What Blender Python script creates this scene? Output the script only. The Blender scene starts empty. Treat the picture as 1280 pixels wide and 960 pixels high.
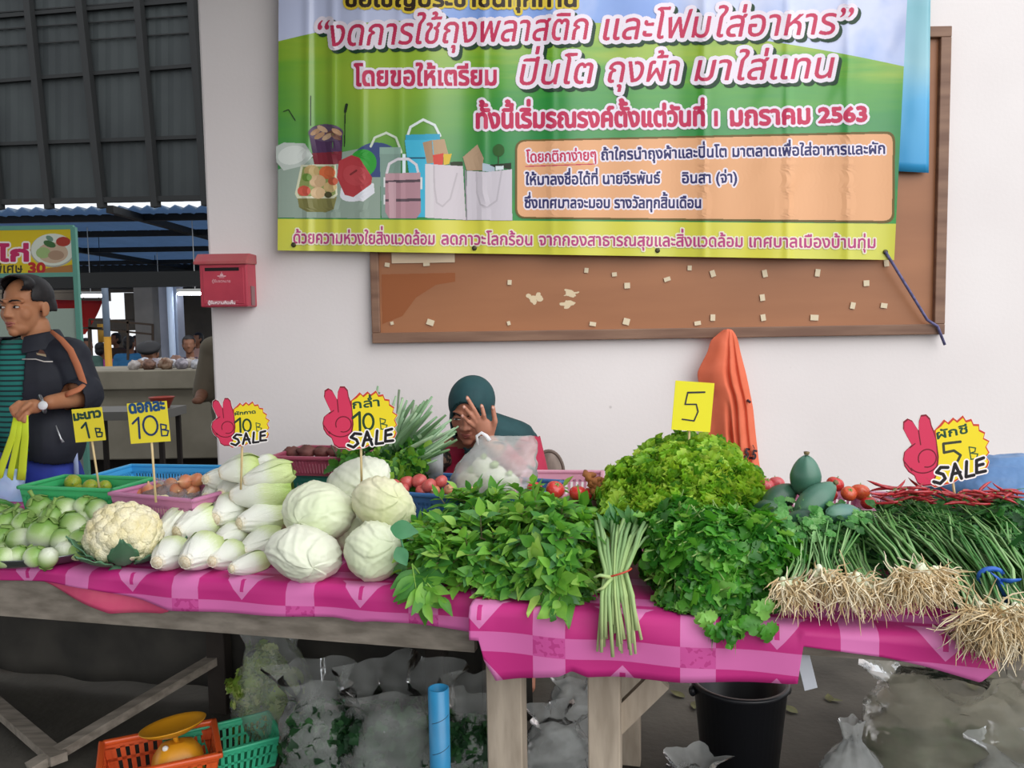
import bpy, bmesh, math, random
import numpy as np
from mathutils import Vector, Matrix, Euler, Quaternion, noise as mnoise
R = math.radians
rng = random.Random(7)
scene = bpy.context.scene
COL = scene.collection
# ------------------------------------------------------------------ camera
F, CH, PITCH, ROLL = 1030.0, 1.45, R(4.34), -R(0.912)
cam = bpy.data.objects.new('camera', bpy.data.cameras.new('camera')); COL.objects.link(cam)
CM = Matrix.Rotation(R(90) - PITCH, 4, 'X') @ Matrix.Rotation(ROLL, 4, 'Z')
cam.matrix_world = Matrix.Translation((0, 0, CH)) @ CM
cam.data.lens = F / 1280 * 36; cam.data.sensor_width = 36; cam.data.clip_start = .02
scene.camera = cam
# ------------------------------------------------------------------ sky, sun, exposure
world = bpy.data.worlds.new('overcast_sky'); scene.world = world; world.use_nodes = True
wb = world.node_tree.nodes['Background']
wb.inputs[0].default_value = (0.93, 0.96, 1.0, 1); wb.inputs[1].default_value = 1.06
sun = bpy.data.objects.new('sun', bpy.data.lights.new('sun', 'SUN')); COL.objects.link(sun)
sun.data.energy = 2.75; sun.data.angle = R(75); sun.data.color = (1, .985, .965)
sun.rotation_euler = Vector((-.62, .80, -.70)).to_track_quat('-Z', 'Y').to_euler()
vs = scene.view_settings
vs.view_transform = 'Standard'; vs.look = 'None'; vs.exposure = 0.0; vs.gamma = 1.0; vs.use_curve_mapping = False

# ------------------------------------------------------------------ picture <-> place
def ray(px, py):
    return (CM.to_3x3() @ Vector(((px - 640) / F, -(py - 480) / F, -1)))
CO = Vector((0, 0, CH))
def at(px, py, Y):
    d = ray(px, py); return CO + d * (Y / d.y)
def atz(px, py, z):
    d = ray(px, py); return CO + d * ((z - CH) / d.z)
PU = Vector((math.cos(R(13)), -math.sin(R(13)), 0)); PV = Vector((math.sin(R(13)), math.cos(R(13)), 0))
def atp(px, py, off):                       # point on the upright plane p.PV = off (the table fronts)
    d = ray(px, py); return CO + d * (off / d.dot(PV))
def ppm(Y): return Y / F                   # metres per pixel at depth Y

# ------------------------------------------------------------------ materials
def lin(c):
    if isinstance(c, str):
        c = [int(c[i:i+2], 16) for i in (0, 2, 4)]
        c = [x / 255 for x in c]
    return tuple((x / 12.92 if x <= .04045 else ((x + .055) / 1.055) ** 2.4) for x in c)
MATS = {}
def nt(m): return m.node_tree.nodes, m.node_tree.links
def mat(name, col, rough=.6, col2=None, scale=8, detail=4, bump=0, bscale=None, metal=0, spec=.4, stretch=None, coat=0, trans=0, lo=.35, hi=.65, sss=0):
    if name in MATS: return MATS[name]
    m = bpy.data.materials.new(name); m.use_nodes = True; MATS[name] = m
    N, L = nt(m); b = N['Principled BSDF']
    b.inputs['Base Color'].default_value = (*lin(col), 1); b.inputs['Roughness'].default_value = rough
    b.inputs['Metallic'].default_value = metal; b.inputs['Specular IOR Level'].default_value = spec
    if coat: b.inputs['Coat Weight'].default_value = coat
    if trans: b.inputs['Transmission Weight'].default_value = trans
    if sss:
        b.inputs['Subsurface Weight'].default_value = sss; b.inputs['Subsurface Radius'].default_value = (.01, .006, .004)
    if col2 or bump:
        tc = N.new('ShaderNodeTexCoord'); mp = N.new('ShaderNodeMapping'); L.new(tc.outputs['Object'], mp.inputs[0])
        if stretch: mp.inputs['Scale'].default_value = stretch
        nz = N.new('ShaderNodeTexNoise'); nz.inputs['Scale'].default_value = scale; nz.inputs['Detail'].default_value = detail
        L.new(mp.outputs[0], nz.inputs['Vector'])
        if col2:
            rp = N.new('ShaderNodeValToRGB'); e = rp.color_ramp.elements
            e[0].position, e[1].position = lo, hi
            e[0].color, e[1].color = (*lin(col), 1), (*lin(col2), 1)
            L.new(nz.outputs[0], rp.inputs[0]); L.new(rp.outputs[0], b.inputs['Base Color'])
        if bump:
            n2 = nz
            if bscale:
                n2 = N.new('ShaderNodeTexNoise'); n2.inputs['Scale'].default_value = bscale; L.new(mp.outputs[0], n2.inputs['Vector'])
            bp = N.new('ShaderNodeBump'); bp.inputs['Strength'].default_value = bump; bp.inputs['Distance'].default_value = .01
            L.new(n2.outputs[0], bp.inputs['Height']); L.new(bp.outputs[0], b.inputs['Normal'])
    return m
def emit(name, col, s):
    m = bpy.data.materials.new(name); m.use_nodes = True; N, L = nt(m); b = N['Principled BSDF']
    b.inputs['Emission Color'].default_value = (*lin(col), 1); b.inputs['Emission Strength'].default_value = s
    return m
def film(name, col, clear=.5, rough=.18, back=.22):      # thin plastic film: part see-through, part milky, with a sheen
    if name in MATS: return MATS[name]
    m = bpy.data.materials.new(name); m.use_nodes = True; MATS[name] = m
    N, L = nt(m); N.remove(N['Principled BSDF']); out = N['Material Output']
    t = N.new('ShaderNodeBsdfTransparent'); t.inputs[0].default_value = (.93, .93, .93, 1)
    d = N.new('ShaderNodeBsdfDiffuse'); d.inputs[0].default_value = (*lin(col), 1)
    tl = N.new('ShaderNodeBsdfTranslucent'); tl.inputs[0].default_value = (*lin(col), 1)
    g = N.new('ShaderNodeBsdfGlossy'); g.inputs['Roughness'].default_value = rough
    a = N.new('ShaderNodeMixShader'); a.inputs[0].default_value = back; L.new(d.outputs[0], a.inputs[1]); L.new(tl.outputs[0], a.inputs[2])
    tc = N.new('ShaderNodeTexCoord'); nz = N.new('ShaderNodeTexNoise'); nz.inputs['Scale'].default_value = 14; nz.inputs['Detail'].default_value = 3
    L.new(tc.outputs['Object'], nz.inputs['Vector'])
    mr = N.new('ShaderNodeMapRange'); mr.inputs[1].default_value = .3; mr.inputs[2].default_value = .7
    mr.inputs[3].default_value = max(0, (1 - clear) - .06); mr.inputs[4].default_value = min(1, (1 - clear) + .07); L.new(nz.outputs[0], mr.inputs[0])
    b = N.new('ShaderNodeMixShader'); L.new(mr.outputs[0], b.inputs[0]); L.new(t.outputs[0], b.inputs[1]); L.new(a.outputs[0], b.inputs[2])
    fr = N.new('ShaderNodeFresnel'); fr.inputs[0].default_value = 1.22
    bp = N.new('ShaderNodeBump'); bp.inputs['Strength'].default_value = .4; bp.inputs['Distance'].default_value = .01
    n3 = N.new('ShaderNodeTexNoise'); n3.inputs['Scale'].default_value = 26; n3.inputs['Detail'].default_value = 2; L.new(tc.outputs['Object'], n3.inputs['Vector'])
    L.new(n3.outputs[0], bp.inputs['Height']); L.new(bp.outputs[0], g.inputs['Normal']); L.new(bp.outputs[0], fr.inputs['Normal'])
    c = N.new('ShaderNodeMixShader'); L.new(fr.outputs[0], c.inputs[0]); L.new(b.outputs[0], c.inputs[1]); L.new(g.outputs[0], c.inputs[2])
    L.new(c.outputs[0], out.inputs[0])
    return m
def grad(name, stops, axis='Z', rough=.5, streak=0, spec=.35, nscale=6, stretch=(1, 1, 1), nlo=.75, bump=0):   # colour that runs along the thing's own length (unripe stem end to white tip, leaf base to leaf tip)
    if name in MATS: return MATS[name]
    m = bpy.data.materials.new(name); m.use_nodes = True; MATS[name] = m
    N, L = nt(m); b = N['Principled BSDF']; b.inputs['Roughness'].default_value = rough; b.inputs['Specular IOR Level'].default_value = spec
    tc = N.new('ShaderNodeTexCoord'); sp = N.new('ShaderNodeSeparateXYZ'); L.new(tc.outputs['Generated'], sp.inputs[0])
    mp = N.new('ShaderNodeMapping'); mp.inputs['Scale'].default_value = stretch; L.new(tc.outputs['Object'], mp.inputs[0])
    nz = N.new('ShaderNodeTexNoise'); nz.inputs['Scale'].default_value = nscale; nz.inputs['Detail'].default_value = 4; L.new(mp.outputs[0], nz.inputs['Vector'])
    ad = N.new('ShaderNodeMath'); ad.operation = 'MULTIPLY_ADD'; ad.inputs[1].default_value = streak; L.new(nz.outputs[0], ad.inputs[0])
    sb = N.new('ShaderNodeMath'); sb.operation = 'SUBTRACT'; L.new(sp.outputs['XYZ'.index(axis)], sb.inputs[0]); sb.inputs[1].default_value = streak * .5
    L.new(sb.outputs[0], ad.inputs[2])
    rp = N.new('ShaderNodeValToRGB'); els = rp.color_ramp.elements
    while len(els) < len(stops): els.new(.5)
    for e, (p, c) in zip(els, stops): e.position = p; e.color = (*lin(c), 1)
    L.new(ad.outputs[0], rp.inputs[0]); L.new(rp.outputs[0], b.inputs['Base Color'])
    if bump:
        bp = N.new('ShaderNodeBump'); bp.inputs['Strength'].default_value = bump; bp.inputs['Distance'].default_value = .006
        L.new(nz.outputs[0], bp.inputs['Height']); L.new(bp.outputs[0], b.inputs['Normal'])
    return m

# ------------------------------------------------------------------ mesh building
class MB:
    def __init__(s): s.v = []; s.f = []; s.m = []
    def add(s, vs, fs, mi=0):
        o = len(s.v); s.v += [tuple(p) for p in vs]; s.f += [tuple(i + o for i in f) for f in fs]
        s.m += ([mi] * len(fs) if isinstance(mi, int) else list(mi)); return s
    def box(s, c, d, rot=None, mi=0, taper=1.0):
        x, y, z = d[0] / 2, d[1] / 2, d[2] / 2; t = taper
        p = [(-x*t, -y*t, -z), (x*t, -y*t, -z), (x*t, y*t, -z), (-x*t, y*t, -z), (-x, -y, z), (x, -y, z), (x, y, z), (-x, y, z)]
        p = [Vector(q) for q in p]
        if rot is not None: p = [rot @ q for q in p]
        c = Vector(c); p = [q + c for q in p]
        return s.add(p, [(3, 2, 1, 0), (4, 5, 6, 7), (0, 1, 5, 4), (1, 2, 6, 5), (2, 3, 7, 6), (3, 0, 4, 7)], mi)
    def bar(s, a, b, w, h, mi=0, up=(0, 0, 1)):
        a, b = Vector(a), Vector(b); x = (b - a); l = x.length; x.normalize()
        z = Vector(up); z = (z - x * z.dot(x)); z = z.normalized() if z.length > 1e-6 else x.orthogonal().normalized()
        y = z.cross(x); M = Matrix((x, y, z)).transposed()
        return s.box((a + b) / 2, (l, w, h), M, mi)
    def tube(s, pts, r, n=8, mi=0, flat=1.0, caps=True, up=None):
        pts = [Vector(p) for p in pts]; k = len(pts); rs = r if hasattr(r, '__len__') else [r] * k
        vs, fs = [], []; pu = Vector(up) if up is not None else None
        for i, p in enumerate(pts):
            t = (pts[min(i + 1, k - 1)] - pts[max(i - 1, 0)])
            t = t.normalized() if t.length > 1e-9 else Vector((0, 0, 1))
            if pu is None: pu = t.orthogonal()
            q = pu - t * pu.dot(t); q = q.normalized() if q.length > 1e-6 else t.orthogonal().normalized()
            w = t.cross(q); pu = q
            for j in range(n):
                a = 2 * math.pi * j / n
                vs.append(p + (q * math.cos(a) * flat + w * math.sin(a)) * rs[i])
        for i in range(k - 1):
            for j in range(n):
                a, b = i * n + j, i * n + (j + 1) % n
                fs.append((a, b, b + n, a + n))
        if caps: fs.append(tuple(range(n - 1, -1, -1))); fs.append(tuple(range((k - 1) * n, k * n)))
        return s.add(vs, fs, mi)
    def lathe(s, prof, n=24, c=(0, 0, 0), M=None, mi=0, fn=None):
        vs, fs = [], []; c = Vector(c); k = len(prof)
        for r, z in prof:
            for j in range(n):
                a = 2 * math.pi * j / n
                q = Vector((r * math.cos(a), r * math.sin(a), z))
                if fn: q = fn(q, a)
                if M is not None: q = M @ q
                vs.append(q + c)
        for i in range(k - 1):
            for j in range(n):
                a, b = i * n + j, i * n + (j + 1) % n
                fs.append((a, b, b + n, a + n))
        if prof[0][0] > 1e-5: fs.append(tuple(range(n - 1, -1, -1)))
        if prof[-1][0] > 1e-5: fs.append(tuple(range((k - 1) * n, k * n)))
        return s.add(vs, fs, mi)
    def ell(s, c, r, M=None, nu=16, nv=10, mi=0, fn=None):
        c = Vector(c); vs, fs = [], []
        for i in range(nv + 1):
            t = math.pi * i / nv
            for j in range(nu):
                a = 2 * math.pi * j / nu
                d = Vector((math.sin(t) * math.cos(a), math.sin(t) * math.sin(a), math.cos(t)))
                k = fn(d) if fn else 1
                q = Vector((d.x * r[0], d.y * r[1], d.z * r[2])) * k
                if M is not None: q = M @ q
                vs.append(q + c)
        for i in range(nv):
            for j in range(nu):
                a, b = i * nu + j, i * nu + (j + 1) % nu
                fs.append((a + nu, b + nu, b, a))
        return s.add(vs, fs, mi)
    def cap(s, a, b, ra, rb, mi=0, n=12):            # a tapered limb segment with round ends
        a, b = Vector(a), Vector(b); d = b - a; L = d.length; d.normalize()
        pts, rs = [], []
        for t in (90, 60, 30): pts.append(a - d * ra * math.sin(R(t))); rs.append(max(ra * math.cos(R(t)), ra * .02))
        for i in range(5): pts.append(a + d * L * i / 4); rs.append(ra + (rb - ra) * i / 4)
        for t in (30, 60, 90): pts.append(b + d * rb * math.sin(R(t))); rs.append(max(rb * math.cos(R(t)), rb * .02))
        return s.tube(pts, rs, n, mi)
    def grid(s, P, mi=0, closed=False):              # P[i][j] points
        k, n = len(P), len(P[0]); vs = [p for row in P for p in row]
        fs = [(i*n+j, i*n+j+1, (i+1)*n+j+1, (i+1)*n+j) for i in range(k - 1) for j in range(n - 1)]
        return s.add(vs, fs, mi)
    def prism(s, poly, a, b, mi=0):                  # polygon of (x,z) extruded along y from a to b
        n = len(poly); vs = [(x, a, z) for x, z in poly] + [(x, b, z) for x, z in poly]
        fs = [tuple(range(n)), tuple(range(2 * n - 1, n - 1, -1))] + [(i, i + n, (i + 1) % n + n, (i + 1) % n) for i in range(n)]
        return s.add(vs, fs, mi)
    def xf(s, M):
        s.v = [tuple(M @ Vector(p)) for p in s.v]; return s
    def build(s, name, mats, parent=None, smooth=True, mods=(), world=True):
        me = bpy.data.meshes.new(name)
        off = Vector((0, 0, 0))
        if parent is not None and world: off = WORLD.get(parent.name, Vector((0, 0, 0)))
        me.from_pydata([tuple(Vector(p) - off) for p in s.v], [], s.f)
        mats = mats if isinstance(mats, (list, tuple)) else [mats]
        for m in mats: me.materials.append(m)
        if len(mats) > 1: me.polygons.foreach_set('material_index', s.m)
        me.polygons.foreach_set('use_smooth', [bool(smooth)] * len(me.polygons))
        me.update()
        o = bpy.data.objects.new(name, me); COL.objects.link(o)
        if parent is not None:
            o.parent = parent; WORLD[o.name] = off
        for t, kw in mods:
            md = o.modifiers.new(t.lower(), t)
            for a, b in kw.items(): setattr(md, a, b)
        return o
WORLD = {}
def tag(o, label=None, cat=None, group=None, kind=None):
    for k, v in (('label', label), ('category', cat), ('group', group), ('kind', kind)):
        if v: o[k] = v
    return o
def thing(name, label, cat, loc=(0, 0, 0), group=None, kind=None):
    o = bpy.data.objects.new(name, None); COL.objects.link(o); o.location = loc; o.empty_display_size = .05
    WORLD[o.name] = Vector(loc)
    return tag(o, label, cat, group, kind)
def struct(o): o['kind'] = 'structure'; return o
def copy_tree(o, parent=None):
    c = o.copy(); COL.objects.link(c)
    if parent is not None: c.parent = parent
    for ch in list(o.children): copy_tree(ch, c)
    return c
def place(src, first, loc, rot=None, scale=None, label=None, group=None):
    o = src if first else copy_tree(src)
    o.location = loc
    if rot is not None:
        o.rotation_mode = 'QUATERNION'; o.rotation_quaternion = rot
    if scale is not None: o.scale = (scale,) * 3 if not hasattr(scale, '__len__') else scale
    if label: o['label'] = label
    if group: o['group'] = group
    return o
def baked(o, name=None):                               # apply the modifiers, keep the object
    dg = bpy.context.evaluated_depsgraph_get()
    me = bpy.data.meshes.new_from_object(o.evaluated_get(dg)); old = o.data; nm = old.name
    o.modifiers.clear(); o.data = me; bpy.data.meshes.remove(old); me.name = nm
    return o
def nz(p, s=1.0, seed=0): return mnoise.noise(Vector(p) * s + Vector((seed * 7.3, seed * 3.1, seed * 5.7)))
ORD = ['first', 'second', 'third', 'fourth', 'fifth', 'sixth', 'seventh', 'eighth', 'ninth', 'tenth', 'eleventh', 'twelfth', 'thirteenth', 'fourteenth']
def quat(x=0, y=0, z=0): return Euler((R(x), R(y), R(z))).to_quaternion()
def look(d, up=(0, 0, 1)): return Vector(d).to_track_quat('Z', 'Y')

# ------------------------------------------------------------------ lettering: glyph outlines filled on a fine grid
def glyphs(text, shear=0.0):
    cu = bpy.data.curves.new('t', 'FONT'); cu.body = text; cu.size = 1; cu.shear = shear; cu.resolution_u = 4
    cu.materials.append(None); cu.materials.append(None)
    up = set('\u0e34\u0e35\u0e36\u0e37\u0e31\u0e4d'); tone = set('\u0e48\u0e49\u0e4a\u0e4b')
    for i, ch in enumerate(text):
        if ch in tone and ((i and text[i-1] in up) or (i + 1 < len(text) and text[i+1] == '\u0e33')):
            cu.body_format[i].material_index = 1
    o = bpy.data.objects.new('t', cu); COL.objects.link(o)
    dg = bpy.context.evaluated_depsgraph_get(); ev = o.evaluated_get(dg); c2 = ev.to_curve(dg)
    polys = []
    for sp in c2.splines:
        pts = []
        if sp.type == 'BEZIER':
            bp = sp.bezier_points; n = len(bp)
            for i in range(n):
                a, b = bp[i], bp[(i + 1) % n]
                p0, p1, p2, p3 = (np.array(q[:2]) for q in (a.co, a.handle_right, b.handle_left, b.co))
                for t in (0, .25, .5, .75):
                    pts.append((1-t)**3*p0 + 3*t*(1-t)**2*p1 + 3*t*t*(1-t)*p2 + t**3*p3)
        else: pts = [np.array(q.co[:2]) for q in sp.points]
        if len(pts) > 2:
            pts = np.array(pts)
            if sp.material_index == 1: pts[:, 1] += .19
            polys.append(pts)
    ev.to_curve_clear(); bpy.data.objects.remove(o); bpy.data.curves.remove(cu)
    return polys
def fill(polys, W, H):                                 # non-zero winding fill; polygons in cell units, y downwards
    wind = np.zeros((H, W + 2), np.int32)
    for P in polys:
        Q = np.roll(P, -1, axis=0)
        for (x0, y0), (x1, y1) in zip(P, Q):
            if y0 == y1: continue
            s = 1 if y1 > y0 else -1
            a, b = (y0, y1) if s > 0 else (y1, y0)
            r0, r1 = max(0, math.ceil(a - .5)), min(H - 1, math.ceil(b - .5) - 1)
            if r1 < r0: continue
            rows = np.arange(r0, r1 + 1); xs = x0 + (rows + .5 - y0) * (x1 - x0) / (y1 - y0)
            ix = np.clip(np.ceil(xs - .5).astype(int), 0, W); np.add.at(wind, (rows, ix), s)
    return np.cumsum(wind, axis=1)[:, :W] != 0
def grow(m, r):
    if r < .5: return m
    k = int(math.ceil(r)); out = m.copy(); H, W = m.shape
    for dy in range(-k, k + 1):
        for dx in range(-k, k + 1):
            if dx * dx + dy * dy > r * r + .3 or (dx == 0 and dy == 0): continue
            ys, yd = (slice(max(0, -dy), H - max(0, dy)), slice(max(0, dy), H - max(0, -dy)))
            xs, xd = (slice(max(0, -dx), W - max(0, dx)), slice(max(0, dx), W - max(0, -dx)))
            out[yd, xd] |= m[ys, xs]
    return out
class Print:                                           # flat printing laid out in its own x right, y down units
    def __init__(s, x0, y0, w, h, cell):
        s.x0, s.y0, s.c = x0, y0, cell; s.W, s.H = int(w / cell), int(h / cell)
        s.id = np.full((s.H, s.W), -1, np.int16); s.cols = []
    def ci(s, col):
        if col not in s.cols: s.cols.append(col)
        return s.cols.index(col)
    def put(s, m, col): s.id[m] = -1 if col is None else s.ci(col)
    def to(s, P): P = np.asarray(P, float); return (P - (s.x0, s.y0)) / s.c
    def poly(s, P, col, g=0): s.put(grow(fill([s.to(P)], s.W, s.H), g / s.c), col)
    def ell(s, x, y, rx, ry, col, rot=0):
        t = np.linspace(0, 2 * math.pi, 40, endpoint=False); c, n = math.cos(R(rot)), math.sin(R(rot))
        s.poly(np.stack([x + rx*np.cos(t)*c - ry*np.sin(t)*n, y + rx*np.cos(t)*n + ry*np.sin(t)*c], 1), col)
    def rr(s, P4, r, col, g=0):                        # rounded quadrilateral
        P4 = [np.array(p, float) for p in P4]; pts = []
        for i in range(4):
            p, a, b = P4[i], P4[i-1], P4[(i+1) % 4]
            a = p + (a - p) / np.linalg.norm(a - p) * r; b = p + (b - p) / np.linalg.norm(b - p) * r
            for t in np.linspace(0, 1, 6): pts.append((1-t)**2*a + 2*t*(1-t)*p + t*t*b)
        s.poly(pts, col, g)
    def line(s, pts, w, col):
        pts = np.array(pts, float); polys = []
        for a, b in zip(pts[:-1], pts[1:]):
            d = b - a; l = np.linalg.norm(d)
            if l < 1e-9: continue
            n = np.array((-d[1], d[0])) / l * w / 2
            polys.append(s.to([a + n, b + n, b - n, a - n]))
        m = np.zeros((s.H, s.W), bool)
        for p in polys: m |= fill([p], s.W, s.H)
        for q in pts:
            t = np.linspace(0, 2 * math.pi, 12, endpoint=False)
            m |= fill([s.to(np.stack([q[0] + w/2*np.cos(t), q[1] + w/2*np.sin(t)], 1))], s.W, s.H)
        s.put(m, col)
    def arc(s, x, y, rx, ry, a0, a1, w, col):
        t = np.radians(np.linspace(a0, a1, 18)); s.line(np.stack([x + rx*np.cos(t), y + ry*np.sin(t)], 1), w, col)
    def text(s, txt, a, b, size, col, bold=0, out=None, outw=0, shadow=None, shear=0.0, sy=1.0):   # baseline from a to b
        g = glyphs(txt, shear); allp = np.concatenate(g); x0, x1 = allp[:, 0].min(), allp[:, 0].max()
        a, b = np.array(a, float), np.array(b, float); d = b - a; kx = np.linalg.norm(d) / (x1 - x0); d /= np.linalg.norm(d); n = np.array((d[1], -d[0]))
        if size is None: size = kx
        if len(txt) == 1 and kx > size * 1.3: a = (a + b) / 2 - d * (x1 - x0) * size / 2; kx = size
        P = [s.to(a + np.outer((p[:, 0] - x0) * kx, d) + np.outer(p[:, 1] * size * sy, n)) for p in g]
        m = grow(fill(P, s.W, s.H), bold / s.c)
        if out:
            mo = grow(m, outw / s.c)
            if shadow:
                sh = np.zeros_like(mo); k = max(1, int(shadow[1] / s.c)); sh[k:, k:] = mo[:-k, :-k]; s.put(sh & ~mo, shadow[0])
            s.put(mo, out)
        s.put(m, col)
    def build(s, name, fn, parent, run=8, mats=None, rough=.5):
        vs, fs, mi = [], [], []; rl = max(1, int(run / s.c))
        for r in range(s.H):
            row = s.id[r]
            if (row < 0).all(): continue
            brk = np.flatnonzero(np.diff(row)) + 1
            for a, b in zip(np.r_[0, brk], np.r_[brk, s.W]):
                if row[a] < 0: continue
                while a < b:
                    e = min(b, a + rl); vs.append((a, e, r)); mi.append(int(row[a])); a = e
        q = np.array(vs, float); x0 = s.x0 + q[:, 0] * s.c; x1 = s.x0 + q[:, 1] * s.c; y0 = s.y0 + q[:, 2] * s.c; y1 = y0 + s.c
        V = np.stack([fn(x0, y1), fn(x1, y1), fn(x1, y0), fn(x0, y0)], 1).reshape(-1, 3)
        off = np.array(WORLD.get(parent.name, Vector())) if parent is not None else 0
        me = bpy.data.meshes.new(name); me.from_pydata((V - off).tolist(), [], np.arange(len(V)).reshape(-1, 4).tolist())
        for c in s.cols: me.materials.append(mat('ink_' + c, c, rough, spec=.3))
        me.polygons.foreach_set('material_index', mi); me.update()
        o = bpy.data.objects.new(name, me); COL.objects.link(o)
        if parent is not None: o.parent = parent
        return o
# ================================================================== SETTING
m_floor = mat('floor_concrete', '5c5850', .75, '393630', 2.2, 7, bump=.25, bscale=40, lo=.32, hi=.68)
m_wall = mat('painted_plaster', 'e9e3e2', .8, 'e0d9d8', .9, 3, bump=.05, bscale=60)
# dirt specks on the plaster
N, L = nt(m_wall); b = N['Principled BSDF']; tc = N.new('ShaderNodeTexCoord'); vo = N.new('ShaderNodeTexVoronoi'); vo.inputs['Scale'].default_value = 2.6
L.new(tc.outputs['Object'], vo.inputs['Vector']); rp = N.new('ShaderNodeValToRGB'); e = rp.color_ramp.elements
e[0].position, e[1].position = .025, .04; e[0].color, e[1].color = (.35, .32, .3, 1), (1, 1, 1, 1)
L.new(vo.outputs['Distance'], rp.inputs[0]); mx = N.new('ShaderNodeMix'); mx.data_type = 'RGBA'; mx.blend_type = 'MULTIPLY'; mx.inputs[0].default_value = .8
src = b.inputs['Base Color'].links[0].from_socket; L.new(src, mx.inputs[6]); L.new(rp.outputs[0], mx.inputs[7]); L.new(mx.outputs[2], b.inputs['Base Color'])
m_conc = mat('counter_concrete', '8d8779', .8, '7b7567', 3, 5)
m_dark = mat('dark_steel', '17191a', .6)
m_clad = mat('dark_roof_sheet', '343a3b', .7, '2a2f31', 1.3, 4)
m_grey = mat('column_paint', '8a8d92', .7, '76797d', 2)
m_blue_sheet = mat('blue_roof_sheet', '6c8299', .5, '4c5c6e', 1.5, 3)
m_green_steel = mat('green_painted_steel', '5f9c8c', .5)

struct(MB().box((0, 10, -.1), (60, 60, .2)).build('floor', m_floor, smooth=False))
WL = at(257, 250, 4.0).x
struct(MB().box(((WL + 4.2) / 2, 4.11, 2.1), (4.2 - WL, .22, 4.2)).build('wall_back', m_wall, smooth=False, mods=[('BEVEL', dict(width=.012, segments=2))]))
# the market roof over the passage and the cabbage table
m = MB()
for i in range(61):
    x = -8 + 7.75 * i / 60; m.add([(x - .08, -3.5, 3.5 + .02 * (i % 2)), (x + .08, -3.5, 3.5 + .02 * ((i + 1) % 2)), (x + .08, 4.2, 3.5 + .02 * ((i + 1) % 2)), (x - .08, 4.2, 3.5 + .02 * (i % 2))], [(0, 1, 2, 3)])
struct(m.build('ceiling', mat('roof_sheet', '7d8284', .6), smooth=False, mods=[('SOLIDIFY', dict(thickness=.01))]))
# ---- the dark gable sheeting with its posts and rails
def cl(px, py, dy=0): return at(px, py, 8.4 - .4 * px / 245 + dy)
m = MB(); top, bot = [], []
for i in range(0, 61):
    px = -190 + 470 * i / 60; q = (.008 if i % 2 else 0)
    top.append(cl(px, -160) + Vector((0, q, 0))); bot.append(cl(px, 256 - .02 * px) + Vector((0, q, 0)))
m.grid([bot, top]); struct(m.build('wall_gable', m_clad, smooth=False, mods=[('SOLIDIFY', dict(thickness=.02))]))
m = MB()
for a, b in (((-35, -60), (0, 262)), ((29, -60), (62, 261)), ((94, -60), (128, 260)), ((168, -60), (195, 259)), ((236, -60), (258, 257))):
    m.bar(cl(*a, -.06), cl(*b, -.06), .055, .08)
for ya, yb in ((101, 80), (180, 171), (20, -2)):
    m.bar(cl(-60, ya + (ya - yb) * .25, -.02), cl(280, yb - 1, -.02), .03, .035)
for k in range(4):
    m.bar(cl(-60, 62 - k * 21, -.01), cl(280, 38 - k * 22, -.01), .012, .012)
m.bar(cl(-60, 254, -.05), cl(280, 247, -.05), .05, .05)
struct(m.build('trim_3', m_dark, smooth=False))
# ---- far market hall: low roof, beams, columns, end wall with openings
m = MB(); A, B = [], []
for i in range(0, 161):
    x = -13 + 16 * i / 160; q = .03 * math.cos(i * math.pi)
    A.append((x, 12.0, 3.17 + q)); B.append((x, 25.5, 3.24 + q))
m.grid([A, B]); N, L = nt(m_blue_sheet); tr_ = N.new('ShaderNodeBsdfTranslucent'); tr_.inputs[0].default_value = (.42, .58, .80, 1); ms0 = N.new('ShaderNodeMixShader'); ms0.inputs[0].default_value = .45
L.new(N['Principled BSDF'].outputs[0], ms0.inputs[1]); L.new(tr_.outputs[0], ms0.inputs[2]); L.new(ms0.outputs[0], N['Material Output'].inputs[0])
struct(m.build('ceiling', m_blue_sheet, smooth=False, mods=[('SOLIDIFY', dict(thickness=.02))]))
m = MB()
for y in (12.5, 14.6, 17.6, 21): m.box((-5, y, 3.09), (16, .1, .1))
m.box((-5, 11.7, (at(180, 340, 11.7).z + at(180, 359, 11.7).z) / 2), (16, .12, at(180, 340, 11.7).z - at(180, 359, 11.7).z))
m.box((-5, 23.2, 2.9), (16, .2, .75))
for x in (-9, -5.5): m.box((x, 18, 3.08), (.1, 13, .1))
struct(m.build('trim_4', m_dark, smooth=False))
m = MB(); bx = lambda x0, x1, y0, y1, Y: (at((x0 + x1) / 2, (y0 + y1) / 2, Y), ((x1 - x0) * ppm(Y), .12, (y1 - y0) * ppm(Y)))
Y = 25.2
xs = [-60, 60, 95, 112, 138, 156, 194, 202, 218, 234, 300]
def seg(x0, x1, y0, y1): c, d = bx(x0, x1, y0, y1, Y); m.box(c, d)
seg(-70, 300, 330, 366); seg(-70, 137, 366, 378); seg(157, 193, 366, 400); seg(202, 221, 366, 400); seg(232, 300, 366, 470)
seg(221, 232, 389, 397); seg(221, 232, 366, 380); seg(-70, 20, 378, 470); seg(98, 137, 398, 412); seg(137, 193, 399, 413)
seg(112, 115, 412, 470); seg(150, 160, 412, 470); seg(172, 200, 412, 470); seg(-70, 300, 446, 500); seg(221, 232, 404, 420); seg(202, 206, 400, 470)
struct(m.build('wall_far', mat('far_wall', '4a433c', .85, '5c544b', 1.2), smooth=False))
def column(n, px0, px1, Y, col, foot=None):
    a, b = at(px0, 400, Y), at(px1, 400, Y); w = b.x - a.x; m = MB()
    h_ = at(px0, 346, Y).z; m.box(((a.x + b.x) / 2, Y + w / 2, h_ / 2), (w, w, h_))
    o = struct(m.build(n, col, smooth=False, mods=[('BEVEL', dict(width=.02, segments=2))])); return o
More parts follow.
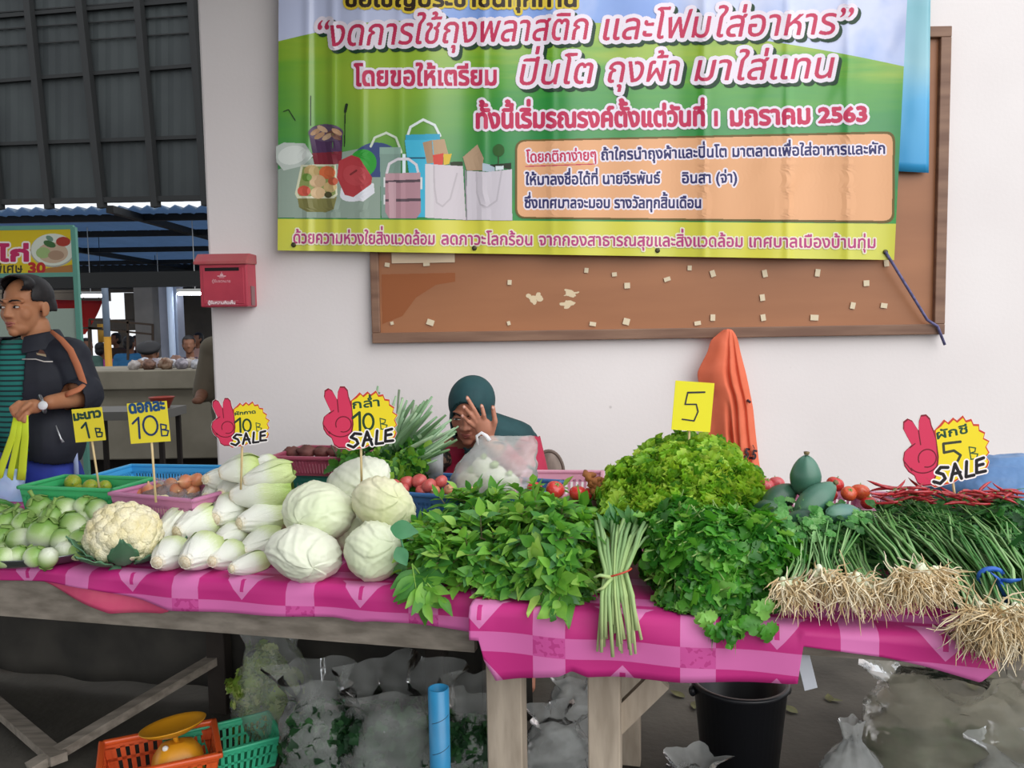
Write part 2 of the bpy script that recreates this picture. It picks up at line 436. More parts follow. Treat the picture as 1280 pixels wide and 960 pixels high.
column('column_1', 168, 192, 15, mat('column_grey', '7f7c78', .8, '6f6c69', 2))
column('column_2', 199, 222, 13, mat('column_blue', '8e93a3', .7, '7d8291', 2))
t = thing('drain_pipe', 'pale blue drain pipe running down the face of the grey-blue column', 'pipe', at(214, 440, 12.9))
p = at(214, 400, 12.9); MB().tube([(p.x, 12.9, 0), (p.x, 12.9, at(214, 346, 12.9).z)], .05, 12).build('pipe', mat('pvc_pale', 'b9cbe6', .4), t)
p = at(219.5, 400, 12.93); MB().tube([(p.x, 12.95, 0), (p.x, 12.95, at(214, 346, 12.9).z)], .025, 10).build('conduit', mat('pvc_grey', '76839a', .4), t)
t = thing('steel_post', 'round blue-grey market post with an ochre painted foot', 'post', (at(133, 440, 12).x, 12, 0))
p = at(133, 400, 12); z = at(133, 421, 12).z
MB().tube([(p.x, 12, z), (p.x, 12, at(133, 346, 12).z)], .045, 14).build('shaft', mat('post_blue', '8090a5', .5), t)
MB().tube([(p.x, 12, 0), (p.x, 12, z)], .05, 14).build('painted_foot', mat('post_ochre', 'c8922e', .6), t)
# fluorescent tubes
for i, (x0, x1, y, Yd, lab) in enumerate(((96, 131, 370, 14, 'lit fluorescent tube hanging by the red awning'), (222, 266, 367, 13, 'lit fluorescent tube hanging beside the red mailbox'),
                                (194, 204, 375, 18, 'small lit fluorescent tube between the two grey columns'))):
    a, b = at(x0, y, Yd), at(x1, y, Yd); t = thing('tube_lamp', lab, 'lamp', (a + b) / 2)
    MB().tube([a, b], .022, 10).build('tube', MATS.setdefault('tube_glow', emit('tube_glow', 'f4f7ff', 22.0)) if 'tube_glow' not in MATS else MATS['tube_glow'], t)
    f = MB(); f.box((a + b) / 2 + Vector((0, 0, .05)), ((b - a).length + .05, .08, .05))
    for q in (a, b): f.box(q, (.03, .04, .06))
    f.bar((a + b) / 2 + Vector((0, 0, .05)), Vector(((a.x + b.x) / 2, a.y, 3.2)), .01, .01); f.build('fitting', mat('lamp_white', 'd8d8d4', .5), t, smooth=False)
# red awning
Yd = 16; P = []
for i in range(13):
    row = []
    for j in range(9):
        u, v = i / 12, j / 8; xr = 128 + (112 - 128) * v + (-8 * v * v)
        px = 30 + (xr - 30) * u; py = 374 + 2 * u + (425 - 374) * v - 8 * v * abs(u - .5) - 6 * v * u
        p = at(px, py, Yd - 1.2 * v); p.y += .08 * math.sin(u * 20) * v; row.append(p)
    P.append(row)
m_aw = mat('awning_red', 'e8483a', .6); N, L = nt(m_aw); tr_ = N.new('ShaderNodeBsdfTranslucent'); tr_.inputs[0].default_value = (.9, .09, .06, 1); ms0 = N.new('ShaderNodeMixShader'); ms0.inputs[0].default_value = .6
L.new(N['Principled BSDF'].outputs[0], ms0.inputs[1]); L.new(tr_.outputs[0], ms0.inputs[2]); L.new(ms0.outputs[0], N['Material Output'].inputs[0])
o = MB().grid(P).build('awning', m_aw, mods=[('SOLIDIFY', dict(thickness=.015))]); tag(o, 'red canvas awning stretched over a far stall behind the green post', 'awning')
# timber stall frame and signs in the distance
t = thing('timber_stall', 'dark timber frame of an empty far stall below the bright opening', 'frame', (at(150, 440, 13).x, 13, 0)); m = MB()
for a, b in (((112, 399), (112, 470)), ((112, 399), (192, 406)), ((160, 400), (160, 450)), ((191, 406), (191, 450)), ((101, 410), (128, 410)), ((112, 410), (191, 418)), ((112, 470), (112, 512)), ((191, 450), (191, 508))):
    m.bar(at(*a, 13), at(*b, 13), .03, .03)
for a in ((112, 470), (191, 450), (101, 410)): q = at(*a, 13); m.bar(q, (q.x, 13, 0), .03, .03, up=(0, 1, 0))
m.build('lattice', mat('old_timber', '40342a', .8), t, smooth=False)
MB().box(*bx(124, 134, 405, 428, 15)).build('ochre_cloth', mat('ochre', 'b98c34', .7), tag(thing('ochre_banner', 'small ochre cloth hung in the far stall behind the post', 'cloth', at(129, 428, 15)), group=None))
q = at(129, 405, 15); MB().bar(q, (q.x, 15, 3.15), .008, .008, up=(0, 1, 0)).build('cord', m_dark, bpy.data.objects['ochre_banner'])
t = thing('hanging_sign', 'small ochre sign hung between two grey columns', 'sign', at(196, 393, 20)); MB().box(*bx(193, 200, 381, 393, 20)).build('sign_board', mat('ochre2', 'c0922f', .7), t); q = at(196.5, 382, 20); MB().bar(q, (q.x, 20, 3.2), .01, .01, up=(0, 1, 0)).build('rod', m_dark, t)
# ---- low concrete counter in front of the hall
z1, z2, z3 = at(180, 463, 6.5).z, at(180, 487, 6.5).z, at(180, 574, 6.5).z
m = MB(); x0, x1 = -4.6, -1.2
m.box(((x0 + x1) / 2, 6.9, (z1 + z2) / 2), (x1 - x0, .8, z1 - z2)); m.box(((x0 + x1) / 2, 6.93, (z2 + z3) / 2 - .005), (x1 - x0, .76, z2 - z3 + .01))
struct(m.build('wall_counter', m_conc, smooth=False, mods=[('BEVEL', dict(width=.01, segments=2))]))
m = MB(); m.box(((x0 + x1) / 2, 7.1, z3 / 2), (x1 - x0, .4, z3)); struct(m.build('wall_plinth', mat('plinth_shaded', '241f1d', .9), smooth=False))  # recessed base, coloured near black for the shadow below the counter
# plastic bags of goods along the counter top
def lump(c, r, seed, amp=.25, nu=18, nv=12, fr=2.2):
    m = MB(); m.ell(c, r, nu=nu, nv=nv, fn=lambda d: 1 + amp * nz(d, fr, seed) + .5 * amp * nz(d, fr * 2.6, seed + 3)); return m
gc = [mat('goods_' + c, c, .35, c2, 30, 3) for c, c2 in (('b8b2b0', '8d8480'), ('6b4a36', 'a08a78'), ('8c8f9a', 'c9c9cf'), ('5a3f38', '8b6a5a'), ('a9a2ac', '75707a'))]
for i in range(15):
    px = 168 + i * 6.6 + rng.uniform(-1, 1); r = rng.uniform(.04, .055); p = at(px, 463, 6.62 + .2 * (i % 3)); p.z = z1 + r * .8
    o = lump(p, (r * 1.1, r, r), i, .3).build('bagged_snack', gc[i % 5])
    tag(o, f'small bag of market goods on the concrete counter, {ORD[i] if i < 14 else "last"} from the ochre-footed post', 'bag', 'bagged goods along the counter')
z9 = .93
for i in range(7):
    p = at(142 + i * 8, 455, 9.0); r = .042
    o = lump((p.x, 8.95 + .3 * (i % 2), z9 + .036), (r * 1.5, r, r * .8), 40 + i, .35).build('white_bag', mat('pale_film', 'c9c6cc', .3, 'a29fa6', 20))
    tag(o, f'pale plastic bag on the far table behind the counter, {ORD[i]} from the ochre-footed post', 'bag', 'pale bags on the far table')
t = thing('far_table', 'long far table behind the counter, heaped with pale bags', 'table', (at(160, 470, 9).x, 9.1, 0)); cx = at(160, 470, 9).x
MB().box((cx, 9.1, z9 - .02), (1.6, .8, .04)).build('table_top', mat('table_grey', '857d78', .6), t, smooth=False)
for sx in (-.7, .7):
    for sy in (-.33, .33): MB().box((cx + sx, 9.1 + sy, (z9 - .04) / 2), (.04, .04, z9 - .04)).build('leg', m_dark, t, smooth=False)
# ---- noodle cart with its sign, behind the man
Yc = 4.7; X1 = at(97, 370, Yc).x; ZT = at(97, 284, Yc).z; ZS = at(97, 343, Yc).z
cart = thing('food_cart', 'steel food cart with a green framed sign above, standing behind the man', 'cart', (X1 - .5, Yc, 0))
for x in (X1, X1 - 1.15):
    MB().box((x, Yc, ZT / 2 + .1), (.026, .026, ZT - .2)).build('post', m_green_steel, cart, smooth=False)
fr_ = MB()
for z in (ZT, ZS): fr_.box((X1 - .575, Yc, z), (1.15, .024, .024))
fr_.build('sign_frame', m_green_steel, cart, smooth=False)
MB().box((X1 - .72, Yc + .3, .62), (.8, .6, .62)).build('cart_body', mat('cart_steel', '9aa09c', .4, metal=.6), cart, smooth=False, mods=[('BEVEL', dict(width=.02, segments=2))])
MB().box((X1 - .57, Yc + .02, ZT * .5 + .33), (1.1, .02, .45)).build('pale_board', mat('pale_board', '9fb0a4', .6), cart, smooth=False)
for x in (X1 - .4, X1 - 1.0):
    w = MB(); w.lathe([(.0, -.02), (.15, -.02), (.17, -.01), (.17, .01), (.15, .02), (0, .02)], 24, (x, Yc - .02, .17), Matrix.Rotation(R(90), 3, 'X')); w.build('wheel', mat('tyre', '1d1d1d', .7), cart)
sgn = MB(); sgn.box((X1 - .575, Yc, (ZT + ZS) / 2), (1.12, .012, ZT - ZS - .02)).build('sign_panel', mat('sign_yellow', 'd9c01c', .5), cart, smooth=False)
pr = Print(-40, 284, 132.5, 60, .35)
pr.poly([(-40, 284), (96, 284), (96, 344), (-40, 344)], 'd8be1e'); pr.poly([(34, 344), (60, 335), (96, 330), (96, 344)], 'a8743c')
pr.ell(66, 313, 28, 21, 'a9aaa0'); pr.ell(66, 312, 27, 20, 'd6dccf'); pr.ell(66, 316, 19, 13, 'c3ab92'); pr.ell(54, 316, 9, 7, '9db878'); pr.ell(79, 302, 9, 6, 'a8382a'); pr.ell(62, 305, 8, 4, '3f6a3a', 20); pr.ell(62, 298, 5, 3, '6d8f7a', 30); pr.ell(70, 319, 10, 6, 'a88a72')
pr.text('ไก่', (-4, 326), (35, 326), 40, 'c22660', 1.6, 'f0e6e2', 2.2, sy=.62)
pr.text('พิเศษ', (-8, 341), (28, 341), None, '3c3a2a', .6); pr.text('30', (36, 341), (56, 341), None, 'b82a2c', 1.2, sy=.8)
pr.build('sign_printing', lambda x, y: np.array([list(at(a, b, Yc - .009)) for a, b in zip(x, y)]), cart, run=20)
# small grey side table with a red bowl in front of the counter
t = thing('side_table', 'small grey folding table standing in front of the concrete counter', 'table', (at(150, 520, 5.7).x, 5.7, 0)); p = at(152, 519, 5.7); tz = p.z
MB().box((p.x, 5.85, tz), (.62, .42, .06)).build('table_top', mat('side_top', '6d6b68', .6), t, smooth=False)
for sx in (-.27, .27):
    for sy in (-.15, .15): MB().box((p.x + sx, 5.85 + sy, (tz - .03) / 2), (.03, .03, tz - .03)).build('leg', mat('leg_dark', '2c2523', .6), t, smooth=False)
q = at(201, 508, 5.75); o = MB().lathe([(.0, -.045), (.05, -.045), (.085, .03), (.09, .035), (.08, .028), (.045, -.035), (0, -.037)], 28, (p.x + .22, 5.85, tz + .076)).build('bowl', mat('bowl_red', '9c3a2c', .4)); tag(o, 'red bowl standing on the small grey side table', 'bowl')
# ================================================================== ON THE WALL
# ---- notice board
Yb = 3.975
bl, br, tr = at(466, 428, Yb), at(1179, 419, Yb), at(1187, 34, Yb)
x0, x1, z0, z1 = bl.x, (br.x + tr.x) / 2, (bl.z + br.z) / 2, tr.z
m_wood = mat('frame_wood', '8a6a56', .55, '6f5040', 5, 5, stretch=(.4, 4, 4))
m_ply = mat('board_ply', 'a26a44', .45, '935e3a', 1.6, 5, stretch=(.5, 1, 3), spec=.5)
board = thing('notice_board', 'wide brown plywood notice board in a wooden frame, behind the green banner', 'notice board', ((x0 + x1) / 2, 4.0, z0))
MB().box(((x0 + x1) / 2, Yb + .012, (z0 + z1) / 2), (x1 - x0 - .04, .015, z1 - z0 - .04)).build('board_panel', m_ply, board, smooth=False)
w = .05
for c, d in ((((x0 + x1) / 2, Yb + .002, z0 + w / 2), (x1 - x0, .045, w)), (((x0 + x1) / 2, Yb + .002, z1 - w / 2), (x1 - x0, .045, w)), ((x0 + .02, Yb + .002, (z0 + z1) / 2), (.04, .044, z1 - z0 - 2 * w)), ((x1 - w / 2, Yb + .002, (z0 + z1) / 2), (w, .044, z1 - z0 - 2 * w))):
    MB().box(c, d).build('frame_rail', m_wood, board, smooth=False, mods=[('BEVEL', dict(width=.004, segments=2))])
m_tape = mat('paper_tape', 'd9c9ac', .7)
for px, py, a, bb in ((733, 338, 5, 6), (768, 343, 6, 5), (862, 335, 5, 6), (834, 349, 8, 5), (891, 342, 6, 8), (956, 342, 6, 9), (1022, 341, 6, 9), (1083, 354, 7, 7), (1108, 329, 6, 8), (637, 353, 5, 6), (784, 357, 7, 7),
                      (953, 372, 6, 8), (1066, 382, 6, 8), (1105, 382, 8, 6), (954, 397, 6, 8), (1018, 397, 10, 7), (891, 397, 6, 8), (783, 402, 8, 8), (741, 405, 8, 5), (872, 404, 8, 5), (538, 403, 9, 7), (636, 404, 4, 5), (533, 329, 8, 7), (484, 331, 6, 5), (490, 404, 4, 4)):
    P = at(px, py, Yb - .0005); k = ppm(Yb)
    MB().box(P, (a * k, .003, bb * k), Euler((0, R(rng.uniform(-20, 20)), 0)).to_matrix()).build('paper_scrap', m_tape, board, smooth=False)
MB().box(at(529, 322, Yb - .001), (78 * ppm(Yb), .004, 13 * ppm(Yb))).build('paper_strip', mat('paper_buff', 'dcc6aa', .7), board, smooth=False)
pr = Print(470, 330, 260, 85, .5)
pr.poly([(477, 343), (569, 341), (569, 352), (545, 356), (520, 372), (503, 395), (478, 405)], '955834')
for cx, cy, rx, ry in ((668, 372, 11, 10), (712, 366, 13, 5), (709, 380, 12, 7)):
    for k in range(16):
        a = rng.uniform(0, 6.28); pr.ell(cx + rx * .75 * math.cos(a) * rng.random(), cy + ry * .75 * math.sin(a) * rng.random(), rx * rng.uniform(.2, .4), ry * rng.uniform(.15, .35), 'd9c5a4', rng.uniform(-30, 30))
pr.build('torn_paper', lambda x, y: np.array([list(at(a, b, Yb + .0035)) for a, b in zip(x, y)]), board, run=30, rough=.7)
# ---- pale blue banner, mostly hidden
P = []
for i in range(25):
    row = []
    for j in range(25):
        u, v = i / 24, j / 24; px = 1040 + (1164 - 3 * v - 1040) * u; py = -80 + (216 - 6 * (1 - u) ** 1 + 80) * v
        row.append(at(px, py, 3.945 + .006 * math.sin(u * 17 + v * 3) + .004 * nz((u * 6, v * 6, 0), 1, 5)))
    P.append(row)
o = MB().grid(P).build('blue_banner', grad('blue_vinyl', [(0, '2f8fc4'), (.3, '58a9d6'), (.45, '93c2cf'), (.7, '7fb6c2'), (1, 'a9cbe0')], 'Z', .3, .25, nscale=3, stretch=(1, 1, 1)), mods=[('SOLIDIFY', dict(thickness=.002))])
tag(o, 'pale blue vinyl banner showing behind the edge of the green banner', 'banner')
# ---- the big printed banner
LX = lambda y: 347 - .004 * (y - 313); RX = lambda y: 1134 - (y - 0) * .05
BTOP = -130
def by(u): return 313 + 12 * u
def bmap(px, py, lift=0.0):                           # a point of the printed sheet; the sheet hangs in soft folds off the wall
    X = px * 1.0; s = (px - 347) / 780; t = (py - BTOP) / (313 - BTOP)
    d = .010 * np.sin(px * .028 + .4 * np.sin(py * .01)) + .006 * np.sin(px * .071 + 1.3)
    for c, a in ((385, .010), (416, .010), (452, .005), (500, .004), (604, .005), (690, .004), (880, .006), (985, .008), (1060, .006)):
        d = d + a * np.exp(-((px - c) / 5.0) ** 2)
    for k, (c, a) in enumerate(((985, .012), (1030, .014), (1075, .012), (940, .008))):   # slanting pull folds towards the upper corner
        d = d + a * np.exp(-((px - c - (150 - py) * .55) / 11.0) ** 2) * np.clip((330 - py) / 330, 0, 1)
    return 3.925 - d - lift
def B3(px, py, lift=0.0):
    px, py = np.asarray(px, float), np.asarray(py, float); Y = bmap(px, py, lift)
    M = np.array(CM.to_3x3()); dc = np.stack([(px - 640) / F, -(py - 480) / F, -np.ones_like(px)], -1) @ M.T
    return np.array((0, 0, CH)) + dc * (Y / dc[..., 1])[..., None]
ban = thing('event_banner', 'large green printed vinyl banner with pink lettering hung over the notice board', 'banner', at(735, 318, 3.92))
nu, nv = 240, 60; U, V = np.meshgrid(np.linspace(0, 1, nu), np.linspace(0, 1, nv), indexing='ij')
PYb = BTOP + (by(U) - BTOP) * V; PXb = LX(PYb) + (RX(PYb) - LX(PYb)) * U; G = B3(PXb, PYb)
mb = MB(); mb.grid([[tuple(G[i, j]) for j in range(nv)] for i in range(nu)])
mv = bpy.data.materials.new('banner_print'); mv.use_nodes = True; N, L = nt(mv); b = N['Principled BSDF']; b.inputs['Roughness'].default_value = .26; b.inputs['Specular IOR Level'].default_value = .6
uvn = N.new('ShaderNodeUVMap'); sp = N.new('ShaderNodeSeparateXYZ'); L.new(uvn.outputs[0], sp.inputs[0])
def ramp(stops, src, inter='LINEAR'):
    rp = N.new('ShaderNodeValToRGB'); rp.color_ramp.interpolation = inter; els = rp.color_ramp.elements
    while len(els) < len(stops): els.new(.5)
    for e, (p, c) in zip(els, stops): e.position = p; e.color = (*lin(c), 1)
    L.new(src, rp.inputs[0]); return rp.outputs[0]
def mth(op, a, bb=None, c=None):
    n = N.new('ShaderNodeMath'); n.operation = op
    for i, q in enumerate((a, bb, c)):
        if q is None: continue
        if isinstance(q, (int, float)): n.inputs[i].default_value = q
        else: L.new(q, n.inputs[i])
    return n.outputs[0]
def mix(f, a, bb):
    n = N.new('ShaderNodeMix'); n.data_type = 'RGBA'; L.new(f, n.inputs[0]); L.new(a, n.inputs[6]); L.new(bb, n.inputs[7]); return n.outputs[2]
def noise_(sc, det=3, vec=None):
    n = N.new('ShaderNodeTexNoise'); n.inputs['Scale'].default_value = sc; n.inputs['Detail'].default_value = det; L.new(vec or uvn.outputs[0], n.inputs['Vector']); return n.outputs[0]
mpn = N.new('ShaderNodeMapping'); mpn.inputs['Scale'].default_value = (1.2, 9, 1); L.new(uvn.outputs[0], mpn.inputs[0])
x, y = sp.outputs[0], sp.outputs[1]                   # picture pixels / 1000
nA = noise_(5); nS = noise_(4, 4, mpn.outputs[0])
green = ramp([(0, '8fae2c'), (.18, '4f9a2b'), (.45, '2c8a3a'), (.75, '1f7d45'), (1, '2a8f34')], mth('ADD', mth('MULTIPLY', mth('SUBTRACT', y, .05), 4.4), mth('MULTIPLY', mth('SUBTRACT', nS, .5), .7)))
glow = mth('MULTIPLY', mth('SUBTRACT', 1.0, mth('MINIMUM', mth('MULTIPLY', mth('ABSOLUTE', mth('SUBTRACT', x, .47)), 6.5), 1.0)), mth('SUBTRACT', 1.0, mth('MINIMUM', mth('MULTIPLY', mth('ABSOLUTE', mth('SUBTRACT', y, .09)), 7.5), 1.0)))
lime = ramp([(0, 'a3b83a'), (1, '7fae36')], nA)
green = mix(mth('MINIMUM', mth('MULTIPLY', glow, 1.3), 1.0), green, lime)
sky = ramp([(.30, '4f76c8'), (.5, '7a9bd8'), (.62, 'c3cbe8')], mth('ADD', noise_(4, 5), mth('MULTIPLY', mth('ABSOLUTE', mth('SUBTRACT', x, .75)), .45)))
hill = mth('ADD', .024, mth('MULTIPLY', mth('POWER', mth('SUBTRACT', x, .60), 2.0), .21))
hill = mth('ADD', hill, mth('MULTIPLY', mth('MAXIMUM', mth('SUBTRACT', .45, x), 0.0), .14))
col = mix(mth('LESS_THAN', y, hill), green, sky)
yel = ramp([(.3, 'd3cb33'), (.7, 'bfc233')], nA)
col = mix(mth('GREATER_THAN', y, mth('ADD', .2735, mth('MULTIPLY', mth('SUBTRACT', x, .347), .008))), col, yel)
L.new(col, b.inputs['Base Color'])
sheet = mb.build('banner_sheet', mv, ban)
uv = sheet.data.uv_layers.new(name='UVMap'); loops = np.zeros(len(sheet.data.loops), np.int32); sheet.data.loops.foreach_get('vertex_index', loops)
UVs = np.stack([PXb.reshape(-1), PYb.reshape(-1)], 1) / 1000; uv.data.foreach_set('uv', UVs[loops].astype(np.float32).reshape(-1))
# printing
pr = Print(345, -10, 790, 340, .5)
INK, PALE, NAVY = 'c03358', 'e6dde8', '2f2f63'
pr.text('ขอเชิญประชาชนทุกท่าน', (432, 8), (720, 8), 36, '33261c', 1.2, 'd8be3e', 3, sy=.8)
pr.text('“งดการใช้ถุงพลาสติก', (398, 58), (736, 49), 47, INK, .5, PALE, 5, ('1f3f2a', 4), .22)
pr.text('และโฟม', (754, 50), (890, 46), 47, INK, .5, PALE, 5, ('1f3f2a', 4), .22)
pr.text('ใส่อาหาร”', (896, 46), (1068, 42), 47, INK, .5, PALE, 5, ('1f3f2a', 4), .22)
pr.text('โดยขอให้เตรียม', (443, 107), (620, 106), 33, INK, 1.4, PALE, 3.2)
pr.text('ปิ่นโต', (650, 106), (742, 104), 46, INK, .5, PALE, 5, ('1f3f2a', 4), .22)
pr.text('ถุงผ้า', (760, 103), (850, 101), 46, INK, .5, PALE, 5, ('1f3f2a', 4), .22)
pr.text('มา', (868, 101), (915, 100), 46, INK, .5, PALE, 5, ('1f3f2a', 4), .22)
pr.text('ใส่แทน', (922, 100), (1044, 97), 46, INK, .5, PALE, 5, ('1f3f2a', 4), .22)
pr.text('ทั้งนี้เริ่มรณรงค์ตั้งแต่วันที่', (596, 160), (880, 157), 33, INK, 1.5, PALE, 3)
pr.text('1', (892, 157), (898, 157), 30, INK, 1.2, PALE, 3, sy=.85); pr.text('มกราคม', (914, 157), (1012, 154), 33, INK, 1.5, PALE, 3); pr.text('2563', (1024, 153), (1083, 151), 30, INK, 1.6, PALE, 3, sy=.85)
pr.rr([(645, 176), (1118, 165), (1117, 278), (645, 272)], 12, '6b5a2a', 1.2); pr.rr([(646.5, 177), (1116, 167), (1115, 276), (646.5, 271)], 11, 'e0a87c')
pr.text('โดยกติกาง่ายๆ', (658, 203), (745, 200), 19, INK, .6, PALE, 2); pr.line([(657, 208), (745, 205)], 1.2, INK)
pr.text('ถ้าใครนำถุงผ้าและปิ่นโต', (752, 200), (908, 196), 19, NAVY, .8, PALE, 2); pr.text('มาตลาดเพื่อใส่อาหารและผัก', (916, 196), (1106, 192), 19, NAVY, .8, PALE, 2)
pr.text('ให้มาลงชื่อได้ที่ นายจีรพันธ์', (657, 231), (825, 229), 19, NAVY, .8, PALE, 2); pr.text('อินสา (จ่า)', (853, 229), (921, 228), 19, NAVY, .8, PALE, 2)
pr.text('ซึ่งเทศบาลจะมอบ รางวัลทุกสิ้นเดือน', (656, 260), (876, 260), 19, NAVY, .8, PALE, 2)
for s_, a, bb in (('ด้วยความห่วงใยสิ่งแวดล้อม', 367, 543), ('ลดภาวะโลกร้อน', 552, 665), ('จากกองสาธารณสุขและสิ่งแวดล้อม', 674, 928), ('เทศบาลเมืองบ้านทุ่ม', 937, 1094)):
    f = lambda q: 304 + 6 * (q - 367) / 727
    pr.text(s_, (a, f(a)), (bb, f(bb)), 21, 'b03a78', .5, 'e4dcc4', 1.8)
# pictures on the banner: bowls of food, tiffin carriers, cloth bags
T_ = lambda u, v: (340 + u / 4.129, 120 + v / 4.129)
def pp(L_, c): pr.poly([T_(*q) for q in L_], c)
def pe(u, v, a, c_, col, rot=0): pr.ell(*T_(u, v), a / 4.129, c_ / 4.129, col, rot)
def pl(L_, w, c): pr.line([T_(*q) for q in L_], w / 4.129, c)
pp([(30, 380), (160, 330), (560, 250), (560, 632), (30, 628)], '8fa093')
pe(540, 330, 120, 90, '3a4a7a'); pe(470, 345, 70, 70, '2f9a34')
pl([(200, 0), (200, 150)], 5, '24331f'); pl([(378, 60), (374, 260)], 5, '24331f'); pl([(60, 80), (85, 70), (120, 125)], 5, '24331f'); pl([(385, 45), (378, 80)], 14, '22301f')
pp([(190, 190), (365, 180), (360, 330), (220, 345)], '4a2f52'); pp([(205, 295), (362, 285), (355, 350), (220, 360)], '7a2030'); pe(278, 190, 90, 45, '5c4a62')
for k, (a, c_) in enumerate(((225, 185), (260, 170), (300, 195), (335, 185), (285, 210), (330, 210), (245, 205))): pe(a, c_, 30, 13, ('b08a68', 'c2a384', '6e4a3e')[k % 3], 60 * (k % 2) - 30)
pp([(20, 260), (60, 240), (170, 245), (212, 310), (160, 360), (60, 385), (22, 340)], 'b9c2bb'); pe(105, 305, 75, 48, 'd0d6d0', -12)
pp([(130, 520), (335, 520), (318, 585), (280, 600), (180, 598), (140, 575)], '7d7a45'); pp([(150, 355), (330, 352), (338, 510), (320, 528), (130, 528), (118, 505)], 'cfd0b4'); pp([(160, 365), (322, 362), (328, 505), (312, 516), (140, 516), (132, 500)], '8c9a58')
for a, c_, r_, q in ((205, 388, 40, 'b9a06a'), (285, 395, 42, 'd0683c'), (235, 440, 42, 'c7a67e'), (165, 490, 34, 'd05a48'), (238, 500, 38, 'd8b88e'), (300, 470, 34, 'cfb27c'), (180, 420, 26, '6a8f3a'), (315, 440, 26, 'c0583a'), (290, 510, 20, '4d4a2a')): pe(a, c_, r_, r_ * .8, q)
pp([(350, 515), (470, 545), (530, 500), (525, 450), (360, 450)], 'e2e2e6'); pe(440, 500, 90, 42, 'e0e1e8', -12)
pp([(345, 335), (410, 305), (450, 318), (517, 420), (512, 455), (420, 522), (375, 510), (335, 420)], 'b03a40'); pe(425, 410, 60, 50, 'b8454a', 30); pl([(405, 405), (435, 385)], 10, '7a2a2c')
pl([(510, 260), (530, 215), (590, 190), (640, 215), (668, 290)], 12, 'cdd8c4'); pp([(555, 265), (665, 265), (665, 630), (565, 630)], '7f9a8e'); pp([(555, 265), (665, 265), (665, 300), (555, 300)], '8aa79a')
pl([(695, 220), (715, 160), (780, 122), (840, 150), (868, 205)], 13, 'dfe8e4'); pp([(690, 200), (868, 195), (868, 225), (690, 230)], '3aa2c4'); pp([(685, 228), (860, 225), (850, 500), (790, 625), (735, 625)], '46b4d4'); pp([(690, 315), (790, 315), (790, 325), (690, 325)], '2a5a74'); pp([(672, 300), (690, 300), (690, 400), (672, 400)], 'd5e4ea')
pl([(592, 400), (605, 350), (650, 325), (705, 325), (745, 355), (758, 410)], 13, 'dcd6dc'); pp([(585, 400), (765, 395), (768, 600), (745, 632), (605, 632), (585, 600)], 'b48a94'); pp([(585, 400), (765, 395), (765, 432), (585, 438)], 'be98a0'); pp([(585, 436), (765, 430), (765, 444), (585, 450)], '5a4a52'); pp([(585, 532), (768, 528), (768, 543), (585, 546)], '5a4a52'); pp([(600, 444), (640, 443), (640, 630), (606, 630)], 'c9a4ac'); pp([(575, 420), (585, 420), (585, 470), (575, 470)], 'dcdfe0'); pp([(765, 420), (776, 420), (776, 480), (765, 480)], 'dcdfe0'); pp([(575, 510), (585, 510), (585, 560), (575, 560)], 'dcdfe0')
pp([(778, 240), (825, 228), (835, 345), (800, 350)], 'a98a6c'); pp([(828, 228), (890, 222), (910, 300), (840, 345)], 'b89a7a'); pp([(830, 305), (885, 295), (882, 357), (835, 357)], 'd0463a'); pp([(885, 300), (928, 298), (915, 350), (885, 357)], 'd8b63a'); pp([(920, 340), (985, 338), (985, 360), (920, 362)], '2d3a22')
pp([(985, 315), (1060, 250), (1092, 320), (1085, 385), (1005, 385)], 'b09478'); pp([(1085, 345), (1150, 360), (1150, 392), (1085, 388)], 'a9b8c4'); pl([(1168, 290), (1168, 360)], 4, '3a3020'); pe(1170, 280, 30, 32, '2f5a26'); pp([(1120, 355), (1235, 345), (1235, 378), (1200, 372), (1150, 368)], '26311f'); pp([(1155, 362), (1195, 360), (1195, 380), (1155, 384)], 'd4dce2')
pp([(790, 350), (985, 362), (1000, 625), (1003, 640), (790, 628)], 'cfc6cc'); pp([(1005, 385), (1110, 392), (1238, 378), (1240, 642), (1003, 640)], 'cbc4cc'); pl([(998, 385), (1005, 640)], 6, '8d868e')
pl([(835, 362), (838, 470), (850, 550), (880, 570), (920, 530), (955, 400)], 9, 'bdb4ba'); pl([(1055, 395), (1058, 500), (1075, 560), (1110, 575), (1160, 540), (1185, 390)], 9, 'b9b2ba'); pp([(790, 350), (832, 354), (835, 628), (790, 628)], 'd6cfd3')
pr.build('lettering', lambda x, y: B3(x, y, .0025), ban, run=6, rough=.38)
# eyelets and cord
o = MB()
for px, py in ((367, 306), (593, 310), (822, 313), (1107, 315)):
    MB().lathe([(.004, -.002), (.011, -.002), (.012, 0), (.011, .002), (.004, .002)], 14, Vector(B3(px, py, .004)), Matrix.Rotation(R(90), 3, 'X')).build('eyelet', mat('eyelet_metal', '4a4632', .4, metal=.7), ban)
a, b_ = Vector(B3(1107, 315, .006)), at(1181, 431, 3.945)
o = MB().tube([a, a.lerp(b_, .3) + Vector((0, -.006, -.01)), a.lerp(b_, .7) + Vector((0, 0, -.012)), at(1172, 408, 3.944), b_], .007, 8).build('tie_cord', mat('cord_purple', '6c6a94', .7, '4f4c70', 60)); tag(o, 'purple-grey cord tying the green banner to the board corner', 'cord')
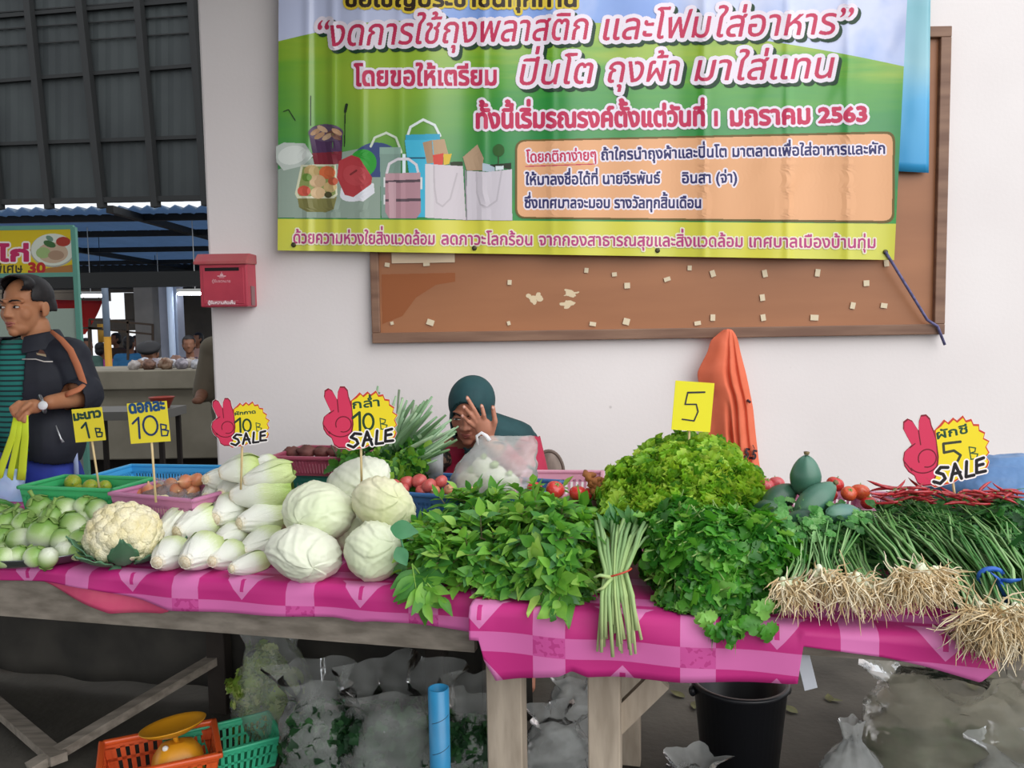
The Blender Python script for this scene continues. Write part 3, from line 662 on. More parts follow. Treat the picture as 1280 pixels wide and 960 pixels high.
# ---- red mailbox on the wall end
Ym = 3.86
A, Bq = at(251, 384, Ym), at(308, 328, Ym); bw, bh = Bq.x - A.x, Bq.z - A.z; cx, cz = (A.x + Bq.x) / 2, (A.z + Bq.z) / 2
m_red = mat('mailbox_red', 'b93a4c', .45, 'a83044', 6, 4)
box = thing('mailbox', 'red metal mailbox with a sloped lid hung on the white wall end', 'mailbox', (cx, 3.93, A.z))
MB().box((cx, 3.93, cz), (bw, .14, bh)).build('box', m_red, box, smooth=False, mods=[('BEVEL', dict(width=.006, segments=2))])
lid = MB(); lid.prism([(3.845, Bq.z + .005), (3.845, Bq.z - .008), (4.0, Bq.z + .0), (4.0, Bq.z + .045), (3.90, Bq.z + .045)], A.x - .022, Bq.x + .006)
lid.v = [(y, x, z) for x, y, z in lid.v]; lid.f = [f[::-1] for f in lid.f]; lid.build('lid', mat('mailbox_lid', 'a85a58', .5, 'b0434f', 8), box, smooth=False, mods=[('BEVEL', dict(width=.004, segments=2))])
k = bw / 57
MB().box((cx - .004, Ym - .0005, Bq.z - .03), (bw * .72, .006, .016)).build('slot', mat('slot_black', '190d10', .8), box, smooth=False)
MB().box((cx, Ym - .001, cz - .005), (bw * .86, .004, bh * .82)).build('front_plate', m_red, box, smooth=False, mods=[('BEVEL', dict(width=.003, segments=1))])
MB().box((Bq.x + .002, 3.93, cz - .05), (.006, .05, .09)).build('hasp', mat('hasp_metal', '8c6a6c', .4, metal=.5), box, smooth=False)
pr = Print(250, 325, 60, 62, .18)
pr.ell(277, 343.5, 2, 1.6, 'd9a9b0'); pr.line([(272, 345), (282, 345)], .9, 'e6c6ca'); pr.line([(274, 347), (280, 347)], .8, 'd9a9b0'); pr.line([(277, 340), (277, 343)], .7, 'd9a9b0')
pr.text('ตู้รับจดหมาย', (265, 353), (288, 353), 5, 'e2b8be', .1); pr.line([(258, 376), (298, 376)], .4, 'd08a94'); pr.line([(258, 381), (298, 381)], .4, 'd08a94'); pr.text('ตู้รับความคิดเห็น', (260, 380), (294, 380), 5.5, 'f0dcdf', .25)
pr.build('lettering', lambda x, y: np.array([list(at(a, b, Ym - .0045)) for a, b in zip(x, y)]), box, run=10)
# ---- orange shirt hung on the board frame
outl = [(912, 413, 898, 916), (425, 888, 923), (440, 884, 926), (455, 876, 930), (466, 871, 933), (480, 873, 936), (495, 882, 939), (510, 884, 942), (540, 884, 945), (575, 886, 949), (610, 888, 955)]
rows = [(411, 905, 914), (416, 899, 919)] + outl[1:]
P = []
for k in range(46):
    y = 411 + (612 - 411) * k / 45
    ys = [r[0] for r in rows]; l = np.interp(y, ys, [r[1] for r in rows]); r = np.interp(y, ys, [r[2] for r in rows]); row = []
    for j in range(41):
        u = j / 40; px = l + (r - l) * u; s = min(1, (y - 405) / 60)
        d = .035 + .05 * math.sin(math.pi * min(1, u * 1.0)) * (.5 + .5 * s)
        d += s * (.012 * math.sin(u * 7 + y * .006) * min(1, max(0, (y - 450) / 80)) + .006 * nz((u * 3, y * .02, 1)))
        for c0, w0, a in ((.42 + .0004 * (y - 420), .045, -.045 * min(1, max(0, (y - 500) / 50))), (.62 - .0002 * (y - 420), .04, -.03 * s), (.80, .035, -.03 * s)): d += a * math.exp(-((u - c0) / w0) ** 2)
        row.append(at(px, y, 3.95 - max(.006, d)))
    P.append(row)
bk = [[Vector((p.x, 3.985, p.z)) for p in row] for row in P]
shirt = thing('hanging_shirt', 'orange long sleeved shirt hung from the bottom rail of the notice board', 'shirt', at(912, 612, 3.93))
m = MB(); m.grid(P); m.build('cloth', mat('shirt_orange', 'dc7052', .85, 'd46849', 12), shirt, mods=[('SOLIDIFY', dict(thickness=.008, offset=1)), ('SUBSURF', dict(levels=1, render_levels=1))])
pr = Print(925, 550, 30, 55, .3)
pr.text('5.5', (929, 571), (943, 574), 17, '2a1a22', .8); pr.text('50', (929, 595), (948, 597), 19, '2a1a22', 1.0); pr.line([(940, 556), (942, 560)], 1.2, '2a1a22')
def shmap(x, y):
    out = []
    for a, b in zip(x, y):
        k = (b - 411) / 201 * 45; ys = [r[0] for r in rows]; l = np.interp(b, ys, [r[1] for r in rows]); r = np.interp(b, ys, [r[2] for r in rows]); j = np.clip((a - l) / (r - l), 0, .999) * 40
        k0, j0 = int(min(max(k, 0), 44)), int(j); fk, fj = k - k0, j - j0
        p = P[k0][j0].lerp(P[k0][j0+1], fj).lerp(P[k0+1][j0].lerp(P[k0+1][j0+1], fj), fk); out.append((p.x, p.y - .014, p.z))
    return np.array(out)
pr.build('lettering', shmap, shirt, run=2)
MB().tube([at(934, 500, 3.885), at(938, 503, 3.885)], .006, 8).build('tag', mat('tag_dark', '3a2230', .7), shirt)
# ================================================================== TABLES
TZ = .757
def tp(s, v, z=TZ): return PU * s + PV * v + Vector((0, 0, z))
RT = Matrix.Rotation(-R(13), 3, 'Z')
m_old = mat('grey_timber', '8f867b', .8, '6f675d', 6, 6, stretch=(1, 6, 6))
m_leg = mat('pale_timber', 'b4a695', .75, '978a7a', 5, 6, stretch=(6, 6, 1))
m_shade_wood = mat('shaded_timber', '3a322b', .85, '2a2420', 5)  # dark leg wood, with the under-table shade put into its colour
def project(p):
    q = CM.to_3x3().transposed() @ (Vector(p) - CO); return 640 + F * q.x / -q.z, 480 - F * q.y / -q.z
LO, RO = 1.985, 1.90                                    # front planes of the two tables
def table(name, label, s0, s1, off, depth, legs, apron, legmats):
    t = thing(name, label, 'table', tp((s0 + s1) / 2, off + depth / 2, 0))
    MB().box(tp((s0 + s1) / 2, off + depth / 2, TZ - .02), (s1 - s0, depth, .034), RT).build('table_top', m_old, t, smooth=False)
    for v in (off + .02, off + depth - .05): MB().box(tp((s0 + s1) / 2, v, TZ - .037 - apron / 2), (s1 - s0 - .02, .03, apron), RT).build('rail', m_old, t, smooth=False)
    for i, (s, v, w) in enumerate(legs):
        MB().box(tp(s, v, (TZ - .037) / 2), (w, w * .7, TZ - .037), RT).build('leg', legmats[i], t, smooth=False, mods=[('BEVEL', dict(width=.003, segments=1))])
    return t
def s_of(px, off, z=.4):
    d = ray(px, 800); p = d * (off / d.dot(PV)); return p.dot(PU)
tl = table('market_table', 'long timber market table under the narrow pink cloth, bearing the cabbages', -3.1, -.56, LO, .75,
           [(-3.0, LO + .1, .07), (s_of(545, LO + .66), LO + .66, .07), (s_of(277, 2.70), 2.68, .075), (-.7, 2.68, .07), (-3.0, 2.68, .07)], .12, [m_shade_wood] * 5)
for a, b_, va, vb in (((272, 822), (36, 962), 2.68, LO + .12), ((-46, 846), (74, 949), 2.66, LO + .16)):
    MB().bar(atp(*a, va), atp(*b_, vb), .05, .03).build('brace', mat('grey_timber', '8f867b'), tl, smooth=False)
P_ = []
for i in range(61):
    s = -3.08 + 2.5 * i / 60; P_.append([tp(s, LO + .765 + .012 * math.sin(s * 19) * j / 10 + .01 * nz((s * 4, j * .3, 0), 1, 3),   .70 - (.655 + .008 * math.sin(s * 7)) * j / 10) for j in range(11)])
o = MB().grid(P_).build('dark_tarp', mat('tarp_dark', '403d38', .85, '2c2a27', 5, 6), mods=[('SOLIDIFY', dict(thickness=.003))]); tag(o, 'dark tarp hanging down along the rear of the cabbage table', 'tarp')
sa, sb = s_of(631, 1.99), s_of(755, 1.99)
trt = table('market_table', 'timber market table on pale legs under the deep pink cloth, bearing the leafy greens', -.545, 1.75, RO, .80,
            [(sa, 2.0, .092), (sb, 2.0, .08), (s_of(786, 2.6), 2.62, .07), (1.6, 2.62, .08), (1.6, 2.0, .08)], .03, [m_leg] * 5)
p, q = atp(826, 848, 2.03), atp(768, 905, 2.03); MB().bar(p, q, .03, .055).build('brace', m_leg, trt, smooth=False)
# ---- table cloths (pink plaid)
PH0 = s_of(310, LO) - .345 * .5
mc = bpy.data.materials.new('pink_plaid'); mc.use_nodes = True; N, L = nt(mc); b = N['Principled BSDF']; b.inputs['Roughness'].default_value = .6
uvn = N.new('ShaderNodeUVMap'); sp = N.new('ShaderNodeSeparateXYZ'); L.new(uvn.outputs[0], sp.inputs[0]); x, y = sp.outputs[0], sp.outputs[1]
fs = mth('SUBTRACT', mth('FRACT', mth('DIVIDE', mth('SUBTRACT', x, PH0), .345)), .5); fa = mth('ABSOLUTE', fs)
bv = mth('LESS_THAN', mth('ABSOLUTE', mth('SUBTRACT', fa, .5)), .115)
fy = mth('FRACT', mth('DIVIDE', mth('ADD', y, .05), .155)); bh_ = mth('GREATER_THAN', fy, .68)
tri = mth('MULTIPLY', mth('LESS_THAN', fa, mth('MULTIPLY', mth('SUBTRACT', .05, y), 2.6)), mth('GREATER_THAN', y, -.03))
tri2 = mth('LESS_THAN', fa, mth('MULTIPLY', mth('SUBTRACT', y, .115), 2.8)); tri = mth('MAXIMUM', tri, tri2)
ti1 = mth('MULTIPLY', mth('LESS_THAN', fa, .016), mth('LESS_THAN', mth('ABSOLUTE', mth('SUBTRACT', y, .012)), .016)); ti2 = mth('MULTIPLY', mth('LESS_THAN', fa, .02), mth('LESS_THAN', mth('ABSOLUTE', mth('SUBTRACT', y, .155)), .022))
tri = mth('MULTIPLY', tri, mth('SUBTRACT', 1.0, mth('MAXIMUM', ti1, ti2)))
def rgb(c): n = N.new('ShaderNodeRGB'); n.outputs[0].default_value = (*lin(c), 1); return n.outputs[0]
mag, pnk, mid = rgb('c0267c'), rgb('d569ab'), rgb('cb4f99')
col = mix(bh_, mag, pnk); col = mix(tri, col, rgb('d87db6'))
cross = mix(bh_, rgb('d873b2'), mid)
orn = mth('MULTIPLY', mth('GREATER_THAN', noise_(60, 1), .56), bh_); cross = mix(orn, cross, rgb('bb3a86'))
col = mix(bv, col, cross)
L.new(col, b.inputs['Base Color'])
def cloth(label, s0, s1, off, depth, hem, n=160, m=None, top=True, lift=0, seed=0):
    mb = MB(); rows = []; uvs = []
    for i in range(n + 1):
        s = s0 + (s1 - s0) * i / n; px = project(tp(s, off - .01, .68))[0]
        hy = np.interp(px, [h[0] for h in hem], [h[1] for h in hem])
        zh = atp(px, hy, off - .02).z; zh = min(zh, TZ - .012); row = []; ur = []
        if top:
            for v in (depth, depth * .5, .03, .008): row.append(tp(s, off + v, TZ + .004 + lift)); ur.append((s, -v))
        for k in range(9):
            u = k / 8; d = (TZ + .002 - zh) * u; w = (.006 * math.sin(s * 21 + seed) + .012 * nz((s * 5, d * 2, seed), 1)) * min(1, d / .05)
            row.append(tp(s, off - .012 - lift - w - .01 * min(1, u * 4), TZ + .001 - d)); ur.append((s, d))
        rows.append(row); uvs.append(ur)
    mb.grid(rows); o = mb.build('tablecloth', m or mc, mods=[('SOLIDIFY', dict(thickness=.0015, offset=0))])
    uv = o.data.uv_layers.new(name='UVMap'); li = np.zeros(len(o.data.loops), np.int32); o.data.loops.foreach_get('vertex_index', li)
    uv.data.foreach_set('uv', np.array(uvs, np.float32).reshape(-1, 2)[li].reshape(-1)); tag(o, label, 'tablecloth'); return o
hemL = [(-200, 722), (0, 724), (60, 727), (120, 735), (180, 750), (215, 762), (300, 766), (420, 772), (450, 777), (470, 775), (520, 779), (590, 789), (640, 800)]
cloth('narrow pink plaid cloth along the front of the cabbage table', -3.08, -.555, LO, .74, hemL)
cloth('salmon pink lining cloth hanging below the narrow plaid cloth near the cauliflower', s_of(58, LO), s_of(216, LO), LO + .012, .2, [(58, 727), (98, 746), (141, 766), (205, 766), (216, 763)], 50, mat('salmon_cloth', 'd8607c', .7, 'cf4a72', 10), top=False)
hemR = [(560, 795), (600, 800), (606, 826), (620, 851), (650, 847), (700, 843), (716, 836), (735, 845), (770, 846), (850, 851), (985, 853), (998, 852), (1001, 806), (1050, 812), (1100, 820), (1160, 834), (1222, 850), (1240, 835), (1290, 826)]
cloth('deep pink plaid cloth hanging from the front of the leafy greens table', -.55, s_of(1242, RO), RO, .78, hemR, 200, lift=.002, seed=2)
# ================================================================== BASKETS
def basket(name, label, c, w, d, h, col, rot=-13, ns=26, rim=.014, tap=.86, group=None, lab2=None, bands=1):
    m_ = mat('plastic_' + col, col, .4, spec=.5); Q = Matrix.Rotation(R(rot), 3, 'Z'); c = Vector(c)
    t = thing(name, label, 'basket', c, group)
    def pt(u, v, z): k = tap + (1 - tap) * z / h; return c + Q @ Vector((u * w / 2 * k, v * d / 2 * k, z))
    lat = MB(); cn = ((-1, -1), (1, -1), (1, 1), (-1, 1))
    for i in range(4):
        a, b_ = cn[i], cn[(i + 1) % 4]; L_ = w if i % 2 == 0 else d; k = max(6, int(ns * L_ / max(w, d)))
        def e(tt, z): return pt(a[0] + (b_[0] - a[0]) * tt, a[1] + (b_[1] - a[1]) * tt, z)
        nrm = Q @ Vector((0, -1, 0) if i == 0 else (1, 0, 0) if i == 1 else (0, 1, 0) if i == 2 else (-1, 0, 0))
        for z0_, z1_ in ((0, h * .16), (h * .80, h)) + (((h * .46, h * .54),) if bands else ()):
            lat.add([e(0, z0_), e(1, z0_), e(1, z1_), e(0, z1_)] + [q - nrm * .003 for q in (e(0, z0_), e(1, z0_), e(1, z1_), e(0, z1_))], [(0, 1, 2, 3), (7, 6, 5, 4), (3, 2, 6, 7), (0, 4, 5, 1)])
        for j in range(k + 1):
            tt = j / k; hw = .5 / k * (.55 if 0 < j < k else 1.6)
            t0, t1 = max(0, tt - hw), min(1, tt + hw)
            lat.add([e(t0, h * .1), e(t1, h * .1), e(t1, h * .85), e(t0, h * .85)] + [q - nrm * .003 for q in (e(t0, h * .1), e(t1, h * .1), e(t1, h * .85), e(t0, h * .85))], [(0, 1, 2, 3), (7, 6, 5, 4), (0, 3, 7, 4), (1, 5, 6, 2)])
    lat.add([pt(-1, -1, .003), pt(1, -1, .003), pt(1, 1, .003), pt(-1, 1, .003)] + [pt(-1, -1, 0), pt(1, -1, 0), pt(1, 1, 0), pt(-1, 1, 0)], [(0, 1, 2, 3), (7, 6, 5, 4)])
    lat.build('lattice', m_, t, smooth=False)
    r = MB(); e = rim
    for i in range(4):
        a, b_ = cn[i], cn[(i + 1) % 4]; A_, B_ = pt(*a, h), pt(*b_, h); dd = (B_ - A_).normalized()
        r.bar(A_ - dd * e / 2, B_ + dd * e / 2, e, e * .9)
    r.build('rim', m_, t, smooth=False, mods=[('BEVEL', dict(width=e * .3, segments=2))]); return t
def quad_basket(name, label, fl, fr, bk, zr, h, col, **kw):   # from rim corners seen in the picture
    a, b_ = atz(*fl, zr), atz(*fr, zr); u = (b_ - a); w = u.length; ang = math.degrees(math.atan2(u.y, u.x)); n = Vector((-u.y, u.x, 0)).normalized()
    d = kw.pop('depth'); c = (a + b_) / 2 + n * d / 2; c.z = zr - h
    return basket(name, label, c, w, d, h, col, rot=ang, **kw)
quad_basket('plastic_basket', 'green plastic basket of limes behind the eggplant tray', (24, 609), (140, 613), None, .93, .165, '3fae6e', depth=.20, ns=30, bands=0)
quad_basket('plastic_basket', 'pink plastic basket of bagged onions between cauliflower and cabbage pile', (138, 617), (240, 626), None, .93, .165, 'c07ba2', depth=.20, ns=30, bands=0)
quad_basket('plastic_basket', 'empty sky blue plastic basket beside the white wall end', (92, 602), (262, 605), None, .91, .148, '3f9fd6', depth=.33, ns=40, bands=0)
quad_basket('plastic_basket', 'teal plastic basket under the maroon basket behind the round cabbages', (345, 592), (440, 596), None, .925, .155, '2f9f86', depth=.26, ns=24)
quad_basket('plastic_basket', 'maroon plastic basket stacked on the teal basket behind the round cabbages', (338, 572), (446, 574), None, .995, .064, '9c4a60', depth=.25, ns=26, bands=0)
quad_basket('plastic_basket', 'dark blue plastic basket of shallots and onions in front of the seated person', (489, 616), (660, 628), None, .93, .165, '3a669c', depth=.32, ns=30)
quad_basket('plastic_basket', 'pale pink plastic basket of tomatoes and turmeric beside the lettuce heap', (640, 620), (752, 621), None, .93, .165, 'd99ab0', depth=.40, ns=22)
quad_basket('plastic_basket', 'rose pink plastic basket of tomatoes behind the green papayas', (950, 634), (1092, 640), None, .915, .15, 'c987a6', depth=.30, ns=24)
quad_basket('plastic_basket', 'rose pink plastic basket of red chillies behind the spring onions', (1108, 644), (1272, 652), None, .90, .135, 'c58ba5', depth=.30, ns=24)
# ================================================================== PRODUCE
def gv(px, py, v): return atp(px, py, v)
def rest(px, py, r, z0=0.0):                             # centre of a round thing of r pixels seen at px, py that rests on the table top
    d = ray(px, py); t = (CH - TZ - .006 - z0) / (r * d.y / F - d.z); return CO + d * t
# ---- steel tray of round eggplants
tc_ = tp(-1.985, LO + .088, TZ + .012)
tray = MB(); tray.lathe([(0, 0), (.17, 0), (.19, .01), (.212, .03), (.216, .031), (.212, .026), (.19, .005), (.17, -.004), (0, -.004)], 48, (0, 0, 0), Matrix.Diagonal((1.12, .86, 1)))
tray.xf(Matrix.Translation(tc_) @ RT.to_4x4()); o = tray.build('tray', mat('tray_steel', '7d8585', .3, metal=.8)); tag(o, 'oval steel tray heaped with pale round eggplants', 'tray')
m_egg = grad('eggplant_skin', [(0, 'e0e6d4'), (.22, 'cddbb2'), (.5, '9dbd70'), (.8, '76a04a'), (1, '66923e')], 'Z', .32, .25, spec=.5, nscale=40, stretch=(1, 1, .25))
m_calyx = mat('calyx_green', '8aa85a', .6, '6f8f46', 30)
egg = thing('eggplant', 'pale green round eggplant', 'eggplant')
e_ = MB(); e_.ell((0, 0, 0), (1, 1, 1), nu=24, nv=16, fn=lambda d: 1 + (.12 if d.z > .2 else 0) * max(0, d.z - .2) + .015 * math.cos(6 * math.atan2(d.y, d.x))); e_.build('fruit', m_egg, egg)
c_ = MB(); P = []
for j in range(5):
    a = j * 2 * math.pi / 5
    for w_, l_ in ((.32, .8),):
        pts = [(0, 1.16)] + [(.42 * k, 1.18 - .12 * k * k) for k in (1, 2)] + [(.92, .72)]
        rows_ = []
        for k, (rr_, zz) in enumerate(pts):
            hw = (.2, .3, .24, .02)[k]
            rows_.append([Vector((rr_ * math.cos(a) - s_ * hw * math.sin(a), rr_ * math.sin(a) + s_ * hw * math.cos(a), zz + .03)) for s_ in (-1, 0, 1)])
        c_.grid(rows_)
c_.build('calyx', m_calyx, egg, mods=[('SOLIDIFY', dict(thickness=.06))])
MB().tube([(0, 0, 1.1), (.03, .02, 1.4), (.12, .05, 1.75)], [.17, .14, .19], 8).build('stem', m_calyx, egg)
eggs = [('bottom row', LO + .09, [(3, 697, 12, 200, 80), (22, 695, 11, 60, 60), (43, 696, 12, 20, 70), (60, 697, 11, 170, 120), (81, 689, 11, 40, 115), (97, 690, 10, 0, 60)]),
        ('second row', LO + .14, [(-4, 676, 15, 20, 60), (26, 674, 13, 170, 100), (54, 668, 17, 80, 20), (77, 676, 12, 120, 55), (100, 676, 13, 30, 50), (10, 685, 12, 100, 50)]),
        ('third row', LO + .20, [(5, 659, 14, 60, 35), (30, 655, 13, 30, 35), (64, 650, 13, 90, 20), (93, 658, 14, 150, 60), (110, 666, 11, 20, 50), (45, 661, 12, 200, 50)]),
        ('top row', LO + .25, [(52, 637, 14, 200, 25), (82, 640, 16, 165, 70), (108, 645, 11, 80, 60), (122, 637, 12, 160, 65), (-2, 645, 12, 40, 60), (20, 646, 11, 200, 70), (104, 632, 10, 40, 50)])]
first = True
for rn, v, L_ in eggs:
    L_ = sorted(L_)
    for i, (px, py, r, az, tilt) in enumerate(L_):
        p = rest(px, py, r, .012) if rn == 'bottom row' else gv(px, py, v); k = r * p.y / F
        q = Quaternion((0, 0, 1), R(az - 90)) @ Quaternion((1, 0, 0), R(-tilt + 180 if False else -tilt))
        if (tilt > 110): q = Quaternion((0, 0, 1), R(az * .3)) @ Quaternion((1, 0, 0), R(-tilt - 20))
        k *= 1.12; place(egg, first, p, q, (k, k, k * rng.uniform(.95, 1.25)), f'pale green round eggplant, {ORD[i]} from the left in the {rn} of the steel tray', 'round eggplants on the tray'); first = False
# long green eggplant at the tray edge
t = thing('green_eggplant', 'dark green long eggplant lying at the far edge of the eggplant tray', 'eggplant', gv(8, 637, LO + .3)); a, b_ = gv(-30, 634, LO + .3), gv(26, 640, LO + .28)
MB().tube([a.lerp(b_, k / 8) + Vector((0, 0, .012 * math.sin(k / 8 * 3.1))) for k in range(9)], [.012, .022, .026, .027, .026, .024, .020, .014, .004], 14).build('fruit', mat('green_skin', '4f8f3e', .35, '3f7a34', 20), t); MB().tube([a, a - (b_ - a) * .15], .007, 8).build('stem', m_calyx, t)
# ---- cauliflowers
m_curd = mat('curd', 'f0e9cb', .75, 'e4d8a8', 22, 5, bump=.5, bscale=160)
m_cleaf = mat('cauli_leaf', '5f8a68', .6, '4a7558', 9, 4)
def leafsheet(mb, base, d, nrm, L_, W, curl=.3, fold=.25, mi=0, n=6, m_=4, ruff=0, prof=None, seed=0):
    d = Vector(d).normalized(); nrm = Vector(nrm); nrm = (nrm - d * nrm.dot(d)); nrm = nrm.normalized() if nrm.length > 1e-5 else d.orthogonal().normalized(); sd = d.cross(nrm); base = Vector(base); P_ = []
    for i in range(n + 1):
        t_ = i / n; w_ = (prof(t_) if prof else math.sin(math.pi * min(.97, max(.04, t_ ** .8)))) * W / 2
        row = []
        for j in range(m_ + 1):
            u = 2 * j / m_ - 1
            off_ = -curl * L_ * t_ * t_ + fold * abs(u) * w_ + ruff * (abs(u) ** 2) * math.sin(i * 2.4 + j * 1.9 + seed) * W
            row.append(base + d * (L_ * t_ * (1 - .25 * curl * t_)) + sd * (u * w_) + nrm * off_)
        P_.append(row)
    mb.grid(P_, mi)
def cauliflower(label, c, r, seed, nfl):
    t = thing('cauliflower', label, 'cauliflower', c); mb = MB(); rg = random.Random(seed)
    for k in range(nfl):
        z = 1 - 1.55 * (k + .5) / nfl; a = k * 2.39996; s_ = math.sqrt(max(0, 1 - z * z)); d = Vector((s_ * math.cos(a), s_ * math.sin(a), z))
        cc = Vector(c) + Vector((d.x * r * .82, d.y * r * .7, d.z * r * .74)); rr_ = r * rg.uniform(.2, .29)
        mb.ell(cc, (rr_, rr_, rr_), nu=14, nv=10, fn=lambda q: 1 + .16 * nz(q, 3.2, k) + .10 * nz(q, 7, k + 2))
    mb.ell(c, (r * .8, r * .66, r * .72), nu=20, nv=12); mb.build('curd', m_curd, t)
    for k in range(9):
        a = R(k * 40 + 12); d = Vector((math.cos(a), math.sin(a) * .9, -.1 + .35 * (k % 2))); lf = MB()
        leafsheet(lf, Vector(c) + Vector((math.cos(a) * r * .5, math.sin(a) * r * .5, -r * .72)), d + Vector((0, 0, .25)), (0, 0, 1), r * 1.15, r * .8, -.35, .2, n=10, m_=8, ruff=.05, seed=k)
        lf.build('leaf', m_cleaf, t, mods=[('SOLIDIFY', dict(thickness=.002))])
p = rest(155, 670, 36); cauliflower('large cream cauliflower at the cloth edge beside the eggplant tray', p, 45 * p.y / F, 3, 95)
p = gv(200, 640, LO + .26); cauliflower('small cauliflower behind the large one, with a price stick standing in it', p, 22 * p.y / F, 5, 50)
lf = MB(); leafsheet(lf, gv(150, 706, LO + .02), (-.35, -.5, -.6), (0, -1, .3), .055, .035, .2, .2, n=8, m_=6, ruff=.08); o = lf.build('loose_leaf', m_cleaf, mods=[('SOLIDIFY', dict(thickness=.002))]); tag(o, 'torn blue-green cauliflower leaf hanging over the cloth edge below the large cauliflower', 'leaf')
# ---- chinese cabbages
def napa_mats(i):
    tip = ('a9c452', 'b9cf6c', '98bb46', 'c3d588')[i]
    return grad(f'napa_leaf_{i}', [(0, 'e4dcc6'), (.05, 'ececE4'.lower()), (.40, 'e9ede0'), (.60, 'd3e0aa'), (1, tip)], 'Z', .4, .35, spec=.45, nscale=34, stretch=(1, 1, .12), bump=.35)
nm = [napa_mats(i) for i in range(4)]
def make_napa(mi):
    t = thing('chinese_cabbage', 'napa', 'cabbage'); mb = MB()
    prof = lambda z: (.42 + .62 * math.sin(min(1, z * 1.5) * math.pi / 2)) * (1 if z < .62 else math.sqrt(max(.0, 1 - ((z - .62) / .42) ** 2)) * .96 + .04)
    P_ = []
    for i in range(25):
        z = i / 24; row = []
        for j in range(49):
            a = 2 * math.pi * j / 48; r_ = prof(z)
            r_ *= 1 + .05 * math.cos(9 * a + 2 * z) + .05 * ((a * 3 / (2 * math.pi) + z * .35) % 1) - .02 + .03 * nz((math.cos(a), math.sin(a), z * 3), 2, mi)
            row.append(Vector((r_ * math.cos(a), r_ * math.sin(a), z)))
        P_.append(row)
    for j in range(48): pass
    mb.grid(P_); mb.add([Vector((0, 0, -.0))] + P_[0][:-1], [(0, (j + 1) % 48 + 1, j + 1) for j in range(48)])
    for k in range(3):
        a0 = k * 2.1 + mi; rows_ = []
        for i in range(11):
            z = .06 + .96 * i / 10; hw = .95 * math.sin(math.pi * min(.93, .12 + .8 * i / 10)) ** .7; row = []
            for j in range(9):
                u = j / 4 - 1; a = a0 + u * hw; r_ = prof(min(z, .985)) * 1.035 + .02 + .05 * abs(u) ** 3 * (z) + .03 * math.sin(u * 9 + z * 7) * z
                row.append(Vector((r_ * math.cos(a), r_ * math.sin(a), z * (1 + .03 * math.sin(k + u * 2)))))
            rows_.append(row)
        mb.grid(rows_)
    mb.build('leaf_head', nm[mi], t)
    MB().lathe([(0, -.035), (.26, -.03), (.36, 0), (.40, .02)], 20).build('root_end', mat('napa_cut', 'e8dfc8', .6, 'cdb994', 9), t); return t
napa_src = [make_napa(i) for i in range(4)]; used = [False] * 4
napas = [('bottom row', LO + .07, .14, [(196, 703, 226, 684, 18), (231, 703, 268, 678, 20), (265, 702, 298, 688, 16), (289, 711, 334, 700, 13)]),
         ('second row', LO + .13, .14, [(197, 677, 250, 634, 20), (221, 667, 272, 645, 21), (272, 677, 304, 664, 15), (302, 692, 350, 670, 18)]),
         ('third row', LO + .20, .15, [(268, 649, 300, 630, 19), (299, 655, 362, 640, 19)]),
         ('upper back row', LO + .29, .13, [(257, 621, 275, 610, 11), (276, 618, 300, 602, 14), (257, 599, 290, 600, 13)]),
         ('top row', LO + .27, .06, [(275, 592, 322, 582, 16), (290, 620, 366, 610, 20), (306, 602, 366, 588, 16)]),
         ('topmost back row', LO + .42, .05, [(318, 579, 338, 579, 10), (322, 655, 356, 650, 15)])]
cnt = 0
for rn, v, dv, L_ in napas:
    for i, (ax, ay, bx_, by_, r) in enumerate(L_):
        a = rest(ax, ay, r) if rn == 'bottom row' else gv(ax, ay, v)
        b_ = gv(bx_, by_, a.dot(PV) + dv); k = 1.12 * r * a.y / F; d = b_ - a; ln = d.length
        if ln < 2.7 * k: b_ = a + d * (2.7 * k / ln)
        d = b_ - a; mi = cnt % 4; q = d.to_track_quat('Z', 'Y') @ Quaternion((0, 0, 1), cnt * 1.3)
        place(napa_src[mi], not used[mi], a, q, (k, k, d.length), f'pale chinese cabbage, {ORD[i]} from the left in the {rn} of the pile', 'chinese cabbages in the pile'); used[mi] = True; cnt += 1
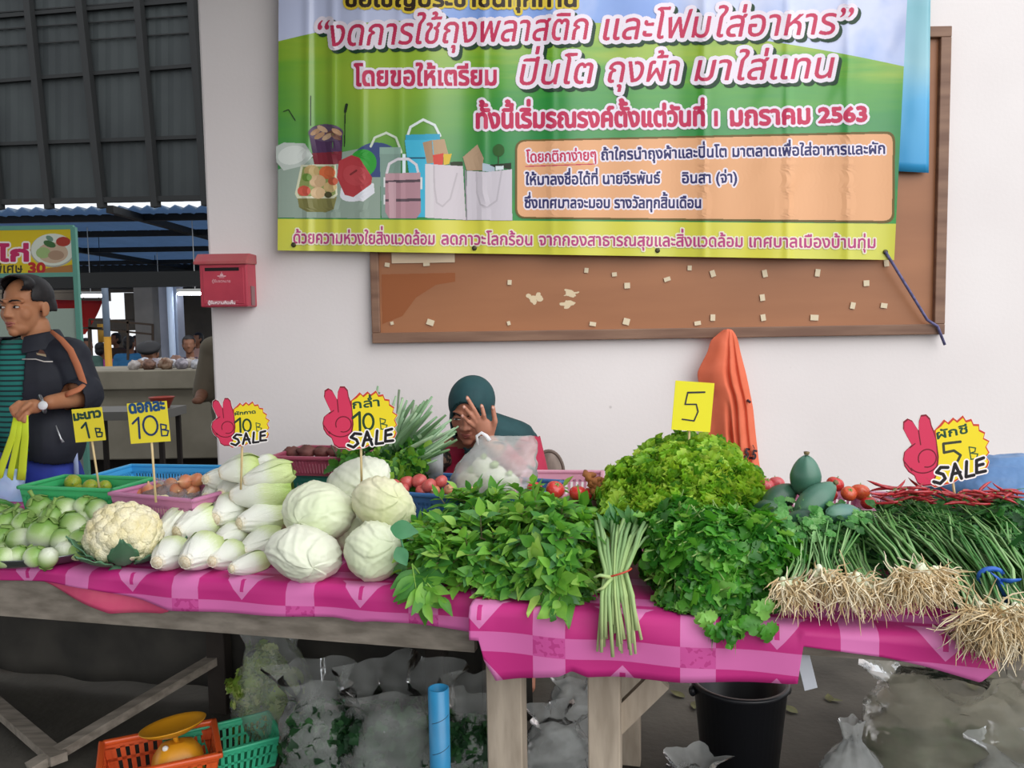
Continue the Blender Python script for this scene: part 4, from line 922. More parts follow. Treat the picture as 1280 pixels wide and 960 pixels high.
# ---- round cabbages
m_cab = [mat('round_cabbage', 'e4e8d2', .42, 'd2dcb8', 5, 5, bump=.8, bscale=20, spec=.45), mat('round_cabbage_pale', 'e9ebdd', .42, 'dadfc8', 4, 5, bump=.8, bscale=18, spec=.45), mat('round_cabbage_dry', 'e4e0c6', .5, 'ced2a4', 7, 5, bump=.9, bscale=22)]
def round_cabbage(label, c, r, q, mi, seed):
    t = thing('round_cabbage', label, 'cabbage', c, 'round cabbages'); M_ = Matrix.Rotation(0, 3, 'Z'); mb = MB(); M_ = q.to_matrix()
    def shape(d, lift=0):
        az = math.atan2(d.y, d.x); pol = math.acos(max(-1, min(1, d.z)))
        k = 1 + .03 * nz(d, 2, seed) + .016 * nz(d, 7, seed + 4) + .045 * (((az + .9 * pol + .25 * nz(d, 1.5, seed)) * 5 / (2 * math.pi)) % 1)
        for j in range(5):
            c0 = j * 1.2566 + .55 * math.sin(pol * 1.6 + j); dd = (az - c0 + math.pi) % (2 * math.pi) - math.pi
            k += .085 * math.exp(-(dd * math.sin(pol) / .06) ** 2) * math.sin(pol) * (.4 + .6 * pol / math.pi)
            for b2 in (-1, 1):
                d2 = dd * math.sin(pol) - b2 * (.25 * (2.6 - pol) * .8); k += .03 * math.exp(-(d2 / .04) ** 2) * math.sin(pol) ** 2
        return k
    mb.ell(c, r, M_, 96, 60, fn=shape); mb.build('leaf_head', m_cab[mi], t)
    mb = MB(); mb.lathe([(0, -.03), (.2, -.03), (.24, 0), (.26, .08)], 16, Vector(c) + M_ @ Vector((0, 0, -r[2] * .98)), M_ @ Matrix.Diagonal((r[0], r[0], r[0]))); mb.build('stalk_end', mat('cabbage_cut', 'd5cbaa', .6, 'b7a985', 9), t)
for lab, px, py, rx, ry, v, rot, mi in (('round white cabbage with a ridged wrapper, at the cloth edge beside the chinese cabbage pile', 381, 692, 47, 31, LO + .11, (100, 20, 30), 1),
        ('round greenish cabbage at the cloth edge beside the basil heap', 468, 689, 38, 35, LO + .10, (60, -20, 70), 0),
        ('plump round cabbage in the middle of the heap, resting on the two lower ones', 398, 640, 45, 34, LO + .17, (95, 10, -20), 0),
        ('dry edged round cabbage on the heap next to the basil', 480, 631, 41, 29, LO + .18, (60, 40, 20), 2),
        ('round cabbage at the top of the heap with the price stick in it', 449, 603, 43, 28, LO + .36, (80, -15, 60), 1),
        ('round cabbage half hidden in the middle of the heap behind the others', 440, 660, 33, 28, LO + .27, (40, 0, 0), 0)):
    c = rest(px, py, ry) if py > 680 else gv(px, py, v); k = c.y / F; q = quat(*rot)
    round_cabbage(lab, c, (rx * k * .98, rx * k * .98, ry * k) if abs(rot[0]) < 50 else (rx * k, ry * k * 1.05, rx * k * .9), q, mi, px)
# ---- heaps of leaves
def greens(name, seedn, cols, rough=.45):
    out = []
    for i, (c, c2) in enumerate(cols):
        new = f'{name}_{i}' not in MATS; m = mat(f'{name}_{i}', c, rough, c2, 25, 3, spec=.4)
        if new:                                          # leaves let some light through
            N, L = nt(m); t_ = N.new('ShaderNodeBsdfTranslucent'); l_ = lin(c); t_.inputs[0].default_value = (min(1, l_[0] * 1.5), min(1, l_[1] * 1.4), l_[2] * .8, 1); x_ = N.new('ShaderNodeMixShader'); x_.inputs[0].default_value = .33
            L.new(N['Principled BSDF'].outputs[0], x_.inputs[1]); L.new(t_.outputs[0], x_.inputs[2]); L.new(x_.outputs[0], N['Material Output'].inputs[0])
        out.append(m)
    return out
def heap_points(E, n, rg, back=.25):
    out = []; ar = [a[1][0] * a[1][2] for a in E]; tot = sum(ar); tries = 0
    while len(out) < n and tries < n * 30:
        tries += 1; x_ = rg.random() * tot; i = 0
        while x_ > ar[i] and i < len(E) - 1: x_ -= ar[i]; i += 1
        c, r = E[i]; d = Vector((rg.gauss(0, 1), rg.gauss(0, 1), rg.gauss(0, 1))).normalized()
        if d.y > back or d.z < -.75: continue
        p = c + Vector((d.x * r[0], d.y * r[1], d.z * r[2]))
        if any(((p.x - c2.x) / r2[0]) ** 2 + ((p.y - c2.y) / r2[1]) ** 2 + ((p.z - c2.z) / r2[2]) ** 2 < .72 for k2, (c2, r2) in enumerate(E) if k2 != i): continue
        nn = Vector((d.x / r[0], d.y / r[1], d.z / r[2])).normalized(); out.append((p, nn))
    return out
def mound(E, mb, mi=0):
    for c, r in E: mb.ell(c, [q * .82 for q in r], nu=20, nv=12, mi=mi, fn=lambda d: 1 + .12 * nz(d, 4, 3))
def el(px, py, Y, rx, rz, ry): k = Y / F; return (at(px, py, Y), (rx * k, ry, rz * k))
LEAF = lambda mb, p, d, n_, L_, W, mi, rg: leafsheet(mb, p, d, n_, L_, W, rg.uniform(.05, .45), rg.uniform(.1, .45), mi, 5, 2)
def sprig(mb, p, d, n_, L_, k, ll, lw, mats_, rg, stem=None):
    d = d.normalized(); sd = d.cross(n_).normalized(); pts = [p + d * (L_ * i / 4) + n_ * (.03 * math.sin(i / 4 * 2)) * L_ * 3 for i in range(5)]
    if stem is not None: mb.tube(pts, [.0024, .0022, .002, .0016, .001], 5, stem, caps=False)
    for i in range(k):
        t_ = .25 + .75 * i / max(1, k - 1); q = p + d * (L_ * t_) + n_ * (.03 * math.sin(t_ * 2)) * L_ * 3; mi = rg.choice(mats_)
        for s_ in ((-1, 1) if i < k - 1 else (0,)):
            a = rg.uniform(.6, 1.1); sc = (1 - .35 * abs(t_ - .55)) * rg.uniform(.75, 1.2)
            dd = d * math.cos(a) + sd * (s_ * math.sin(a)) + n_ * rg.uniform(-.1, .5)
            nn = n_ + sd * rg.uniform(-.5, .5) + d * rg.uniform(-.3, .3)
            LEAF(mb, q, dd, nn, ll * sc, lw * sc, mi, rg)
def lie_on_table(mb):                                    # leaves and roots lie on the cloth or hang in front of it
    for i, q in enumerate(mb.v):
        p = Vector(q); s, v = p.dot(PU), p.dot(PV); off = LO if s < -.55 else RO
        if p.z < TZ + .009 and v > off - .05:
            if v > off - .005: p.z = TZ + .009 + .004 * (i % 3)
            else: p += PV * (off - .05 - v)
            mb.v[i] = tuple(p)
def leafy_heap(name, label, E, mats_, n, fn, seed, back=.25, cat='greens', mound_mi=0, bound=None):
    rg = random.Random(seed); mb = MB(); mound(E, mb, mound_mi)
    for p, nn in heap_points(E, n, rg, back):
        if bound:
            px, py = project(p)
            if py > np.interp(px, bound[0], bound[1]): continue
        fn(mb, p, nn, rg)
    lie_on_table(mb); o = mb.build(name, mats_); tag(o, label, cat, kind='stuff'); return o
gb = greens('basil', 0, (('66a43e', '4a8a34'), ('8cc24e', '6cac42'), ('4c8c3a', '3a7632'), ('a8cf64', '84b850'), ('74ac66', '5c9664'), ('8f8868', 'a39878')))
E1 = [el(615, 700, 2.26, 105, 52, .22), el(552, 700, 2.28, 52, 52, .17), el(690, 690, 2.18, 50, 62, .18), el(640, 655, 2.42, 100, 42, .18), el(700, 652, 2.34, 32, 26, .13), el(700, 728, 2.06, 40, 36, .10), el(632, 722, 2.10, 60, 20, .08), el(545, 712, 2.12, 26, 20, .06)]
def f_basil(mb, p, nn, rg):
    d = nn * .5 + Vector((rg.gauss(0, .6), -.5 + rg.gauss(0, .3), -.35 + rg.gauss(0, .45)))
    if p.z < .8: d = Vector((rg.gauss(0, .35), -.25, -1)); nn = Vector((rg.gauss(0, .3), -1, .35))
    sprig(mb, p - nn * .02, d, nn, rg.uniform(.045, .075), 4, rg.uniform(.042, .066), rg.uniform(.022, .036), (0, 0, 0, 1, 1, 2, 3, 4), rg, 5)
leafy_heap('basil_heap', 'heap of dark green basil sprigs spilling over the deep pink cloth', E1, gb, 620, f_basil, 11, bound=([490, 560, 640, 700, 745], [700, 712, 728, 742, 750]))
# a long basil sprig hanging over the cloth and a broad leaf on the cabbage
rg = random.Random(4); mb = MB(); p = atp(520, 715, LO - .02)
for (x_, y_, k) in ((531, 752, 5), (548, 745, 4), (520, 735, 4)):
    a = atp(515, 705, LO - .01); b_ = atp(x_, y_, LO - .04); d = b_ - a; sprig(mb, a, d, Vector((.1, -1, .2)), d.length, k, .075, .032, (0, 1, 2), rg, 3)
leafsheet(mb, atp(530, 742, LO - .03), (0, 0, -1), (0, -1, 0), .09, .034, .1, .2, 0, 8, 4); leafsheet(mb, atp(534, 741, LO - .03), (.55, 0, -.6), (0, -1, 0), .065, .036, .1, .2, 1, 8, 4)
o = mb.build('basil_sprig', gb); tag(o, 'long basil sprig hanging down over the narrow pink cloth beside the round cabbage', 'herb')
mb = MB()
for x_, y_, dx, dz, L_, W_ in ((488, 660, 1, -.1, .075, .05), ((496), 684, .3, -.5, .055, .04)): leafsheet(mb, gv(x_, y_, LO - .02), (dx, -.2, dz), (0, -1, .4), L_, W_, .15, .1, 0, 8, 4)
mb.tube([gv(500, 668, LO), gv(505, 690, LO), gv(508, 705, LO + .02)], .003, 6, 0); o = mb.build('broad_leaf', mat('broad_leaf', '3f7d52', .45, '4c8c5e', 20)); tag(o, 'broad dull green leaf sprig lying against the greenish round cabbage', 'leaf')
# ---- lettuce
gl = greens('lettuce', 0, (('84b832', '66a024'), ('a4cc44', '84b834'), ('bcd85c', '9cc646'), ('5c962a', '488422')), .5)
E2 = [el(852, 610, 2.36, 80, 50, .20), el(800, 625, 2.34, 46, 46, .16), el(912, 622, 2.34, 40, 42, .16), el(860, 580, 2.46, 62, 32, .15), el(780, 640, 2.28, 28, 30, .12), el(848, 640, 2.2, 70, 28, .10)]
def frill(mb, p, nn, rg, L_, W_, mi):
    d = (nn * .9 + Vector((rg.gauss(0, .5), rg.gauss(-.2, .3), rg.gauss(.35, .4)))).normalized(); n2 = (nn + Vector((rg.gauss(0, .5), rg.gauss(0, .5), rg.gauss(0, .5)))); n2 = (n2 - d * n2.dot(d)).normalized(); sd = d.cross(n2); rows_ = []; ph = rg.random() * 6
    for i in range(5):
        t_ = i / 4; row = []
        for j in range(17):
            u = j / 8 - 1; a = u * 1.25; r_ = L_ * t_
            w_ = .20 * L_ * t_ ** 2 * (math.sin(j * 2.2 + ph) + .6 * math.sin(j * 3.7 + i + ph))
            row.append(p + d * (r_ * math.cos(a)) + sd * (r_ * math.sin(a) * W_ / L_) + n2 * (w_ - .25 * L_ * t_ * t_ * (1 - abs(u) * .3)))
        rows_.append(row)
    mb.grid(rows_, mi)
leafy_heap('lettuce_heap', 'tall heap of bright frilly green lettuce with a yellow price card standing in it', E2, gl, 900, lambda mb, p, nn, rg: frill(mb, p - nn * .02, nn, rg, rg.uniform(.03, .05), rg.uniform(.026, .045), rg.choice((0, 0, 1, 1, 1, 2, 2, 3))), 21, cat='lettuce', mound_mi=0)
# ---- celery
gce = greens('celery', 0, (('56a034', '42882a'), ('74ba44', '5aa236'), ('3f842e', '307026'), ('94cc66', '72b24c'), ('a4c07c', '88aa60')), .34)
E3 = [el(885, 690, 2.06, 75, 55, .17), el(845, 675, 2.10, 45, 45, .14), el(940, 690, 2.02, 42, 50, .14), el(880, 745, 1.94, 48, 34, .08), el(930, 740, 1.92, 34, 34, .07), el(915, 765, 1.89, 34, 26, .05), el(880, 648, 2.22, 66, 22, .12), el(972, 690, 2.0, 30, 22, .08)]
def lobed(mb, p, d, nn, L_, mi, rg):
    d = d.normalized(); sd = d.cross(nn).normalized()
    for a, k in ((0, 1), (.95, .75), (-.95, .75)):
        leafsheet(mb, p, d * math.cos(a) + sd * math.sin(a) + nn * .15, nn + sd * rg.uniform(-.2, .2), L_ * k, L_ * k * .8, rg.uniform(.0, .5), rg.uniform(-.1, .35), mi, 7, 4, ruff=.07, seed=rg.random() * 6, prof=lambda t_: (math.sin(math.pi * min(.97, .10 + .87 * t_ ** .8)) ** .7) * (1 + .22 * math.cos(t_ * 22)))
def f_cel(mb, p, nn, rg):
    d = nn * .5 + Vector((rg.gauss(0, .6), -.45 + rg.gauss(0, .3), -.3 + rg.gauss(0, .45)))
    if p.z < .8: d = Vector((rg.gauss(.1, .35), -.3, -1)); nn = Vector((rg.gauss(0, .3), -1, .3))
    lobed(mb, p, d, nn, rg.uniform(.03, .056), rg.choice((0, 0, 1, 1, 2, 2, 3)), rg)
    if rg.random() < .18: q = p + d.normalized() * .05; mb.tube([p - d.normalized() * .05, p, q], .002, 5, 4, caps=False)
leafy_heap('celery_heap', 'heap of broad leaved celery greens hanging over the deep pink cloth', E3, gce, 800, f_cel, 31)
mb = MB(); rg = random.Random(5)
for (x_, y_) in ((955, 770), (940, 788), (962, 800), (885, 785), (898, 800), (925, 795)):
    lobed(mb, atp(x_ - 4, y_ - 18, RO - .04), Vector((.25, -.1, -1)), Vector((0, -1, .2)), .045, rg.choice((0, 1, 3)), rg)
o = mb.build('celery_sprig', gce); tag(o, 'loose celery leaves dangling lowest over the deep pink cloth', 'herb', kind='stuff')
# ---- tied bundle of pale stems
bun = thing('stem_bundle', 'bundle of pale green vegetable stems tied with a red band, hanging over the pink cloth', 'vegetable', atp(772, 730, RO - .03)); rg = random.Random(9)
ms = [grad(f'stalk_{i}', [(0, a), (.5, b_), (1, c)], 'Z', .5, .3) for i, (a, b_, c) in enumerate((('c3cf96', 'a9c07c', '8fae72'), ('b4c58a', '93b072', '7a9c68')))]
for k in range(38):
    u, w_ = rg.uniform(-1, 1), rg.uniform(-1, 1)
    T0 = atp(778 + u * 34 + rg.gauss(0, 3), 655 + rg.uniform(-6, 22), RO + .20 + .03 * w_); T1 = atp(772 + u * 22, 690, RO + .10 + .025 * w_); T2 = atp(770 + u * 13, 715, RO + .015 + .02 * w_)
    T3 = atp(772 + u * 20, 745, RO - .045 + .015 * w_); T4 = atp(776 + u * 24 + rg.gauss(0, 4), rg.uniform(775, 822), RO - .05 + .012 * w_)
    r_ = rg.uniform(.0032, .0055)
    MB().tube([T0, T0.lerp(T1, .5) + Vector((0, 0, .01)), T1, T2, T3, T3.lerp(T4, .5), T4], [r_ * .9, r_, r_, r_, r_ * .95, r_ * .9, r_ * .9], 7).build('stalk', ms[k % 2], bun)
bd = MB(); ctr = atp(770, 714, RO + .01); P_ = [ctr + Vector((.034 * math.cos(a), -.012 + .034 * math.sin(a), .012 * math.cos(a + .6))) for a in np.linspace(0, 2 * math.pi, 25)]; bd.tube(P_, .0022, 6, caps=False); bd.build('rubber_band', mat('band_red', 'b8402e', .5), bun)
lf = MB()
for k in range(26): lf_p = atp(rg.uniform(752, 812), rg.uniform(648, 672), RO + .22); leafsheet(lf, lf_p, (rg.gauss(0, .5), -.1, rg.uniform(.2, 1)), (rg.gauss(0, .4), -1, .3), rg.uniform(.04, .07), rg.uniform(.012, .02), .2, .2, k % 2)
lf.build('leaves', [gce[2], gb[4]], bun)
for (x_, y_) in ((742, 722), (746, 738)):
    MB().tube([atp(765, 722, RO - .03), atp(x_ + 8, y_ - 3, RO - .05), atp(x_, y_, RO - .05)], [.005, .004, .002], 7).build('stalk', ms[0], bun)
# ---- coriander and spring onion bundles with roots
m_root = [mat('root_pale', 'f4ead2', .8, 'e2d0a8', 30), mat('root_tan', 'e0cba4', .8, 'c2a678', 30)]
m_bulb = mat('bulb_white', 'e6e8d4', .4, 'd0dcb4', 20)
gs = [grad(f'onion_blade_{i}', [(0, 'e6ead6'), (.16, 'd6e0bc'), (.36, a), (1, c)], 'Z', .4, .2) for i, (a, c) in enumerate((('6f9a58', '4f8640'), ('86ad74', '5f9450'), ('4a7d40', '38702f'), ('9dbb84', '74a060')))]
def root_bundle(label, top, mid, root, vt, vm, vr, spread_t, spread_m, nbl, nroot, rl, seed, leafy=None, tie=None, kind_='spring onion', rd=(.15, -1), rs=1.0):
    rg = random.Random(seed); t = thing('root_bundle', label, kind_, atp(*mid, vm)); bl, st, rt = MB(), MB(), MB(); A, B_, C_ = atp(*top, vt), atp(*mid, vm), atp(*root, vr)
    ax = (A - B_).normalized(); sd = Vector((1, 0, 0)) - ax * ax.x; sd.normalize(); up = sd.cross(ax)
    if up.z < 0: up = -up
    for k in range(nbl):
        u, w_ = rg.uniform(-1, 1), rg.uniform(-1, 1); m_ = B_ + sd * u * spread_m + up * w_ * spread_m * .6
        e = A + sd * (u * spread_t + rg.gauss(0, .015)) + up * (w_ * spread_t * .4) + ax * rg.uniform(-.06, .05)
        c = C_ + sd * u * spread_m * 1.4 + up * w_ * spread_m * .5 + Vector((0, 0, rg.uniform(-.02, .02)))
        if leafy:
            st.tube([c, m_, m_.lerp(e, .5) + up * .01, e], [.0025, .0022, .002, .0015], 5, rg.randrange(4), caps=False)
            for q in range(4): lobed(bl, m_.lerp(e, rg.uniform(.55, 1.05)) + up * rg.uniform(0, .02), ax + sd * rg.gauss(0, .6) + up * rg.uniform(0, .7), up + Vector((0, -.6, 0)), rg.uniform(.016, .028), rg.randrange(4), rg)
        else:
            r_ = rg.uniform(.003, .0055); st.tube([c, c.lerp(m_, .5), m_, m_.lerp(e, .4) + up * rg.gauss(.01, .01) + sd * rg.gauss(0, .012), m_.lerp(e, .75) + up * rg.gauss(.008, .015) + sd * rg.gauss(0, .02), e], [r_ * 1.1, r_ * 1.1, r_, r_, r_ * .7, r_ * .2], 6, rg.randrange(4), flat=.6, caps=False)
        if k % 2 == 0: rt.ell(c, (.008 * rs, .008 * rs, .011 * rs), nu=8, nv=6, mi=2)
    for k in range(int(nroot * 1.6)):
        u, w_ = rg.uniform(-1, 1), rg.uniform(-1, 1); c = C_ + sd * u * spread_m * 1.5 + up * w_ * spread_m * .6
        c = c + Vector((rg.gauss(0, .008), 0, rg.uniform(-.012, .014))); d = Vector((rd[0] + rg.gauss(0, .7), -.35 + rg.gauss(0, .35), rd[1] * .7 + rg.gauss(0, .6))).normalized(); l_ = rl * rg.uniform(.4, 1.0)
        pts = [c]; 
        for s_ in range(4): d = (d + Vector((rg.gauss(0, .3), rg.gauss(0, .25), rg.gauss(-.1, .3)))).normalized(); pts.append(pts[-1] + d * l_ / 4)
        rt.tube(pts, [.0022, .0021, .0017, .0012, .0006], 4, rg.randrange(2), caps=False)
    for q in (bl, st, rt): lie_on_table(q)
    if leafy: bl.build('leaves', gco, t)
    st.build('stems', gs, t); rt.build('roots', m_root + [m_bulb], t)
    if tie:
        M_, wd = tie; tb = MB(); mt = mat('tie_blue', '2a5fb8', .5)
        tb.tube([B_ + (sd * math.cos(a) * .8 + up * math.sin(a) * .6) * spread_m * 1.1 for a in np.linspace(0, 2 * math.pi, 21)], .006, 6, caps=False)
        for dd in (Vector((.55, -.5, -.9)), Vector((-.7, -.6, .55)), Vector((.2, -.5, -1)), Vector((.9, -.3, .1))): tb.tube([B_ + Vector((0, -spread_m, 0)), B_ + Vector((0, -spread_m - .01, 0)) + dd * .02, B_ + Vector((0, -spread_m, 0)) + dd * .045], [.006, .008, .004], 6, flat=.4)
        tb.build('twine', mt, t)
    return t
gco = greens('coriander', 0, (('4f9440', '3a7d34'), ('74b060', '559a48'), ('94c480', '6fa85c'), ('35702e', '2a6028')))
root_bundle('coriander bundle with pale roots, nearest the celery heap', (995, 655), (1000, 705), (990, 735), RO + .22, RO + .07, RO - .02, .06, .02, 22, 120, .075, 1, True, kind_='coriander', rd=(-.05, -1))
root_bundle('coriander bundle with a broad mass of pale roots, between celery and spring onions', (1040, 655), (1035, 700), (1045, 728), RO + .26, RO + .09, RO - .01, .08, .032, 30, 190, .085, 2, True, kind_='coriander', rd=(.25, -1))
root_bundle('leafy coriander bundle lying behind the pale roots, below the papayas', (1052, 660), (1075, 706), (1092, 735), RO + .30, RO + .12, RO - .01, .06, .022, 22, 110, .08, 3, True, kind_='coriander', rd=(.25, -1))
root_bundle('spring onion bundle with a bushy ball of white roots', (1070, 640), (1125, 692), (1150, 725), RO + .34, RO + .09, RO - .01, .05, .034, 30, 420, .075, 4, kind_='spring onion', rd=(.25, -1), rs=1.3)
root_bundle('spring onion bundle tied with blue twine, roots hanging past the cloth corner', (1160, 640), (1238, 720), (1262, 772), RO + .32, RO + .05, RO - .05, .05, .028, 26, 260, .11, 5, kind_='spring onion', tie=(1, 1), rd=(-.1, -1))
root_bundle('spring onion bundle beside the blue tied one, at the cloth corner', (1120, 635), (1200, 715), (1225, 770), RO + .36, RO + .09, RO - .02, .06, .026, 22, 200, .10, 6, kind_='spring onion', rd=(-.15, -1))
root_bundle('spring onion bundle lying farthest along the table past the blue tied one', (1215, 645), (1280, 720), (1292, 775), RO + .36, RO + .08, RO - .03, .07, .03, 24, 200, .10, 7, kind_='spring onion', rd=(-.1, -1))
E5 = [el(1185, 645, 2.18, 60, 26, .12), el(1250, 652, 2.1, 45, 32, .12), el(1130, 640, 2.25, 40, 16, .10), el(1215, 690, 1.98, 70, 30, .10), el(1170, 690, 2.02, 40, 26, .08), el(1110, 665, 2.15, 40, 22, .08), el(1060, 690, 2.05, 60, 22, .08), el(1010, 685, 2.02, 30, 22, .08)]
gd = greens('dill', 0, (('2c6a2c', '1f5522'), ('3f8438', '2f702c'), ('23562a', '1c4620'), ('5a9a50', '437f3e')))
def f_dark(mb, p, nn, rg):
    d = nn * .3 + Vector((rg.gauss(.2, .5), -.5 + rg.gauss(0, .3), -.5 + rg.gauss(0, .4)))
    if rg.random() < .55: lobed(mb, p, d, nn, rg.uniform(.022, .04), rg.choice((0, 1, 1, 2, 3)), rg)
    else: leafsheet(mb, p, d + Vector((.5, 0, 0)), nn, rg.uniform(.10, .17), rg.uniform(.006, .012), .25, .3, rg.choice((0, 1, 2, 3)), 6, 2)
leafy_heap('chinese_celery_heap', 'heap of dark green celery and onion tops beneath the bottom-most sale sign on the table end', E5, gd, 900, f_dark, 41)
# ---- papayas, tomatoes, onions, limes, turmeric, chillies
m_pap = [grad(f'papaya_{i}', [(0, a), (.6, b_), (1, c)], 'Z', .38, .3, spec=.5, nscale=14) for i, (a, b_, c) in enumerate((('4f7a68', '3f6a58', '547a5e'), ('3a5f48', '2f5240', '4a6e4c'), ('5f8a80', '4f7a70', '5f8a72')))]
m_stem = mat('stem_brown', '7a6a48', .8)
for lab, px, py, L_, r, ax, v, mi in (('green papaya standing on end, topmost of the heap', 1007, 594, 27, 19, (0, .1, -1), RO + .36, 0), ('dark green papaya lying beneath the upright one, nearest the lettuce', 976, 622, 27, 17, (-.85, -.4, -.45), RO + .36, 1),
        ('green papaya leaning across the middle of the heap', 1021, 624, 35, 18, (-.9, -.45, -.55), RO + .31, 0), ('grey-green papaya lying lowest beside the spring onion tops', 1056, 643, 27, 14, (-.9, -.3, .1), RO + .27, 2),
        ('green papaya half buried behind the coriander leaves', 1004, 650, 26, 14, (.9, -.3, .1), RO + .25, 1), ('dark green papaya pressed against the lettuce heap', 957, 638, 20, 14, (.5, -.7, .2), RO + .33, 1)):
    c = gv(px, py, v); k = c.y / F; ax = Vector(ax).normalized(); t = thing('papaya', lab, 'papaya', c, 'green papayas'); M_ = ax.to_track_quat('Z', 'Y').to_matrix(); mb = MB()
    mb.ell((0, 0, 0), (1, 1, 1), nu=30, nv=18, fn=lambda d: 1 - .16 * max(0, -d.z) * (1 - d.z * d.z) + .05 * d.z + .018 * math.cos(5 * math.atan2(d.y, d.x)))
    o = mb.build('fruit', m_pap[mi], t, world=False); o.rotation_euler = M_.to_euler(); o.scale = (r * k, r * k, L_ * k)
    s_ = MB(); s_.tube([(0, 0, -1.0), (0, 0, -1.12)], [.16, .2], 10); o = s_.build('stem', m_stem, t, world=False); o.rotation_euler = M_.to_euler(); o.scale = (r * k, r * k, L_ * k)
m_tom = [mat('tomato_red', 'cf3f38', .25, 'c03030', 6, spec=.6), mat('tomato_orange', 'd8663a', .25, 'd04a34', 5, spec=.6), mat('tomato_pink', 'cf5a5e', .28, 'c24a50', 6, spec=.6)]
def make_round(name, cat, m_, calyx=True):
    t = thing(name, name, cat); mb = MB(); mb.ell((0, 0, 0), (1, 1, .86), nu=24, nv=16, fn=lambda d: (1 - .14 * math.exp(-((1 - d.z) / .12)) + .02 * math.cos(5 * math.atan2(d.y, d.x)) * (1 - d.z * d.z))); mb.build('fruit', m_, t)
    if calyx:
        c = MB()
        for j in range(5): a = j * 1.2566; leafsheet(c, (0, 0, .76), (math.cos(a), math.sin(a), .25), (0, 0, 1), .42, .14, .3, .1)
        c.tube([(0, 0, .72), (.03, 0, 1.0)], .05, 6); c.build('calyx', m_calyx, t)
    return t
ts = [make_round('tomato', 'tomato', m) for m in m_tom]; tu = [0] * 3
for lab, px, py, r, v, mi, rot in (('pinkish tomato nearest the lettuce, behind the papayas', 957, 607, 11, RO + .48, 2, (20, 10, 0)), ('pinkish tomato touching the hanging orange shirt hem', 970, 605, 11, RO + .5, 2, (-30, 0, 0)), ('red tomato highest beside the upright papaya', 1044, 605, 11, RO + .50, 0, (0, 20, 0)),
        ('orange tomato in front of the two red ones behind the papayas', 1061, 617, 10, RO + .44, 1, (40, 0, 0)), ('large red-orange tomato at the outer end behind the papayas', 1075, 615, 12, RO + .46, 1, (-10, 25, 40)), ('red tomato half hidden between papaya and outer tomatoes', 1036, 618, 11, RO + .47, 0, (0, 0, 0)),
        ('pinkish tomato sunk behind the dark papaya', 986, 615, 11, RO + .5, 2, (0, 30, 0)), ('red tomato low in the basket by the spring onion tops', 1085, 628, 10, RO + .45, 0, (10, 0, 0)),
        ('red tomato in the pale pink basket behind the basil', 694, 612, 12, RO + .47, 0, (30, 20, 0)), ('red tomato beside the turmeric in the pale pink basket', 722, 616, 11, RO + .47, 0, (0, 0, 0)), ('dark red tomato under the turmeric in the pale pink basket', 738, 617, 10, RO + .50, 0, (0, 0, 0)), ('red tomato deep in the pale pink basket against its back', 668, 610, 10, RO + .55, 0, (0, 0, 0))):
    c = gv(px, py, v); k = r * c.y / F; place(ts[mi], not tu[mi], c, quat(*rot), k, lab, 'loose tomatoes'); tu[mi] = 1
so = [make_round('shallot', 'shallot', mat('shallot_pink', 'c8625c', .35, 'b04a4a', 12, spec=.5), False), None]
on = thing('onion', 'onion', 'onion'); mb = MB(); mb.lathe([(0, -.9), (.3, -.86), (.75, -.55), (.98, 0), (.85, .45), (.5, .75), (.2, .95), (.1, 1.2), (.12, 1.35)], 24); mb.build('bulb', grad('onion_skin', [(0, 'c98a5c'), (.6, 'c77a58'), (1, 'dcb48c')], 'Z', .35, .3, nscale=20, stretch=(3, 3, .3), spec=.5), on)
rt = MB()
for j in range(9): a = j * .7; rt.tube([(.1 * math.cos(a), .1 * math.sin(a), -.88), (.2 * math.cos(a), .2 * math.sin(a), -1.05)], .02, 4)
rt.build('root_tuft', m_root[0], on)
f1 = f2 = True
for lab, px, py, r, kind_ in (('pinkish red tomato at the near corner of the dark blue basket', 508, 603, 10, 0), ('pinkish red tomato, second along the dark blue basket', 524, 601, 10, 0), ('pinkish tomato in the dark blue basket touching the basket wall', 503, 612, 9, 0), ('pinkish orange tomato in the middle of the dark blue basket', 536, 607, 10, 0), ('pinkish red tomato at the rear of the dark blue basket', 551, 602, 9, 0), ('small tomato low at the front of the dark blue basket', 527, 613, 8, 0), ('small pinkish tomato in the front corner of the dark blue basket', 492, 606, 9, 0),
        ('brown onion among the tomatoes of the dark blue basket', 544, 614, 8, 1), ('brown onion at the front rim of the dark blue basket by the bag', 562, 613, 9, 1), ('brown onion beneath the white plastic bag, against the basket rim', 576, 617, 8, 1), ('brown onion half under the white plastic bag', 590, 618, 8, 1)):
    c = gv(px, py, LO + .42 if py < 606 else LO + .39); k = r * c.y / F
    if kind_ == 0:
        place(so[0], f1, c, quat(rng.uniform(-40, 40), rng.uniform(-40, 40), 0), k, lab, 'produce in the dark blue basket'); f1 = False
    else: place(on, f2, c, quat(rng.uniform(-70, 70), rng.uniform(-60, 60), 0), k * .92, lab, 'produce in the dark blue basket'); f2 = False
for o in bpy.data.objects:
    if o.name.startswith('shallot'): o.name = 'tomato'; o['category'] = 'tomato'
